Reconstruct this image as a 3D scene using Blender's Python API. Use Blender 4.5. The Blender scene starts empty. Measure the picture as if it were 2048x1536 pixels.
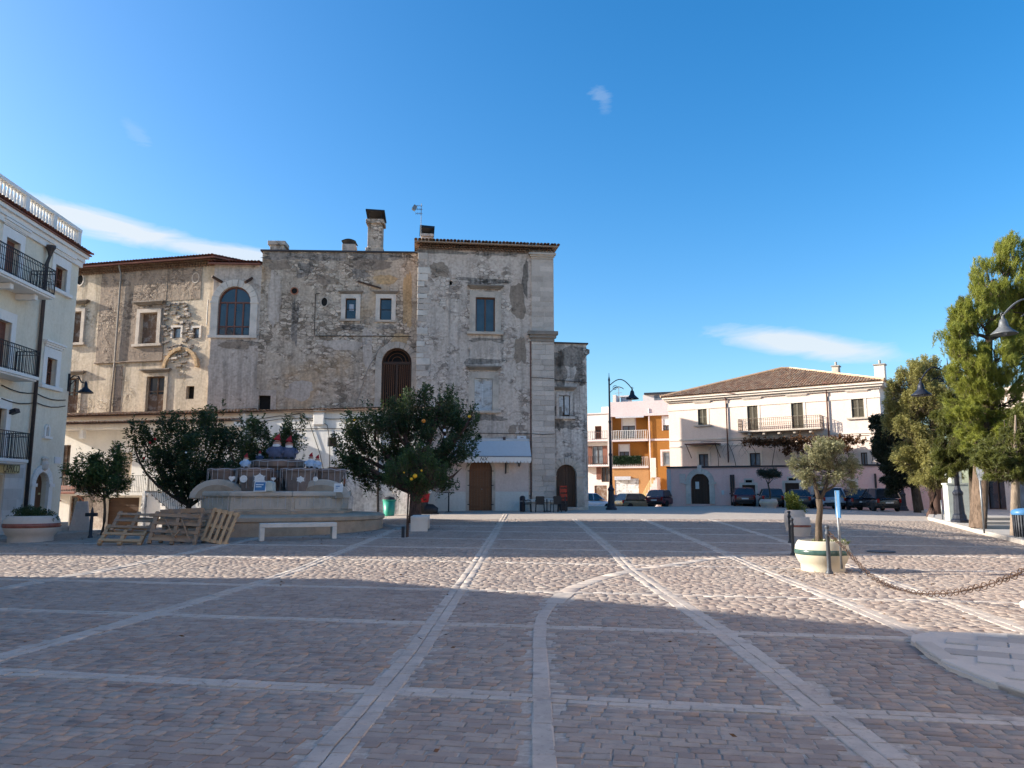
import bpy, math, random
import numpy as np
from mathutils import Vector, Matrix
random.seed(7); RNG = np.random.default_rng(11)
SC = bpy.context.scene; COL = SC.collection
PI = math.pi; R = math.radians

# ---------------------------------------------------------------- camera
F, CX, CY, HOR, CAMZ = 1535.0, 1024.0, 768.0, 985.0, 1.6
PITCH = math.atan((HOR - CY) / F)
cam_d = bpy.data.cameras.new('camera'); cam = bpy.data.objects.new('camera', cam_d); COL.objects.link(cam)
cam.location = (0, 0, CAMZ); cam.rotation_euler = (PI / 2 + PITCH, 0, 0)
cam_d.sensor_width = 36.0; cam_d.lens = 36.0 * F / 2048.0; cam_d.clip_start = 0.05; cam_d.clip_end = 3000
SC.camera = cam

# ---------------------------------------------------------------- sky and sun
SUN_EL, SUN_B = R(21.0), R(-3.0)       # elevation; shadows fall along (cos b, sin b)
sun_dir = Vector((-math.cos(SUN_B) * math.cos(SUN_EL), -math.sin(SUN_B) * math.cos(SUN_EL), math.sin(SUN_EL)))
sun_d = bpy.data.lights.new('sun', 'SUN'); sun = bpy.data.objects.new('sun', sun_d); COL.objects.link(sun)
sun_d.energy = 3.8; sun_d.angle = R(0.53); sun_d.color = (1.0, 0.94, 0.84)
sun.rotation_euler = sun_dir.to_track_quat('Z', 'Y').to_euler(); sun.location = (-60, 0, 60)
world = bpy.data.worlds.new('World'); SC.world = world; world.use_nodes = True
wn, wl = world.node_tree.nodes, world.node_tree.links
wn.clear()
def wnode(t, **kw):
    n = wn.new(t)
    for k, v in kw.items(): setattr(n, k, v)
    return n
w_out = wnode('ShaderNodeOutputWorld'); w_bg = wnode('ShaderNodeBackground')
w_sky = wnode('ShaderNodeTexSky', sky_type='NISHITA')
w_sky.sun_disc = False; w_sky.sun_elevation = SUN_EL; w_sky.sun_rotation = math.atan2(sun_dir.x, sun_dir.y)
w_sky.altitude = 300; w_sky.air_density = 1.0; w_sky.dust_density = 2.0; w_sky.ozone_density = 2.2
w_hs = wnode('ShaderNodeHueSaturation'); w_hs.inputs['Saturation'].default_value = 1.42; w_hs.inputs['Value'].default_value = 1.0
w_bg.inputs['Strength'].default_value = 0.10
wl.new(w_sky.outputs[0], w_hs.inputs['Color'])
# thin clouds, laid out by direction in the sky
w_tc = wnode('ShaderNodeTexCoord')
def wmath(op, a, b=None, clamp=False):
    n = wnode('ShaderNodeMath', operation=op, use_clamp=clamp)
    for i, v in enumerate((a, b)):
        if v is None: continue
        if isinstance(v, (int, float)): n.inputs[i].default_value = v
        else: wl.new(v, n.inputs[i])
    return n.outputs[0]
w_sep = wnode('ShaderNodeSeparateXYZ'); wl.new(w_tc.outputs['Generated'], w_sep.inputs[0])
w_az = wmath('ARCTAN2', w_sep.outputs[0], w_sep.outputs[1]); w_el = wmath('ARCSINE', w_sep.outputs[2])
w_cv = wnode('ShaderNodeCombineXYZ'); wl.new(wmath('MULTIPLY', w_az, 5.0), w_cv.inputs[0]); wl.new(wmath('MULTIPLY', w_el, 22.0), w_cv.inputs[1])
w_nz = wnode('ShaderNodeTexNoise'); w_nz.inputs['Scale'].default_value = 2.3; w_nz.inputs['Detail'].default_value = 9; w_nz.inputs['Roughness'].default_value = 0.62
w_nz.inputs['Distortion'].default_value = 0.6; wl.new(w_cv.outputs[0], w_nz.inputs['Vector'])
w_total = None
def cloud(az, el, ra, re, tilt, amp, edge=0.75):
    """A cloud bank centred on azimuth/elevation (degrees), half sizes ra/re, long axis tilted."""
    global w_total
    da = wmath('SUBTRACT', w_az, R(az)); de = wmath('SUBTRACT', w_el, R(el)); t = math.tan(R(tilt))
    de = wmath('SUBTRACT', de, wmath('MULTIPLY', da, t))
    u = wmath('DIVIDE', da, R(ra)); v = wmath('DIVIDE', de, R(re))
    d = wmath('SQRT', wmath('ADD', wmath('MULTIPLY', u, u), wmath('MULTIPLY', v, v)))
    m = wmath('SUBTRACT', 1.0, d)
    n = wmath('MULTIPLY', wmath('SUBTRACT', w_nz.outputs[0], 0.5), edge * 2.4)
    c = wmath('MULTIPLY', wmath('MULTIPLY', wmath('ADD', m, n), 1.8, True), amp)
    c = wmath('MULTIPLY', c, wmath('MULTIPLY', wmath('SUBTRACT', 1.45, d), 2.2, True))
    w_total = c if w_total is None else wmath('MAXIMUM', w_total, c)
cloud(-29.0, 17.5, 7.5, 1.05, -7, 0.9, .45)
cloud(-21.0, 16.6, 7.5, .8, -3, 0.8, .5)
cloud(21.0, 10.3, 7.2, 1.15, -11, 0.85, .42)
cloud(7.1, 28.3, 1.0, .9, -20, 0.16, 1.3)
cloud(-27.5, 23.6, 1.1, 0.7, -30, 0.10, 1.3)
w_mix = wnode('ShaderNodeMixRGB'); wl.new(w_total, w_mix.inputs[0]); wl.new(w_hs.outputs[0], w_mix.inputs[1])
w_mix.inputs[2].default_value = (3.0, 3.2, 3.35, 1)
wl.new(w_mix.outputs[0], w_bg.inputs['Color']); wl.new(w_bg.outputs[0], w_out.inputs['Surface'])
SC.view_settings.view_transform = 'Standard'; SC.view_settings.look = 'None'; SC.view_settings.gamma = 1
SC.view_settings.use_curve_mapping = False; SC.view_settings.exposure = 1.5
SC.render.engine = 'CYCLES'; SC.cycles.use_denoising = True
SC.cycles.max_bounces = 6; SC.cycles.diffuse_bounces = 3; SC.cycles.glossy_bounces = 2; SC.cycles.transmission_bounces = 3
SC.cycles.transparent_max_bounces = 4; SC.cycles.caustics_reflective = False; SC.cycles.caustics_refractive = False

# ---------------------------------------------------------------- ground height and measuring
GX = [-200, -30, -20, -12, -5, 5, 12, 18, 28, 40, 200]
GY = [-200, 17, 25, 33, 45, 54, 66, 90, 400]
GZ = np.array([
 [0]*11,
 [0]*11,
 [-.05, -.05, 0, .10, .16, .16, .16, .13, .09, .06, .05],
 [-.2, -.15, -.05, .16, .31, .32, .31, .26, .17, .12, .1],
 [-.7, -.6, -.42, .16, .53, .56, .52, .42, .24, .2, .2],
 [-.9, -.8, -.5, .2, .6, .66, .62, .50, .25, .22, .2],
 [-1, -1, -.6, 0, .3, .0, .35, .56, .30, .25, .2],
 [-1.2, -1.2, -.9, -.6, -.8, -1.1, -.9, .3, .30, .25, .2],
 [-1.5]*8 + [-1.0]*3], float)
def gzn(x, y):
    x = np.asarray(x, float); y = np.asarray(y, float)
    i = np.clip(np.searchsorted(GX, x) - 1, 0, len(GX) - 2); j = np.clip(np.searchsorted(GY, y) - 1, 0, len(GY) - 2)
    gx, gy = np.array(GX, float), np.array(GY, float)
    u = (x - gx[i]) / (gx[i + 1] - gx[i]); v = (y - gy[j]) / (gy[j + 1] - gy[j])
    return GZ[j, i] * (1 - u) * (1 - v) + GZ[j, i + 1] * u * (1 - v) + GZ[j + 1, i] * (1 - u) * v + GZ[j + 1, i + 1] * u * v
def gz(x, y): return float(gzn(x, y))
def ray(px, py):
    x, y = (px - CX) / F, -(py - CY) / F; c, s = math.cos(PITCH), math.sin(PITCH)
    return Vector((x, c - y * s, s + y * c))
def at(px, py, Y):
    r = ray(px, py); t = Y / r.y
    return Vector((r.x * t, Y, CAMZ + r.z * t))
def gp(px, py):
    """The point of the ground seen at a pixel of the photograph."""
    r = ray(px, py); lo, hi = 2.0, 60.0
    Y = 2.0
    while Y < 90:
        p = at(px, py, Y)
        if p.z <= gz(p.x, p.y): break
        Y += 0.1
    p = at(px, py, Y); return Vector((p.x, p.y, gz(p.x, p.y)))
def xat(px, Y, z=1.0): return ((px - CX) / F) * (Y * math.cos(PITCH) + (z - CAMZ) * math.sin(PITCH))
def onground(px, Y):
    x = xat(px, Y, 0.2); return Vector((x, Y, gz(x, Y)))

# ---------------------------------------------------------------- mesh builder
class MB:
    def __init__(s): s.v, s.f = [], []
    def add(s, vs, fs, M=None):
        b = len(s.v)
        s.v.extend([tuple(M @ Vector(p)) for p in vs] if M is not None else [tuple(p) for p in vs])
        s.f.extend([tuple(b + i for i in f) for f in fs]); return s
    def box(s, x0, x1, y0, y1, z0, z1, M=None):
        return s.add([(x0,y0,z0),(x1,y0,z0),(x1,y1,z0),(x0,y1,z0),(x0,y0,z1),(x1,y0,z1),(x1,y1,z1),(x0,y1,z1)],
            [(0,3,2,1),(4,5,6,7),(0,1,5,4),(1,2,6,5),(2,3,7,6),(3,0,4,7)], M)
    def cbox(s, c, size, rot=(0,0,0), M=None):
        T = Matrix.Translation(Vector(c)) @ Matrix.Rotation(rot[2],4,'Z') @ Matrix.Rotation(rot[1],4,'Y') @ Matrix.Rotation(rot[0],4,'X')
        if M is not None: T = M @ T
        a, b, d = size[0]/2, size[1]/2, size[2]/2
        return s.box(-a, a, -b, b, -d, d, T)
    def bar(s, p, q, w, h=None):
        """A square bar from p to q."""
        p, q = Vector(p), Vector(q); d = q - p; L = d.length
        if L < 1e-6: return s
        T = Matrix.Translation(p) @ d.to_track_quat('X', 'Z').to_matrix().to_4x4(); h = h or w
        return s.box(0, L, -w/2, w/2, -h/2, h/2, T)
    def prism(s, poly, y0, y1, M=None):
        """poly in (x, z), extruded along y."""
        n = len(poly)
        vs = [(x, y0, z) for x, z in poly] + [(x, y1, z) for x, z in poly]
        fs = [tuple(range(n)), tuple(range(2*n-1, n-1, -1))] + [(i, i+n, (i+1) % n + n, (i+1) % n) for i in range(n)]
        return s.add(vs, fs, M)
    def slab(s, poly, z0, z1, M=None):
        """poly in (x, y), extruded along z."""
        n = len(poly)
        vs = [(x, y, z0) for x, y in poly] + [(x, y, z1) for x, y in poly]
        fs = [tuple(range(n-1, -1, -1)), tuple(range(n, 2*n))] + [(i, (i+1) % n, (i+1) % n + n, i+n) for i in range(n)]
        return s.add(vs, fs, M)
    def lathe(s, prof, n=16, c=(0,0,0), cap=True, M=None):
        b = []
        for r, z in prof:
            for k in range(n):
                a = 2*PI*k/n; b.append((c[0]+r*math.cos(a), c[1]+r*math.sin(a), c[2]+z))
        fs = [(j*n+k, j*n+(k+1)%n, (j+1)*n+(k+1)%n, (j+1)*n+k) for j in range(len(prof)-1) for k in range(n)]
        if cap: fs += [tuple(range(n-1,-1,-1)), tuple((len(prof)-1)*n+k for k in range(n))]
        return s.add(b, fs, M)
    def tube(s, pts, rad, n=6, M=None):
        pts = [Vector(p) for p in pts]; m = len(pts)
        if isinstance(rad, (int, float)): rad = [rad]*m
        vs, up = [], Vector((0,0,1))
        for i, p in enumerate(pts):
            d = (pts[min(i+1,m-1)] - pts[max(i-1,0)]).normalized()
            a = d.cross(up)
            if a.length < 0.1: a = d.cross(Vector((1,0,0)))
            a.normalize(); b = d.cross(a)
            for k in range(n):
                t = 2*PI*k/n; vs.append(p + a*math.cos(t)*rad[i] + b*math.sin(t)*rad[i])
        fs = [(j*n+k, j*n+(k+1)%n, (j+1)*n+(k+1)%n, (j+1)*n+k) for j in range(m-1) for k in range(n)]
        fs += [tuple(range(n-1,-1,-1)), tuple((m-1)*n+k for k in range(n))]
        return s.add(vs, fs, M)
    def quad(s, a, b, c, d): return s.add([a,b,c,d], [(0,1,2,3)])
    def mesh(s, name, smooth=False):
        me = bpy.data.meshes.new(name); me.from_pydata(s.v, [], s.f); me.update()
        if smooth: me.polygons.foreach_set('use_smooth', [True]*len(me.polygons))
        return me
    def build(s, name, m, parent=None, smooth=False, bevel=0, loc=None, rz=0, **tags):
        o = bpy.data.objects.new(name, s.mesh(name, smooth)); COL.objects.link(o)
        if m is not None: o.data.materials.append(m)
        if parent is not None: o.parent = parent
        if loc is not None: o.location = loc
        if rz: o.rotation_euler = (0, 0, rz)
        if bevel:
            b = o.modifiers.new('edges', 'BEVEL'); b.width = bevel; b.segments = 2; b.limit_method = 'ANGLE'
        return tag(o, **tags)
def tag(o, label=None, cat=None, group=None, kind=None):
    if label: o['label'] = label
    if cat: o['category'] = cat
    if group: o['group'] = group
    if kind: o['kind'] = kind
    return o
def thing(name, loc=(0,0,0), rz=0, label=None, cat=None, group=None):
    o = bpy.data.objects.new(name, None); COL.objects.link(o); o.empty_display_size = 0.2
    o.location = loc; o.rotation_euler = (0, 0, rz); return tag(o, label, cat, group)
def copy_tree(o, parent=None):
    c = o.copy(); COL.objects.link(c); c.parent = parent
    for ch in list(o.children): copy_tree(ch, c)
    return c
def npmesh(name, verts, faces4, m, parent=None, **tags):
    """Fast mesh from numpy arrays of vertices and quads (or triangles)."""
    me = bpy.data.meshes.new(name); k = faces4.shape[1]
    me.vertices.add(len(verts)); me.vertices.foreach_set('co', np.ascontiguousarray(verts, np.float32).ravel())
    me.loops.add(faces4.size); me.loops.foreach_set('vertex_index', np.ascontiguousarray(faces4, np.int32).ravel())
    me.polygons.add(len(faces4)); me.polygons.foreach_set('loop_start', np.arange(0, faces4.size, k, dtype=np.int32))
    me.update(calc_edges=True); me.validate()
    o = bpy.data.objects.new(name, me); COL.objects.link(o); me.materials.append(m)
    if parent is not None: o.parent = parent
    return tag(o, **tags)
class Face:
    """A vertical facade from A (left, seen from outside) to B; local x along it, y inwards, z up from z0."""
    def __init__(s, ax, ay, bx, by, z0=0.0):
        s.a = Vector((ax, ay)); s.b = Vector((bx, by)); s.L = (s.b - s.a).length; s.u = (s.b - s.a) / s.L
        s.ang = math.atan2(s.u.y, s.u.x); s.n = Vector((-s.u.y, s.u.x)); s.z0 = z0
    @classmethod
    def px(c, p0, Y0, p1, Y1, z0=0.0): return c(xat(p0, Y0), Y0, xat(p1, Y1), Y1, z0)
    def sz(s, px, py, out=0.0):
        r = ray(px, py); d = s.n.x * r.x + s.n.y * r.y
        t = (s.n.dot(s.a) - out) / d
        p = Vector((r.x * t, r.y * t)); return (p - s.a).dot(s.u), CAMZ + r.z * t - s.z0
    def rect(s, x0, x1, y0, y1, out=0.0):
        """Opening seen between pixels x0..x1 and y0..y1 (top..bottom)."""
        m = (y0 + y1) / 2; xm = (x0 + x1) / 2
        return s.sz(x0, m, out)[0], s.sz(x1, m, out)[0], s.sz(xm, y1, out)[1], s.sz(xm, y0, out)[1]
    def root(s, name, **kw): return thing(name, (s.a.x, s.a.y, s.z0), s.ang, **kw)
    def world(s, x, y, z): return Vector((s.a.x + s.u.x*x + s.n.x*y, s.a.y + s.u.y*x + s.n.y*y, s.z0 + z))
# ---------------------------------------------------------------- materials
class NT:
    def __init__(s, name):
        s.m = bpy.data.materials.new(name); s.m.use_nodes = True; s.t = s.m.node_tree; s.t.nodes.clear()
        s.out = s.t.nodes.new('ShaderNodeOutputMaterial'); s.p = s.t.nodes.new('ShaderNodeBsdfPrincipled')
        s.t.links.new(s.p.outputs[0], s.out.inputs[0])
    def n(s, t, **kw):
        o = s.t.nodes.new(t)
        for k, v in kw.items(): setattr(o, k, v)
        return o
    def set(s, sock, v):
        if hasattr(v, 'is_output') or isinstance(v, bpy.types.NodeSocket): s.t.links.new(v, sock)
        else: sock.default_value = v
    def pos(s, scale=(1,1,1), rot=0.0):
        g = s.n('ShaderNodeNewGeometry'); mp = s.n('ShaderNodeMapping'); mp.inputs['Scale'].default_value = scale
        mp.inputs['Rotation'].default_value = (0, 0, rot); s.t.links.new(g.outputs['Position'], mp.inputs[0]); return mp.outputs[0]
    def obj(s, scale=(1,1,1)):
        g = s.n('ShaderNodeTexCoord'); mp = s.n('ShaderNodeMapping'); mp.inputs['Scale'].default_value = scale
        s.t.links.new(g.outputs['Object'], mp.inputs[0]); return mp.outputs[0]
    def noise(s, vec, scale, detail=4, rough=.55, dist=0):
        o = s.n('ShaderNodeTexNoise'); s.set(o.inputs['Vector'], vec); o.inputs['Scale'].default_value = scale
        o.inputs['Detail'].default_value = detail; o.inputs['Roughness'].default_value = rough; o.inputs['Distortion'].default_value = dist
        return o.outputs[0]
    def vor(s, vec, scale, feature='F1', out=0):
        o = s.n('ShaderNodeTexVoronoi', feature=feature); s.set(o.inputs['Vector'], vec); o.inputs['Scale'].default_value = scale
        return o.outputs[out]
    def ramp(s, v, stops):
        o = s.n('ShaderNodeValToRGB'); e = o.color_ramp.elements
        while len(e) < len(stops): e.new(0.5)
        for q, (p, c) in zip(e, stops):
            q.position = p; q.color = (*c, 1) if len(c) == 3 else c
        s.set(o.inputs[0], v); return o.outputs[0]
    def step(s, v, a, b): return s.ramp(v, [(a, (0,0,0)), (b, (1,1,1))])
    def mix(s, f, a, b, mode='MIX'):
        o = s.n('ShaderNodeMixRGB', blend_type=mode)
        for i, v in enumerate((f, a, b)):
            if isinstance(v, tuple) and len(v) == 3: v = (*v, 1)
            s.set(o.inputs[i], v)
        return o.outputs[0]
    def math(s, op, a, b=0.0, clamp=False):
        o = s.n('ShaderNodeMath', operation=op, use_clamp=clamp); s.set(o.inputs[0], a); s.set(o.inputs[1], b); return o.outputs[0]
    def bump(s, h, strength=.3, dist=.02, prev=None):
        o = s.n('ShaderNodeBump'); o.inputs['Strength'].default_value = strength; o.inputs['Distance'].default_value = dist
        s.set(o.inputs['Height'], h)
        if prev is not None: s.set(o.inputs['Normal'], prev)
        return o.outputs[0]
    def fin(s, col, rough=.85, normal=None, metal=0.0, spec=.3):
        if isinstance(col, tuple) and len(col) == 3: col = (*col, 1)
        s.set(s.p.inputs['Base Color'], col); s.set(s.p.inputs['Roughness'], rough); s.set(s.p.inputs['Metallic'], metal)
        s.p.inputs['Specular IOR Level'].default_value = spec
        if normal is not None: s.set(s.p.inputs['Normal'], normal)
        return s.m
def shade(c, k): return tuple(min(1, x * k) for x in c)
def m_plain(name, c, rough=.6, var=.12, scale=6, metal=0.0, spec=.35, bump=.08):
    t = NT(name); v = t.obj(); n = t.noise(v, scale, 5, .6)
    col = t.ramp(n, [(.25, shade(c, 1-var*1.6)), (.5, c), (.75, shade(c, 1+var))])
    return t.fin(col, rough, t.bump(t.noise(v, scale*8, 3), bump, .01), metal, spec)
def m_plaster(name, c, dirt=.25, streak=.35, scale=.7, bump=.15, base_dirt=None):
    """Painted plaster with rain streaks and blotches."""
    t = NT(name); v = t.pos(); vs = t.pos((2.2, 2.2, .18))
    n1 = t.noise(v, scale, 6, .6); st = t.noise(vs, 1.6, 5, .6); f = t.noise(v, 9, 4, .6)
    col = t.mix(t.step(n1, .38, .72), c, shade(c, 1 - dirt))
    col = t.mix(t.math('MULTIPLY', t.step(st, .5, .78), streak), col, tuple(x * .55 for x in c))
    col = t.mix(.16, col, t.ramp(f, [(.3, (.25,.24,.22)), (.7, (.9,.88,.84))]), 'OVERLAY')
    return t.fin(col, .9, t.bump(t.noise(v, 18, 5, .65), bump, .012), 0, .2)
def m_rubble(name, c1, c2, c3, joint, rub=.5, ochre=None, gscale=1.0, dark=.6, grain=.6):
    """Old wall: worn render over rubble masonry that shows through in patches."""
    t = NT(name); v = t.pos(); wv = t.mix(.16, v, t.noise(v, 2.3, 3), 'ADD') if False else v
    o = t.n('ShaderNodeTexNoise'); o.inputs['Scale'].default_value = 1.3; o.inputs['Detail'].default_value = 3; t.set(o.inputs['Vector'], v)
    warp = t.mix(.35, v, o.outputs[1], 'ADD')
    mp = t.n('ShaderNodeMapping'); mp.inputs['Scale'].default_value = (1, 1, 1.9); t.t.links.new(warp, mp.inputs[0])
    stone = t.vor(mp.outputs[0], 3.1*gscale, 'F1', 1); edge = t.vor(mp.outputs[0], 3.1*gscale, 'DISTANCE_TO_EDGE', 0)
    big = t.noise(v, .33, 6, .62, .5); mid = t.noise(v, 1.1, 6, .65, .8); fine = t.noise(v, 7.5, 6, .7)
    hsep = t.n('ShaderNodeSeparateColor'); t.t.links.new(stone, hsep.inputs[0])
    scol = t.ramp(hsep.outputs[0], [(.1, shade(c3, .7)), (.45, c1), (.75, c2), (1, shade(c2, 1.25))])
    scol = t.mix(t.step(edge, .015, .075), joint, scol)
    ren = t.mix(t.step(big, .36, .64), c1, c2); ren = t.mix(t.math('MULTIPLY', t.step(mid, .5, .72), .75), ren, c3)
    mask = t.math('MULTIPLY', t.step(t.math('ADD', t.math('MULTIPLY', big, .5), t.math('MULTIPLY', mid, .5)), .62 - rub*.24, .70 - rub*.24), 1.0)
    col = t.mix(mask, ren, scol)
    if ochre:
        om = t.noise(t.pos((.8, .8, .5)), .42, 4, .6, .3)
        col = t.mix(t.math('MULTIPLY', t.step(om, .52, .68), .85), col, ochre)
    st = t.noise(t.pos((1.7, 1.7, .13)), 1.35, 7, .66)
    col = t.mix(t.math('MULTIPLY', t.step(st, .47, .74), dark), col, tuple(x*.38 for x in c3))
    spk = t.step(t.noise(v, 15, 3, .7), .56, .66); col = t.mix(t.math('MULTIPLY', spk, grain), col, tuple(x*.5 for x in c3))
    col = t.mix(grain*.9, col, t.ramp(fine, [(.3, (.10,.09,.085)), (.7, (.92,.90,.87))]), 'OVERLAY')
    h = t.math('ADD', t.math('MULTIPLY', t.math('MULTIPLY', t.step(edge, .0, .12), mask), .8), t.math('ADD', t.math('MULTIPLY', fine, .45), t.math('MULTIPLY', mid, .6)))
    return t.fin(col, .93, t.bump(h, .7, .045), 0, .15)
def m_stone(name, c, var=.25, bump=.25, pit=.35, scale=1.5, island=.0):
    t = NT(name); v = t.pos(); n = t.noise(v, scale, 6, .62); f = t.noise(v, scale*14, 4, .7)
    col = t.ramp(n, [(.28, shade(c, 1-var)), (.5, c), (.75, shade(c, 1+var*.6))])
    if island:
        g = t.n('ShaderNodeNewGeometry'); oi = t.n('ShaderNodeObjectInfo')
        r = t.math('FRACT', t.math('ADD', g.outputs['Random Per Island'], oi.outputs['Random']))
        col = t.mix(island, col, t.ramp(r, [(0, shade(c, .55)), (.5, c), (1, shade(c, 1.35))]))
    col = t.mix(t.math('MULTIPLY', t.step(f, .56, .68), pit), col, shade(c, .4))
    return t.fin(col, .85, t.bump(f, bump, .015), 0, .25)
def m_wood(name, c, rough=.6, grain=(1.5, 1.5, 18), var=.35, worn=None):
    t = NT(name); v = t.obj(grain); n = t.noise(v, 2.2, 6, .6, .4); oi = t.n('ShaderNodeObjectInfo')
    col = t.ramp(n, [(.25, shade(c, 1-var)), (.5, c), (.78, shade(c, 1+var))])
    col = t.mix(.35, col, t.ramp(oi.outputs['Random'], [(0, shade(c, .6)), (1, shade(c, 1.3))]))
    if worn: col = t.mix(t.step(t.noise(t.obj(), 3, 5, .7), .5, .62), col, worn)
    return t.fin(col, rough, t.bump(n, .25, .008), 0, .3)
def m_leaf(name, c, tip, trans=.35, hue=.5, rough=.5):
    """Leaves: colour varies from leaf to leaf; light passes through."""
    t = NT(name); g = t.n('ShaderNodeNewGeometry')
    big = t.noise(t.pos(), 1.3, 3)
    col = t.mix(t.math('MULTIPLY', g.outputs['Random Per Island'], hue), c, tip)
    col = t.mix(t.step(big, .35, .7), shade(c, .75), col)
    t.fin(col, rough, None, 0, .35)
    tr = t.n('ShaderNodeBsdfTranslucent'); t.set(tr.inputs[0], t.mix(.5, col, shade(tip, 1.25)))
    mx = t.n('ShaderNodeMixShader'); mx.inputs[0].default_value = trans
    t.t.links.new(t.p.outputs[0], mx.inputs[1]); t.t.links.new(tr.outputs[0], mx.inputs[2]); t.t.links.new(mx.outputs[0], t.out.inputs[0])
    return t.m
def m_bark(name, c, scale=1.0):
    t = NT(name); v = t.obj((5*scale, 5*scale, .9*scale)); n = t.noise(v, 3.5, 6, .65, .6); w = t.noise(t.obj(), 2, 4)
    col = t.ramp(n, [(.3, shade(c, .35)), (.5, c), (.72, shade(c, 1.5))]); col = t.mix(t.step(w, .45, .75), col, shade(c, .7))
    return t.fin(col, .95, t.bump(n, .8, .04), 0, .1)
def m_glass(name, c=(.02,.025,.03), rough=.06):
    t = NT(name); n = t.noise(t.pos(), 1.2, 2)
    return t.fin(t.ramp(n, [(.3, c), (.7, shade(c, 2.2))]), rough, t.bump(n, .03, .05), 0, .8)
def m_tile(name, c1, c2, c3):
    t = NT(name); g = t.n('ShaderNodeNewGeometry'); v = t.pos()
    col = t.ramp(g.outputs['Random Per Island'], [(0, c1), (.4, c2), (.75, c3), (1, shade(c1, 1.3))])
    lich = t.noise(v, 1.2, 6, .7)
    col = t.mix(t.math('MULTIPLY', t.step(lich, .5, .7), .6), col, (.20, .18, .14)); f = t.noise(v, 14, 4, .7)
    col = t.mix(.3, col, t.ramp(f, [(.3, (.15,.15,.15)), (.7, (.9,.9,.9))]), 'OVERLAY')
    return t.fin(col, .9, t.bump(f, .3, .01), 0, .15)
def m_metal(name, c, rough=.45, metal=.3, rust=None):
    t = NT(name); v = t.obj(); n = t.noise(v, 9, 5, .65)
    col = t.ramp(n, [(.3, shade(c, .7)), (.7, shade(c, 1.25))])
    if rust: col = t.mix(t.step(t.noise(v, 22, 5, .7), .46, .6), col, rust)
    return t.fin(col, t.ramp(n, [(.3, (rough*.8,)*3), (.7, (min(1, rough*1.3),)*3)]), t.bump(n, .08, .004), metal, .4)
def m_paint(name, c, rough=.22):
    t = NT(name); n = t.noise(t.obj(), 3, 4); d = t.noise(t.obj(), 30, 3, .6)
    col = t.mix(t.math('MULTIPLY', t.step(d, .5, .8), .2), c, (.25,.23,.2))
    t.fin(col, t.ramp(n, [(.3, (rough,)*3), (.7, (rough*1.8,)*3)]), None, 0, .5); t.p.inputs['Coat Weight'].default_value = .5
    t.p.inputs['Coat Roughness'].default_value = .12
    return t.m
def m_paver(name, cols, joint_rot):
    """Cut stone setts, each with its own tone, worn and spotted."""
    t = NT(name); g = t.n('ShaderNodeNewGeometry'); oi = t.n('ShaderNodeObjectInfo'); v = t.pos()
    r = t.math('FRACT', t.math('ADD', g.outputs['Random Per Island'], oi.outputs['Random']))
    k = len(cols) - 1
    col = t.ramp(r, [(i / k, c) for i, c in enumerate(cols)])
    col = t.mix(.3, col, tuple(sum(c[i] for c in cols)/len(cols) for i in range(3)))
    patch = t.noise(v, .22, 5, .6, .4); f = t.noise(v, 26, 5, .7); f2 = t.noise(v, 6, 5, .65)
    col = t.mix(t.math('MULTIPLY', t.step(patch, .35, .7), .35), col, (.40, .34, .28))
    col = t.mix(.32, col, t.ramp(f2, [(.25, (.22,.2,.19)), (.75, (.8,.79,.76))]), 'OVERLAY')
    col = t.mix(t.math('MULTIPLY', t.step(f, .56, .68), .4), col, (.10, .09, .085))
    grime = t.noise(v, .75, 6, .65, .6); col = t.mix(t.math('MULTIPLY', t.step(grime, .48, .72), .32), col, (.17,.135,.115))
    spot = t.step(t.noise(v, 2.2, 3, .55), .63, .70); col = t.mix(t.math('MULTIPLY', spot, .4), col, (.10,.09,.09))
    return t.fin(col, t.ramp(f2, [(.3, (.62,)*3), (.7, (.9,)*3)]), t.bump(t.math('ADD', t.math('MULTIPLY', f2, 1.2), f), .22, .008), 0, .3)

M = {}
M['paver'] = m_paver('sett_stone', [(.20,.138,.112), (.30,.232,.190), (.345,.278,.23), (.29,.20,.155), (.365,.295,.24), (.325,.262,.218), (.23,.16,.128), (.40,.33,.27), (.315,.245,.205)], 0)
M['band'] = m_paver('band_stone', [(.42,.36,.305), (.47,.405,.345), (.50,.43,.37), (.44,.38,.325), (.47,.37,.30), (.53,.46,.395)], 0)
def m_ground():
    t = NT('jointing_and_far_setts'); v = t.pos((1,1,1), R(9))
    b = t.n('ShaderNodeTexBrick'); t.set(b.inputs['Vector'], v); b.inputs['Scale'].default_value = 1.0
    b.inputs['Brick Width'].default_value = .22; b.inputs['Row Height'].default_value = .13; b.inputs['Mortar Size'].default_value = .012
    b.inputs['Color1'].default_value = (.42,.355,.295,1); b.inputs['Color2'].default_value = (.36,.295,.245,1); b.inputs['Mortar'].default_value = (.46,.39,.32,1)
    p = t.noise(t.pos(), .3, 5); f = t.noise(t.pos(), 20, 4, .7)
    col = t.mix(t.math('MULTIPLY', t.step(p, .4, .7), .4), b.outputs[0], (.42,.365,.305))
    col = t.mix(.4, col, t.ramp(f, [(.3, (.2,.2,.2)), (.7, (.8,.8,.8))]), 'OVERLAY')
    return t.fin(col, .9, t.bump(t.math('ADD', t.math('MULTIPLY', f, .5), t.math('MULTIPLY', b.outputs[1], -1.0)), .35, .01), 0, .2)
M['ground'] = m_ground()
M['kerb'] = m_stone('kerb_stone', (.47,.42,.365), .18, .2, .2, 2.0, .3)
M['flag'] = m_stone('grey_flagstone', (.42,.385,.345), .15, .2, .25, 3.0, .45)
M['palazzo'] = m_rubble('palazzo_grey_render', (.55,.45,.375), (.63,.53,.45), (.39,.31,.255), (.21,.165,.13), .55, None, 1.0, .5, .45)
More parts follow.
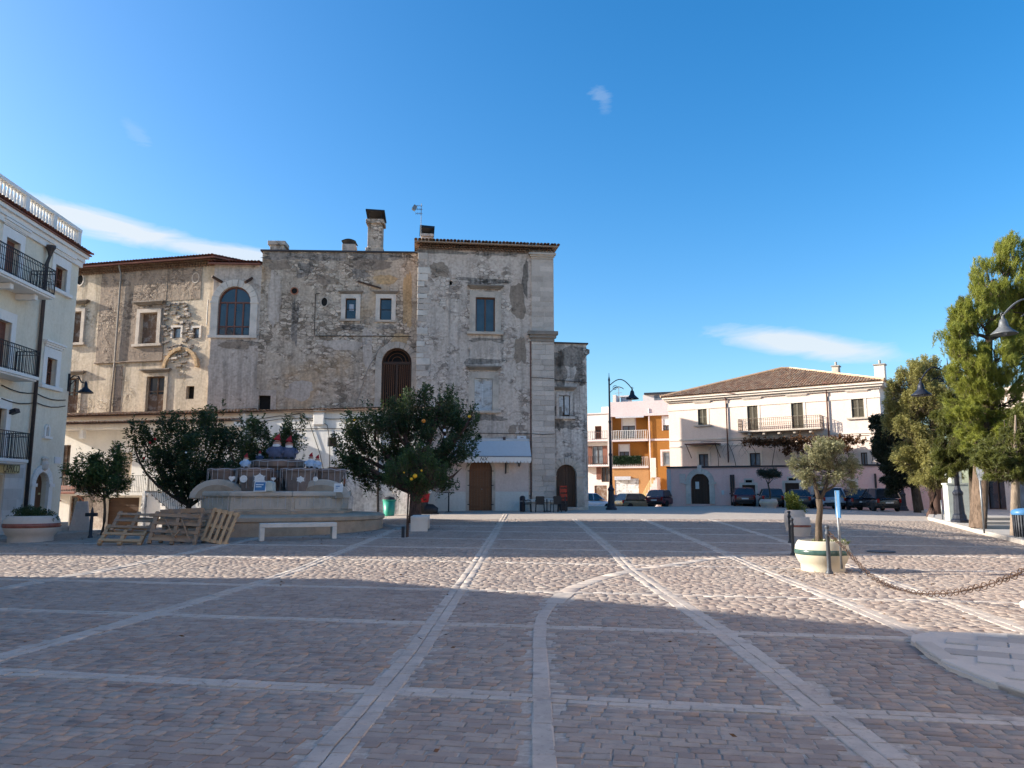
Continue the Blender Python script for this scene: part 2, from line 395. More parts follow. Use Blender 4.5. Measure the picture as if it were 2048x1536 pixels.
M['palazzo_main'] = m_rubble('palazzo_rubble_wall', (.49,.395,.31), (.59,.485,.39), (.34,.265,.20), (.17,.132,.10), .74, (.52,.34,.19), 1.0, .6, .5)
M['palazzo_light'] = m_rubble('palazzo_light_render', (.50,.415,.35), (.57,.48,.41), (.36,.295,.245), (.20,.16,.13), .4, None, 1.0, .7, .4)
M['ochre'] = m_rubble('ochre_render', (.53,.435,.325), (.59,.495,.385), (.38,.30,.215), (.20,.155,.11), .34, None, 1.0, .8, .34)
M['ochre_shade'] = m_rubble('stained_ochre_render', (.50,.335,.185), (.55,.40,.25), (.36,.24,.13), (.18,.13,.09), .3, None, 1.0, .5)
M['greyrender'] = m_rubble('grey_render_patch', (.27,.21,.165), (.34,.27,.21), (.19,.15,.12), (.12,.09,.075), .5, None, 1.2, .4, .4)
M['annex'] = m_rubble('annex_black_stained_render', (.56,.48,.42), (.66,.58,.51), (.30,.25,.215), (.14,.115,.10), .4, None, 1.3, 1.0, .55)
M['ashlar'] = m_stone('pilaster_limestone', (.53,.445,.375), .3, .35, .65, 1.2, .4)
M['trim'] = m_stone('carved_limestone', (.50,.42,.345), .35, .3, .5, 1.6)
M['trim_dark'] = m_stone('weathered_dark_limestone', (.24,.20,.165), .45, .3, .5, 1.4)
M['stain'] = m_rubble('black_lichen_stain', (.25,.215,.185), (.36,.31,.27), (.14,.12,.105), (.07,.06,.05), .5, None, 1.4, .9, .7)
M['trim_white'] = m_stone('pale_limestone', (.62,.545,.47), .25, .2, .35, 1.6)
M['rooftile'] = m_tile('old_roof_tile', (.20,.12,.085), (.30,.19,.13), (.36,.26,.18))
M['rooftile_tan'] = m_tile('tan_roof_tile', (.38,.21,.125), (.50,.31,.19), (.56,.40,.26))
M['rooftile_red'] = m_tile('red_roof_tile', (.22,.085,.065), (.27,.11,.08), (.20,.10,.08))
M['white_wall'] = m_plaster('white_limewash', (.84,.79,.72), .14, .3)
M['white_stained'] = m_rubble('stained_limewash', (.62,.61,.60), (.70,.69,.67), (.40,.39,.38), (.3,.3,.3), .1, None, 1.0, .55)
M['left_wall'] = m_plaster('grey_green_plaster', (.70,.64,.52), .14, .3)
M['left_trim'] = m_plaster('white_painted_trim', (.74,.72,.69), .08, .10)
M['slabbase'] = m_stone('grey_stone_cladding', (.58,.56,.53), .15, .1, .2, 2.0, .35)
M['pink'] = m_plaster('pink_plaster', (.86,.53,.46), .10, .18)
M['cream'] = m_plaster('cream_pink_plaster', (.72,.57,.48), .06, .15)
M['cream_trim'] = m_plaster('cream_cornice', (.68,.58,.49), .08, .1)
M['shop_pink'] = m_plaster('faded_pink_render', (.66,.53,.465), .12, .18)
M['dado'] = m_plaster('offwhite_dado', (.66,.63,.57), .12, .2)
M['orange'] = m_plaster('burnt_orange_plaster', (.29,.125,.03), .10, .12)
M['orange_pale'] = m_plaster('pale_orange_plaster', (.38,.20,.085), .10, .15)
M['white_house'] = m_plaster('white_house_plaster', (.62,.56,.53), .1, .22)
M['parapet'] = m_plaster('parapet_plaster', (.58,.49,.49), .08, .1)
M['wood_dark'] = m_wood('dark_brown_wood', (.060,.030,.018), .5)
M['wood_door'] = m_wood('varnished_door_wood', (.13,.052,.022), .4)
M['wood_shutter'] = m_wood('brown_shutter_wood', (.16,.065,.045), .5)
M['wood_old'] = m_wood('weathered_brown_wood', (.14,.085,.055), .8, worn=(.26,.22,.19))
M['wood_grey'] = m_wood('grey_green_shutter_wood', (.15,.13,.095), .7)
M['wood_white'] = m_wood('flaking_white_wood', (.55,.55,.54), .7, worn=(.30,.28,.26))
M['pallet'] = m_wood('pallet_pine', (.40,.265,.15), .8, (3, 3, 3), .3)
M['pallet_grey'] = m_wood('weathered_pallet_wood', (.30,.20,.125), .85, (3, 3, 3), .3, worn=(.20,.16,.13))
M['iron'] = m_metal('black_iron', (.022,.025,.032), .5, .2)
M['iron_bollard'] = m_metal('dark_grey_iron', (.06,.065,.075), .5, .3)
M['lamp'] = m_metal('blue_black_cast_iron', (.020,.023,.035), .42, .25)
M['lamp_grey'] = m_metal('grey_lamp_enamel', (.12,.125,.13), .4, .2)
M['rust'] = m_metal('rusty_chain', (.075,.052,.042), .8, .3, (.12,.065,.04))
M['steel'] = m_metal('galvanised_steel', (.22,.23,.24), .45, .6)
M['pipe_dark'] = m_metal('dark_downpipe', (.05,.04,.04), .5, .2)
M['pipe_brown'] = m_metal('brown_copper_downpipe', (.16,.07,.055), .5, .2)
M['pipe_grey'] = m_metal('grey_downpipe', (.30,.27,.24), .6, .2)
M['glass'] = m_glass('window_glass', (.018,.022,.028))
M['glass_pale'] = m_glass('pale_window_glass', (.10,.115,.13), .12)
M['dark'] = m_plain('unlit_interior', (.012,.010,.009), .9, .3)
M['curtain'] = m_plain('curtain', (.45,.46,.50), .9, .15)
M['white_paint'] = m_plain('white_paint', (.72,.72,.70), .6, .06)
M['black'] = m_plain('black_plastic', (.016,.016,.018), .5, .2)
M['tyre'] = m_plain('tyre_rubber', (.018,.018,.019), .8, .2)
M['soil'] = m_plain('soil', (.05,.038,.028), .95, .4, 20)
M['fountain'] = m_stone('fountain_limestone', (.50,.425,.35), .25, .3, .35, 2.2)
M['fountain_brown'] = m_stone('fountain_brown_stone', (.40,.30,.215), .3, .35, .4, 2.0)
M['fountain_dark'] = m_stone('fountain_wet_stone', (.25,.185,.155), .35, .35, .4, 2.0)
M['bench'] = m_stone('white_bench_stone', (.64,.58,.51), .2, .15, .15, 2.0)
M['planter'] = m_stone('planter_concrete', (.55,.49,.37), .12, .1, .12, 2.5)
M['planter_grey'] = m_stone('planter_grey_concrete', (.50,.43,.37), .15, .1, .12, 2.5)
M['band_green'] = m_plain('green_glazed_band', (.05,.10,.085), .25, .2)
M['band_red'] = m_plain('red_glazed_band', (.22,.075,.055), .25, .2)
M['leaf_orange'] = m_leaf('orange_tree_leaf', (.030,.055,.020), (.10,.15,.05), .3, .6)
M['leaf_young'] = m_leaf('young_orange_leaf', (.045,.085,.025), (.12,.18,.05), .35)
M['leaf_yellowing'] = m_leaf('yellowing_leaf', (.16,.10,.025), (.34,.20,.04), .4)
M['leaf_olive'] = m_leaf('olive_leaf', (.20,.20,.095), (.42,.40,.23), .35, .7)
M['leaf_olive_far'] = m_leaf('grey_olive_leaf', (.06,.07,.05), (.12,.13,.09), .25)
M['leaf_pine'] = m_leaf('pine_needle', (.21,.235,.04), (.44,.45,.09), .45, .7)
M['leaf_pine_dark'] = m_leaf('dark_fir_needle', (.085,.10,.025), (.27,.27,.055), .35, .65)
M['leaf_willow'] = m_leaf('thin_olive_green_leaf', (.24,.225,.07), (.46,.42,.15), .45, .7)
M['leaf_dark'] = m_leaf('dark_evergreen_leaf', (.018,.028,.014), (.045,.060,.026), .15, .5)
M['leaf_shrub'] = m_leaf('yellow_green_shrub_leaf', (.13,.16,.03), (.30,.32,.07), .4, .7)
M['leaf_vine'] = m_leaf('autumn_vine_leaf', (.10,.05,.022), (.22,.095,.03), .3, .7)
M['grass'] = m_leaf('grass_blade', (.10,.13,.03), (.22,.24,.06), .3, .7)
M['bark'] = m_bark('orange_tree_bark', (.085,.065,.05))
M['bark_red'] = m_bark('reddish_tree_bark', (.10,.062,.05))
M['bark_pine'] = m_bark('pine_bark', (.15,.105,.075))
M['bark_pale'] = m_bark('pale_bark', (.24,.185,.14))
M['bark_olive'] = m_bark('olive_bark', (.10,.075,.055))
M['red'] = m_plain('red_cloth', (.36,.018,.022), .85, .2)
M['denim'] = m_plain('grey_blue_cloth', (.085,.095,.15), .9, .25)
M['paleblue'] = m_plain('pale_blue_cloth', (.40,.50,.62), .9, .12)
M['beard'] = m_plain('white_wool', (.70,.68,.65), .95, .1, 20)
M['skin'] = m_plain('painted_face', (.55,.34,.25), .6, .08)
M['green_bin'] = m_plain('green_plastic', (.035,.30,.21), .4, .08)
M['awning'] = m_plain('white_awning_cloth', (.50,.50,.50), .7, .04, bump=.01)
M['valance'] = m_plain('cream_valance_cloth', (.72,.68,.62), .8, .05, bump=.02)
M['fruit'] = m_plain('orange_fruit', (.62,.20,.02), .5, .15)
M['yellow'] = m_plain('yellow_ribbon', (.70,.40,.02), .6, .15)
M['silver_tinsel'] = m_plain('white_tinsel', (.70,.72,.74), .4, .1)
M['boot_blue'] = m_plain('blue_gift_wrap', (.05,.25,.50), .4, .1)
M['crate_red'] = m_plain('red_crate_plastic', (.42,.03,.015), .4, .1)
M['sign_yellow'] = m_plain('pale_yellow_signboard', (.55,.47,.24), .6, .08)
M['sign_blue'] = m_plain('blue_sign_enamel', (.06,.17,.33), .4, .08)
M['letter'] = m_plain('sign_letter_brown', (.10,.06,.03), .7, .1)
M['marble'] = m_plain('white_marble_plaque', (.60,.60,.62), .4, .06)
M['cabinet'] = m_plain('grey_green_cabinet', (.46,.48,.43), .6, .1)
M['hedge'] = m_leaf('plastic_hedge_leaf', (.010,.035,.012), (.02,.06,.02), .1)
M['terracotta'] = m_plain('terracotta', (.35,.14,.08), .8, .2)
M['lens_red'] = m_plain('red_tail_light', (.30,.01,.01), .2, .1)
M['plate'] = m_plain('number_plate', (.62,.62,.60), .4, .05)
M['rim'] = m_metal('wheel_rim', (.30,.30,.31), .35, .7)
M['rope'] = m_plain('cable_black', (.035,.033,.03), .8, .2)
M['light_wire'] = m_plain('icicle_light_wire', (.42,.40,.40), .6, .1)
# ---------------------------------------------------------------- ground and paving
def build_ground():
    xs = np.unique(np.concatenate([[-1500,-900,-500,-300,-200,-140,-100,-75], np.arange(-60, 60.1, 1.0), [75,100,140,200,300,500,900,1500]]))
    ys = np.unique(np.concatenate([[-300,-150,-80,-40,-20], np.arange(-10, 92.1, 1.0), [100,120,150,200,300,400,700,1200,2200]]))
    gx, gy = np.meshgrid(xs, ys)
    z = gzn(np.clip(gx, -199, 199), np.clip(gy, -199, 399))
    v = np.stack([gx.ravel(), gy.ravel(), z.ravel()], 1); nx = len(xs)
    i = (np.arange(len(ys)-1)[:, None]*nx + np.arange(nx-1)[None, :]).ravel()
    f = np.stack([i, i+1, i+1+nx, i+nx], 1)
    return npmesh('ground', v, f, M['ground'], label='sett-paved square of the old town, sloping up to the palace', kind='structure')
ground = build_ground()

# pale double bands, measured on the ground
def line_ground(pix): return [gp(x, y) for x, y in pix]
def resample(pts, step):
    out, acc = [pts[0]], 0.0
    P = [Vector((p.x, p.y)) for p in pts]; d = [0]
    for a, b in zip(P, P[1:]): d.append(d[-1] + (b-a).length)
    n = max(1, int(d[-1] / step)); res = []
    for k in range(n+1):
        t = d[-1]*k/n; j = max(0, min(len(P)-2, next((q-1 for q in range(1, len(d)) if d[q] >= t), len(P)-2)))
        u = (t - d[j]) / max(1e-6, d[j+1]-d[j]); res.append(P[j].lerp(P[j+1], u))
    return res
def extend(p, q, k):     # line through p and q carried on by k metres past q
    d = (q - p).normalized(); r = q + d*k; return Vector((r.x, r.y, 0))
BANDS = []   # (polyline, half width, rows, slab length)
def band(pix, hw=.155, rows=2, ln=.30, ext=0, pre=0):
    p = line_ground(pix)
    if pre: p = [extend(p[1], p[0], pre)] + p
    if ext: p = p + [extend(p[-2], p[-1], ext)]
    BANDS.append((resample(p, .25), hw, rows, ln))
band([(640,1536),(828,1312),(928,1164),(966,1105),(990,1066),(1012,1028)], .135, pre=2.5)
band([(1760,1520),(1564,1359),(1447,1269),(1333,1191),(1267,1144),(1228,1105),(1150,1039)], .145, pre=2.5)
band([(0,1320),(260,1245),(520,1166),(710,1093)], .14, pre=2.5, ext=8)
band([(2046,1358),(1860,1284),(1700,1213),(1500,1130),(1400,1085),(1287,1039)], .135, pre=2)
band([(2046,1262),(1900,1208),(1720,1140),(1572,1084),(1420,1039)], .13, pre=3)
band([(150,1152),(350,1112)], .16, ext=6, pre=2)
TD = Vector((math.cos(R(-10.5)), math.sin(R(-10.5)), 0))
def tband(px, py, a, b, hw=.115):
    c = gp(px, py); BANDS.append((resample([Vector((c.x+TD.x*a, c.y+TD.y*a, 0)), Vector((c.x+TD.x*b, c.y+TD.y*b, 0))], .25), hw, 2, .31))
tband(1060, 1400, -9, 6.5); tband(1091, 1258, -12, 4.6); tband(1150, 1187, -13, 12); tband(1100, 1128, -16, 14)
tband(1000, 1098, -18, 16); tband(1000, 1079, -14, 17); tband(1000, 1064, -14, 18); tband(1000, 1053, -12, 18)
CURVE = resample(line_ground([(1089,1536),(1084,1440),(1081,1340),(1079,1262),(1083,1238),(1101,1212),(1146,1178),(1200,1157),(1270,1140),(1400,1122),(1480,1112),(1578,1104)]), .22)
CURVE = [CURVE[0] + (CURVE[0]-CURVE[4])*2.0] + CURVE
kc = next(i for i, p in enumerate(CURVE) if p.y > 11.3); BANDS.append((CURVE[:kc+1], .08, 1, .62)); BANDS.append((CURVE[kc:], .15, 1, .62))
platform_pts = [gp(*q) for q in ((1862,1273),(1826,1279),(1822,1290),(1850,1312),(1900,1345),(1970,1377),(2047,1402))]
P5 = [(p.x, p.y) for p in platform_pts]
d_last = (platform_pts[-1]-platform_pts[-2]).normalized(); e = platform_pts[-1] + d_last*6
PLAT = P5 + [(e.x, e.y), (14.5, e.y), (14.5, 8.2), (P5[0][0]+1.2, P5[0][1]-.16)]
def in_poly(x, y, poly):
    x = np.asarray(x); y = np.asarray(y); c = np.zeros(x.shape, bool); n = len(poly)
    for i in range(n):
        x0, y0 = poly[i]; x1, y1 = poly[(i+1) % n]
        if y0 == y1: continue
        c ^= ((y0 > y) != (y1 > y)) & (x < (x1-x0)*(y-y0)/(y1-y0) + x0)
    return c
def band_mask(x, y, grow=0.0):
    m = np.zeros(x.shape, bool)
    for pts, hw, rows, ln in BANDS:
        P = np.array([(p.x, p.y) for p in pts])
        for a, b in zip(P[:-1:3], np.concatenate([P[3::3], P[-1:]])):
            d = b-a; L = d @ d
            if L < 1e-9: continue
            t = np.clip(((x-a[0])*d[0] + (y-a[1])*d[1])/L, 0, 1)
            m |= (x-a[0]-t*d[0])**2 + (y-a[1]-t*d[1])**2 < (hw+grow)**2
    return m
def stones_mesh(cx, cy, ang, la, lb, top, tilt=.012, inset=.008, depth=.05):
    """Arrays of stones: centres, directions, half sizes, top heights -> verts, quads (bevelled tops)."""
    n = len(cx); ca, sa = np.cos(ang), np.sin(ang)
    sx = np.array([-1, 1, 1, -1]); sy = np.array([-1, -1, 1, 1])
    z0 = gzn(cx, cy); tx = RNG.normal(0, tilt, n); ty = RNG.normal(0, tilt, n)
    V = np.zeros((n, 12, 3))
    for ring, (ins, dz) in enumerate(((0, -depth), (0, -inset*.55), (inset, 0))):
        for k in range(4):
            jx = RNG.normal(0, .004, n); jy = RNG.normal(0, .004, n)
            lx = sx[k]*(la-ins) + jx; ly = sy[k]*(lb-ins) + jy
            V[:, ring*4+k, 0] = cx + ca*lx - sa*ly; V[:, ring*4+k, 1] = cy + sa*lx + ca*ly
            V[:, ring*4+k, 2] = z0 + top + dz + (lx*tx + ly*ty if ring else 0)
    q = [(8,9,10,11)] + [(r*4+k, r*4+(k+1)%4, (r+1)*4+(k+1)%4, (r+1)*4+k) for r in (0,1) for k in range(4)]
    fs = (np.arange(n)[:, None, None]*12 + np.array(q)[None]).reshape(-1, 4)
    return V, fs
def paving():
    ang = R(-9.0); ca, sa = math.cos(ang), math.sin(ang); rows, YM = [], 36.0
    e2 = -14.0
    while e2 < 46:
        w = random.uniform(.088, .122); e1 = -34 + random.random()*.3; xs = []
        L = np.array([random.uniform(.10, .215) for _ in range(440)]); c = e1 + np.cumsum(L) - L/2
        rows.append((c, np.full(len(c), e2 + w/2), L/2, np.full(len(c), w/2))); e2 += w
    c1, c2, la, lb = (np.concatenate([r[k] for r in rows]) for k in range(4))
    x = ca*c1 - sa*c2; y = sa*c1 + ca*c2
    ok = (y > 3.2) & (y < YM) & (np.abs(x) < .70*y + 2.2) & (x > -17.2) & (x < 13.5 + np.maximum(0, (y-17)*.32))
    ok &= ~in_poly(x, y, PLAT)
    x, y, la, lb = x[ok], y[ok], la[ok], lb[ok]
    ok = ~band_mask(x, y, .03); x, y, la, lb = x[ok], y[ok], la[ok], lb[ok]
    d = np.hypot(x, y); vis = (y > 4.6) & (np.abs(x) < .672*y)
    order = np.argsort(np.where(vis, d, d+100))
    near, rest = order[:300], order[300:]
    a = ang + RNG.normal(0, .012, len(x)); joint = .006
    top = .0085 + RNG.normal(0, .0018, len(x))
    V, fs = stones_mesh(x[rest], y[rest], a[rest], la[rest]-joint, lb[rest]-joint, top[rest], .007)
    npmesh('setts', V.reshape(-1, 3), fs, M['paver'], ground, kind='stuff')
    protos = []
    for k in range(12):
        V, fs = stones_mesh(np.zeros(1), np.zeros(1), np.zeros(1), np.full(1, .085-joint), np.full(1, .052-joint), np.zeros(1))
        me = bpy.data.meshes.new('sett'); me.from_pydata([tuple(p) for p in V[0]], [], [tuple(f) for f in fs]); me.materials.append(M['paver']); protos.append(me)
    for i in near:
        o = bpy.data.objects.new('sett', protos[int(i) % 12]); COL.objects.link(o); o.parent = ground
        o.location = (x[i], y[i], gz(x[i], y[i]) + top[i]); o.rotation_euler = (random.gauss(0,.012), random.gauss(0,.012), a[i]); o.scale = (la[i]/.085, lb[i]/.052, 1)
def band_slabs():
    C = []
    for pts, hw, rows, ln in BANDS:
        P = [Vector((p.x, p.y)) for p in pts]; w = hw*2/rows
        seg = resample([Vector((p.x, p.y, 0)) for p in pts], ln)
        for i, (a, b) in enumerate(zip(seg, seg[1:])):
            d = b - a; L = d.length
            if L < .02: continue
            d = d / L; nrm = Vector((-d.y, d.x))
            for r in range(rows):
                sh = (r*.5 if rows > 1 else 0) * L
                c = (a+b)/2 + d*sh + nrm*((r+.5)*w - hw)
                C.append((c.x, c.y, math.atan2(d.y, d.x), L/2, w/2))
    C = np.array(C); x, y, a, la, lb = C.T
    ok = (y > 3.0) & (y < 60) & (np.abs(x) < .70*y + 2.2) & ~in_poly(x, y, PLAT); x, y, a, la, lb = x[ok], y[ok], a[ok], la[ok], lb[ok]
    d = np.hypot(x, y); vis = (y > 4.6) & (np.abs(x) < .672*y); order = np.argsort(np.where(vis, d, d+100)); near, rest = order[:300], order[300:]
    top = .0115 + RNG.normal(0, .0016, len(x)); j = .006
    V, fs = stones_mesh(x[rest], y[rest], a[rest], la[rest]-j, lb[rest]-j, top[rest], .006, .008)
    npmesh('band_slabs', V.reshape(-1, 3), fs, M['band'], ground, kind='stuff')
    for i in near:
        V, fs = stones_mesh(np.zeros(1), np.zeros(1), np.zeros(1), la[i:i+1]-j, lb[i:i+1]-j, np.zeros(1), .004, .008)
        me = bpy.data.meshes.new('band_slab'); me.from_pydata([tuple(p) for p in V[0]], [], [tuple(f) for f in fs]); me.materials.append(M['band'])
        o = bpy.data.objects.new('band_slab', me); COL.objects.link(o); o.parent = ground
        o.location = (x[i], y[i], gz(x[i], y[i]) + top[i]); o.rotation_euler = (0, 0, a[i])
paving(); band_slabs()

# raised grey platform at the lower right, kerb and slabs
def platform():
    pl = MB().slab([(x, y) for x, y in PLAT][::-1], -.1, .040).build('platform', M['kerb'], label='low grey paved platform with pale kerb', kind='structure')
    pts = [Vector(p) for p in P5] + [Vector((e.x, e.y))]
    seg = resample([Vector((p.x, p.y, 0)) for p in pts], .85)
    inner = []
    for a, b in list(zip(seg, seg[1:]))[1:]:
        d = (b-a).normalized(); n = Vector((-d.y, d.x)); n = n if (Vector((10, 5))-a).dot(n) > 0 else -n
        g = d*.006; q = [a+g, b-g, b-g+n*.17, a+g+n*.17]
        MB().slab([(p.x, p.y) for p in q] if (b-a).cross(n) > 0 else [(p.x, p.y) for p in q][::-1], -.05, .064).build('kerb_stone', M['kerb'], pl, bevel=.012)
    # rows of slabs
    ang = R(-31); ca, sa = math.cos(ang), math.sin(ang); k = 0
    for r in range(-14, 26):
        for c in range(-8, 26):
            u, v = c*.56 + (r % 2)*.28, r*.30
            x, y = 5.4 + ca*u - sa*v, 7.6 + sa*u + ca*v
            cs = [(x+ca*a-sa*b, y+sa*a+ca*b) for a, b in ((-.272,-.145),(.272,-.145),(.272,.145),(-.272,.145))]
            if y < 3.4 or abs(x) > .72*y+.8: continue
            if not all(in_poly(np.array([p[0]]), np.array([p[1]]), PLAT)[0] for p in cs): continue
            if min(min((Vector(p)-q).length for q in seg) for p in cs) < .2: continue
            MB().slab(cs,   .03, .056 + random.gauss(0,.0015)).build('flagstone', M['flag'], pl, bevel=.006); k += 1
platform()

# pavement on the right with kerb stones
KERB = [gp(2046,1090), gp(2000,1078), gp(1950,1066), gp(1900,1052), gp(1856,1040)]
def pavement():
    k0 = KERB[0]; k1 = KERB[-1]; d0 = (KERB[0]-KERB[1]).normalized()
    near = k0 + d0*9; far = Vector((29.2, 56.5, 0)); mid = k1.lerp(far, .5) + Vector((.7, 0, 0))
    line = [Vector((p.x, p.y)) for p in (near, *KERB, mid, far)]
    L = resample([Vector((p.x, p.y, 0)) for p in line], 1.0)
    vs, fs = [], []
    xs = [0, .02, 4, 9, 16, 30, 60]
    for p in L:
        for t in xs:
            x = p.x + t; z = gz(x, p.y) + .13
            vs.append((x, p.y, z if t else gz(p.x, p.y) - .05))
    n = len(xs)
    for i in range(len(L)-1):
        for j in range(n-1): fs.append((i*n+j, i*n+j+1, (i+1)*n+j+1, (i+1)*n+j))
    pv = MB().add(vs, fs).build('pavement', M['flag'], label='raised pavement under the trees', kind='structure')
    for a, b in zip(L, L[1:]):
        d = (b-a).normalized(); nn = Vector((d.y, -d.x)); g = d*.008
        if nn.x < 0: nn = -nn
        z = gz(a.x, a.y); za = gz(b.x, b.y)
        q = [a+g-nn*.02, a+g+nn*.24, b-g+nn*.24, b-g-nn*.02]; zz = [z, z, za, za]
        MB().add([(p.x, p.y, h-.05) for p, h in zip(q, zz)] + [(p.x, p.y, h+.145) for p, h in zip(q, zz)],
            [(3,2,1,0),(4,5,6,7),(0,1,5,4),(1,2,6,5),(2,3,7,6),(3,0,4,7)]).build('kerb_stone', M['kerb'], pv, bevel=.015)
    return line
PAVE_LINE = pavement()
# manhole cover and small dark drain
c = gp(1762, 1105); MB().lathe([(.34,0),(.34,.045),(.30,.047),(.29,.040),(0,.040)], 28, cap=False).build('manhole_cover', M['iron_bollard'], loc=c-Vector((0,0,.012)), label='round dark manhole cover in the paving by the olive planter', cat='manhole cover')
# ---------------------------------------------------------------- building tools
def arch_pts(s0, s1, zs, n=12):
    """Arc from (s0, zs) over to (s1, zs), semicircular."""
    c, r = (s0+s1)/2, (s1-s0)/2
    return [(c - r*math.cos(PI*k/n), zs + r*math.sin(PI*k/n)) for k in range(n+1)]
def wall_mesh(mb, s0, s1, z0, z1, ops=(), rev=.28, y=0.0):
    """Front face at y with openings (s0, s1, z0, z1, arch) and reveals going inwards."""
    S = sorted({s0, s1, *[o[0] for o in ops], *[o[1] for o in ops]}); Z = sorted({z0, z1, *[o[2] for o in ops], *[o[3] for o in ops]})
    S = [v for v in S if s0 <= v <= s1]; Z = [v for v in Z if z0 <= v <= z1]
    for a, b in zip(S, S[1:]):
        for c, d in zip(Z, Z[1:]):
            m, k = (a+b)/2, (c+d)/2
            if any(o[0] < m < o[1] and o[2] < k < o[3] for o in ops): continue
            mb.quad((a,y,c), (b,y,c), (b,y,d), (a,y,d))
    for o in ops:
        a, b, c, d = o[:4]; arch = len(o) > 4 and o[4]
        top = d - (b-a)/2 if arch else d
        mb.quad((a,y,c), (a,y,top), (a,y+rev,top), (a,y+rev,c)); mb.quad((b,y,top), (b,y,c), (b,y+rev,c), (b,y+rev,top))
        mb.quad((b,y,c), (a,y,c), (a,y+rev,c), (b,y+rev,c))
        if arch:
            P = arch_pts(a, b, top); h = len(P)//2
            for p, q in zip(P, P[1:]): mb.quad((p[0],y,p[1]), (q[0],y,q[1]), (q[0],y+rev,q[1]), (p[0],y+rev,p[1]))
            for p, q in zip(P[:h], P[1:h+1]): mb.add([(a,y,d), (p[0],y,p[1]), (q[0],y,q[1])], [(0,1,2)])
            for p, q in zip(P[h:], P[h+1:]): mb.add([(b,y,d), (p[0],y,p[1]), (q[0],y,q[1])], [(0,1,2)])
        else: mb.quad((a,y,top), (b,y,top), (b,y+rev,top), (a,y+rev,top))
    return mb
def body(mb, s0, s1, z0, z1, dep, y=0.0, back=True):
    """Side and back walls and a flat top behind a front face."""
    mb.quad((s0,y,z0), (s0,y,z1), (s0,y+dep,z1), (s0,y+dep,z0)); mb.quad((s1,y,z1), (s1,y,z0), (s1,y+dep,z0), (s1,y+dep,z1))
    if back: mb.quad((s1,y+dep,z0), (s0,y+dep,z0), (s0,y+dep,z1), (s1,y+dep,z1))
    mb.quad((s0,y,z1), (s1,y,z1), (s1,y+dep,z1), (s0,y+dep,z1))
    return mb
def surround(mb, a, b, c, d, w, out=.06, arch=False, y=0.0, foot=True, top=None):
    """Stone frame round an opening: jambs and lintel (or arch ring)."""
    tw = top or w
    if not arch:
        mb.box(a-w, a, y-out, y+.05, c, d); mb.box(b, b+w, y-out, y+.05, c, d); mb.box(a-w, b+w, y-out, y+.05, d, d+tw)
    else:
        r = (b-a)/2; zs = d-r; cx = (a+b)/2
        mb.box(a-w, a, y-out, y+.05, c, zs); mb.box(b, b+w, y-out, y+.05, c, zs); n = 11
        for k in range(n):
            t0, t1 = PI*(k+.03)/n, PI*(k+.97)/n; R2 = r+w
            o = out + (.03 if k == n//2 else 0)
            pl = [(cx-r*math.cos(t0), zs+r*math.sin(t0)), (cx-r*math.cos(t1), zs+r*math.sin(t1)), (cx-R2*math.cos(t1), zs+R2*math.sin(t1)), (cx-R2*math.cos(t0), zs+R2*math.sin(t0))]
            mb.prism(pl, y-o, y+.05)
    return mb
def cornice(mb, a, b, z, h, out, y=0.0):
    """Small moulded ledge in three steps, growing upwards."""
    mb.box(a+out*.6, b-out*.6, y-out*.4, y+.03, z, z+h*.35); mb.box(a+out*.3, b-out*.3, y-out*.7, y+.03, z+h*.35, z+h*.65); mb.box(a, b, y-out, y+.03, z+h*.65, z+h)
    return mb
def casement(bld, a, b, c, d, y, m, arch=False, cols=2, rows=1, glass='glass', fw=.07, transom=None, name='window'):
    """Wooden frame with bars and one pane for each light; opening a..b, c..d; y = depth of the frame."""
    r = (b-a)/2; top = d-r if arch else d
    fr = MB(); fr.box(a, a+fw, y-.04, y+.05, c, top); fr.box(b-fw, b, y-.04, y+.05, c, top); fr.box(a+fw, b-fw, y-.04, y+.05, c, c+fw)
    if not arch: fr.box(a+fw, b-fw, y-.04, y+.05, top-fw, top)
    else:
        P, Q = arch_pts(a, b, top), arch_pts(a+fw, b-fw, top)
        for i in range(len(P)-1): fr.prism([P[i], P[i+1], Q[i+1], Q[i]], y-.04, y+.05)
        fr.box(a+fw, b-fw, y-.05, y+.05, top-fw*.6, top+fw*.6)
    for k in range(1, cols): x = a+(b-a)*k/cols; fr.box(x-fw*.55, x+fw*.55, y-.045, y+.05, c+fw, top-fw*(.6 if arch else 1)+ (0 if not arch else 0))
    for k in range(1, rows): z = c+(top-c)*k/rows; fr.box(a+fw, b-fw, y-.035, y+.05, z-fw*.3, z+fw*.3)
    if transom: z = c+(top-c)*transom; fr.box(a+fw, b-fw, y-.048, y+.05, z-fw*.5, z+fw*.5)
    if arch: fr.box((a+b)/2-fw*.5, (a+b)/2+fw*.5, y-.04, y+.05, top+fw*.6, d-fw)
    o = fr.build(name, m, bld)
    for k in range(cols):
        x0, x1 = a+(b-a)*k/cols, a+(b-a)*(k+1)/cols
        MB().box(x0, x1, y+.01, y+.02, c, top).build('pane', M[glass], o)
    if arch:
        P = arch_pts(a, b, top); MB().prism([(a, top)] + P[1:-1] + [(b, top)], y+.01, y+.02).build('pane', M[glass], o)
    return o
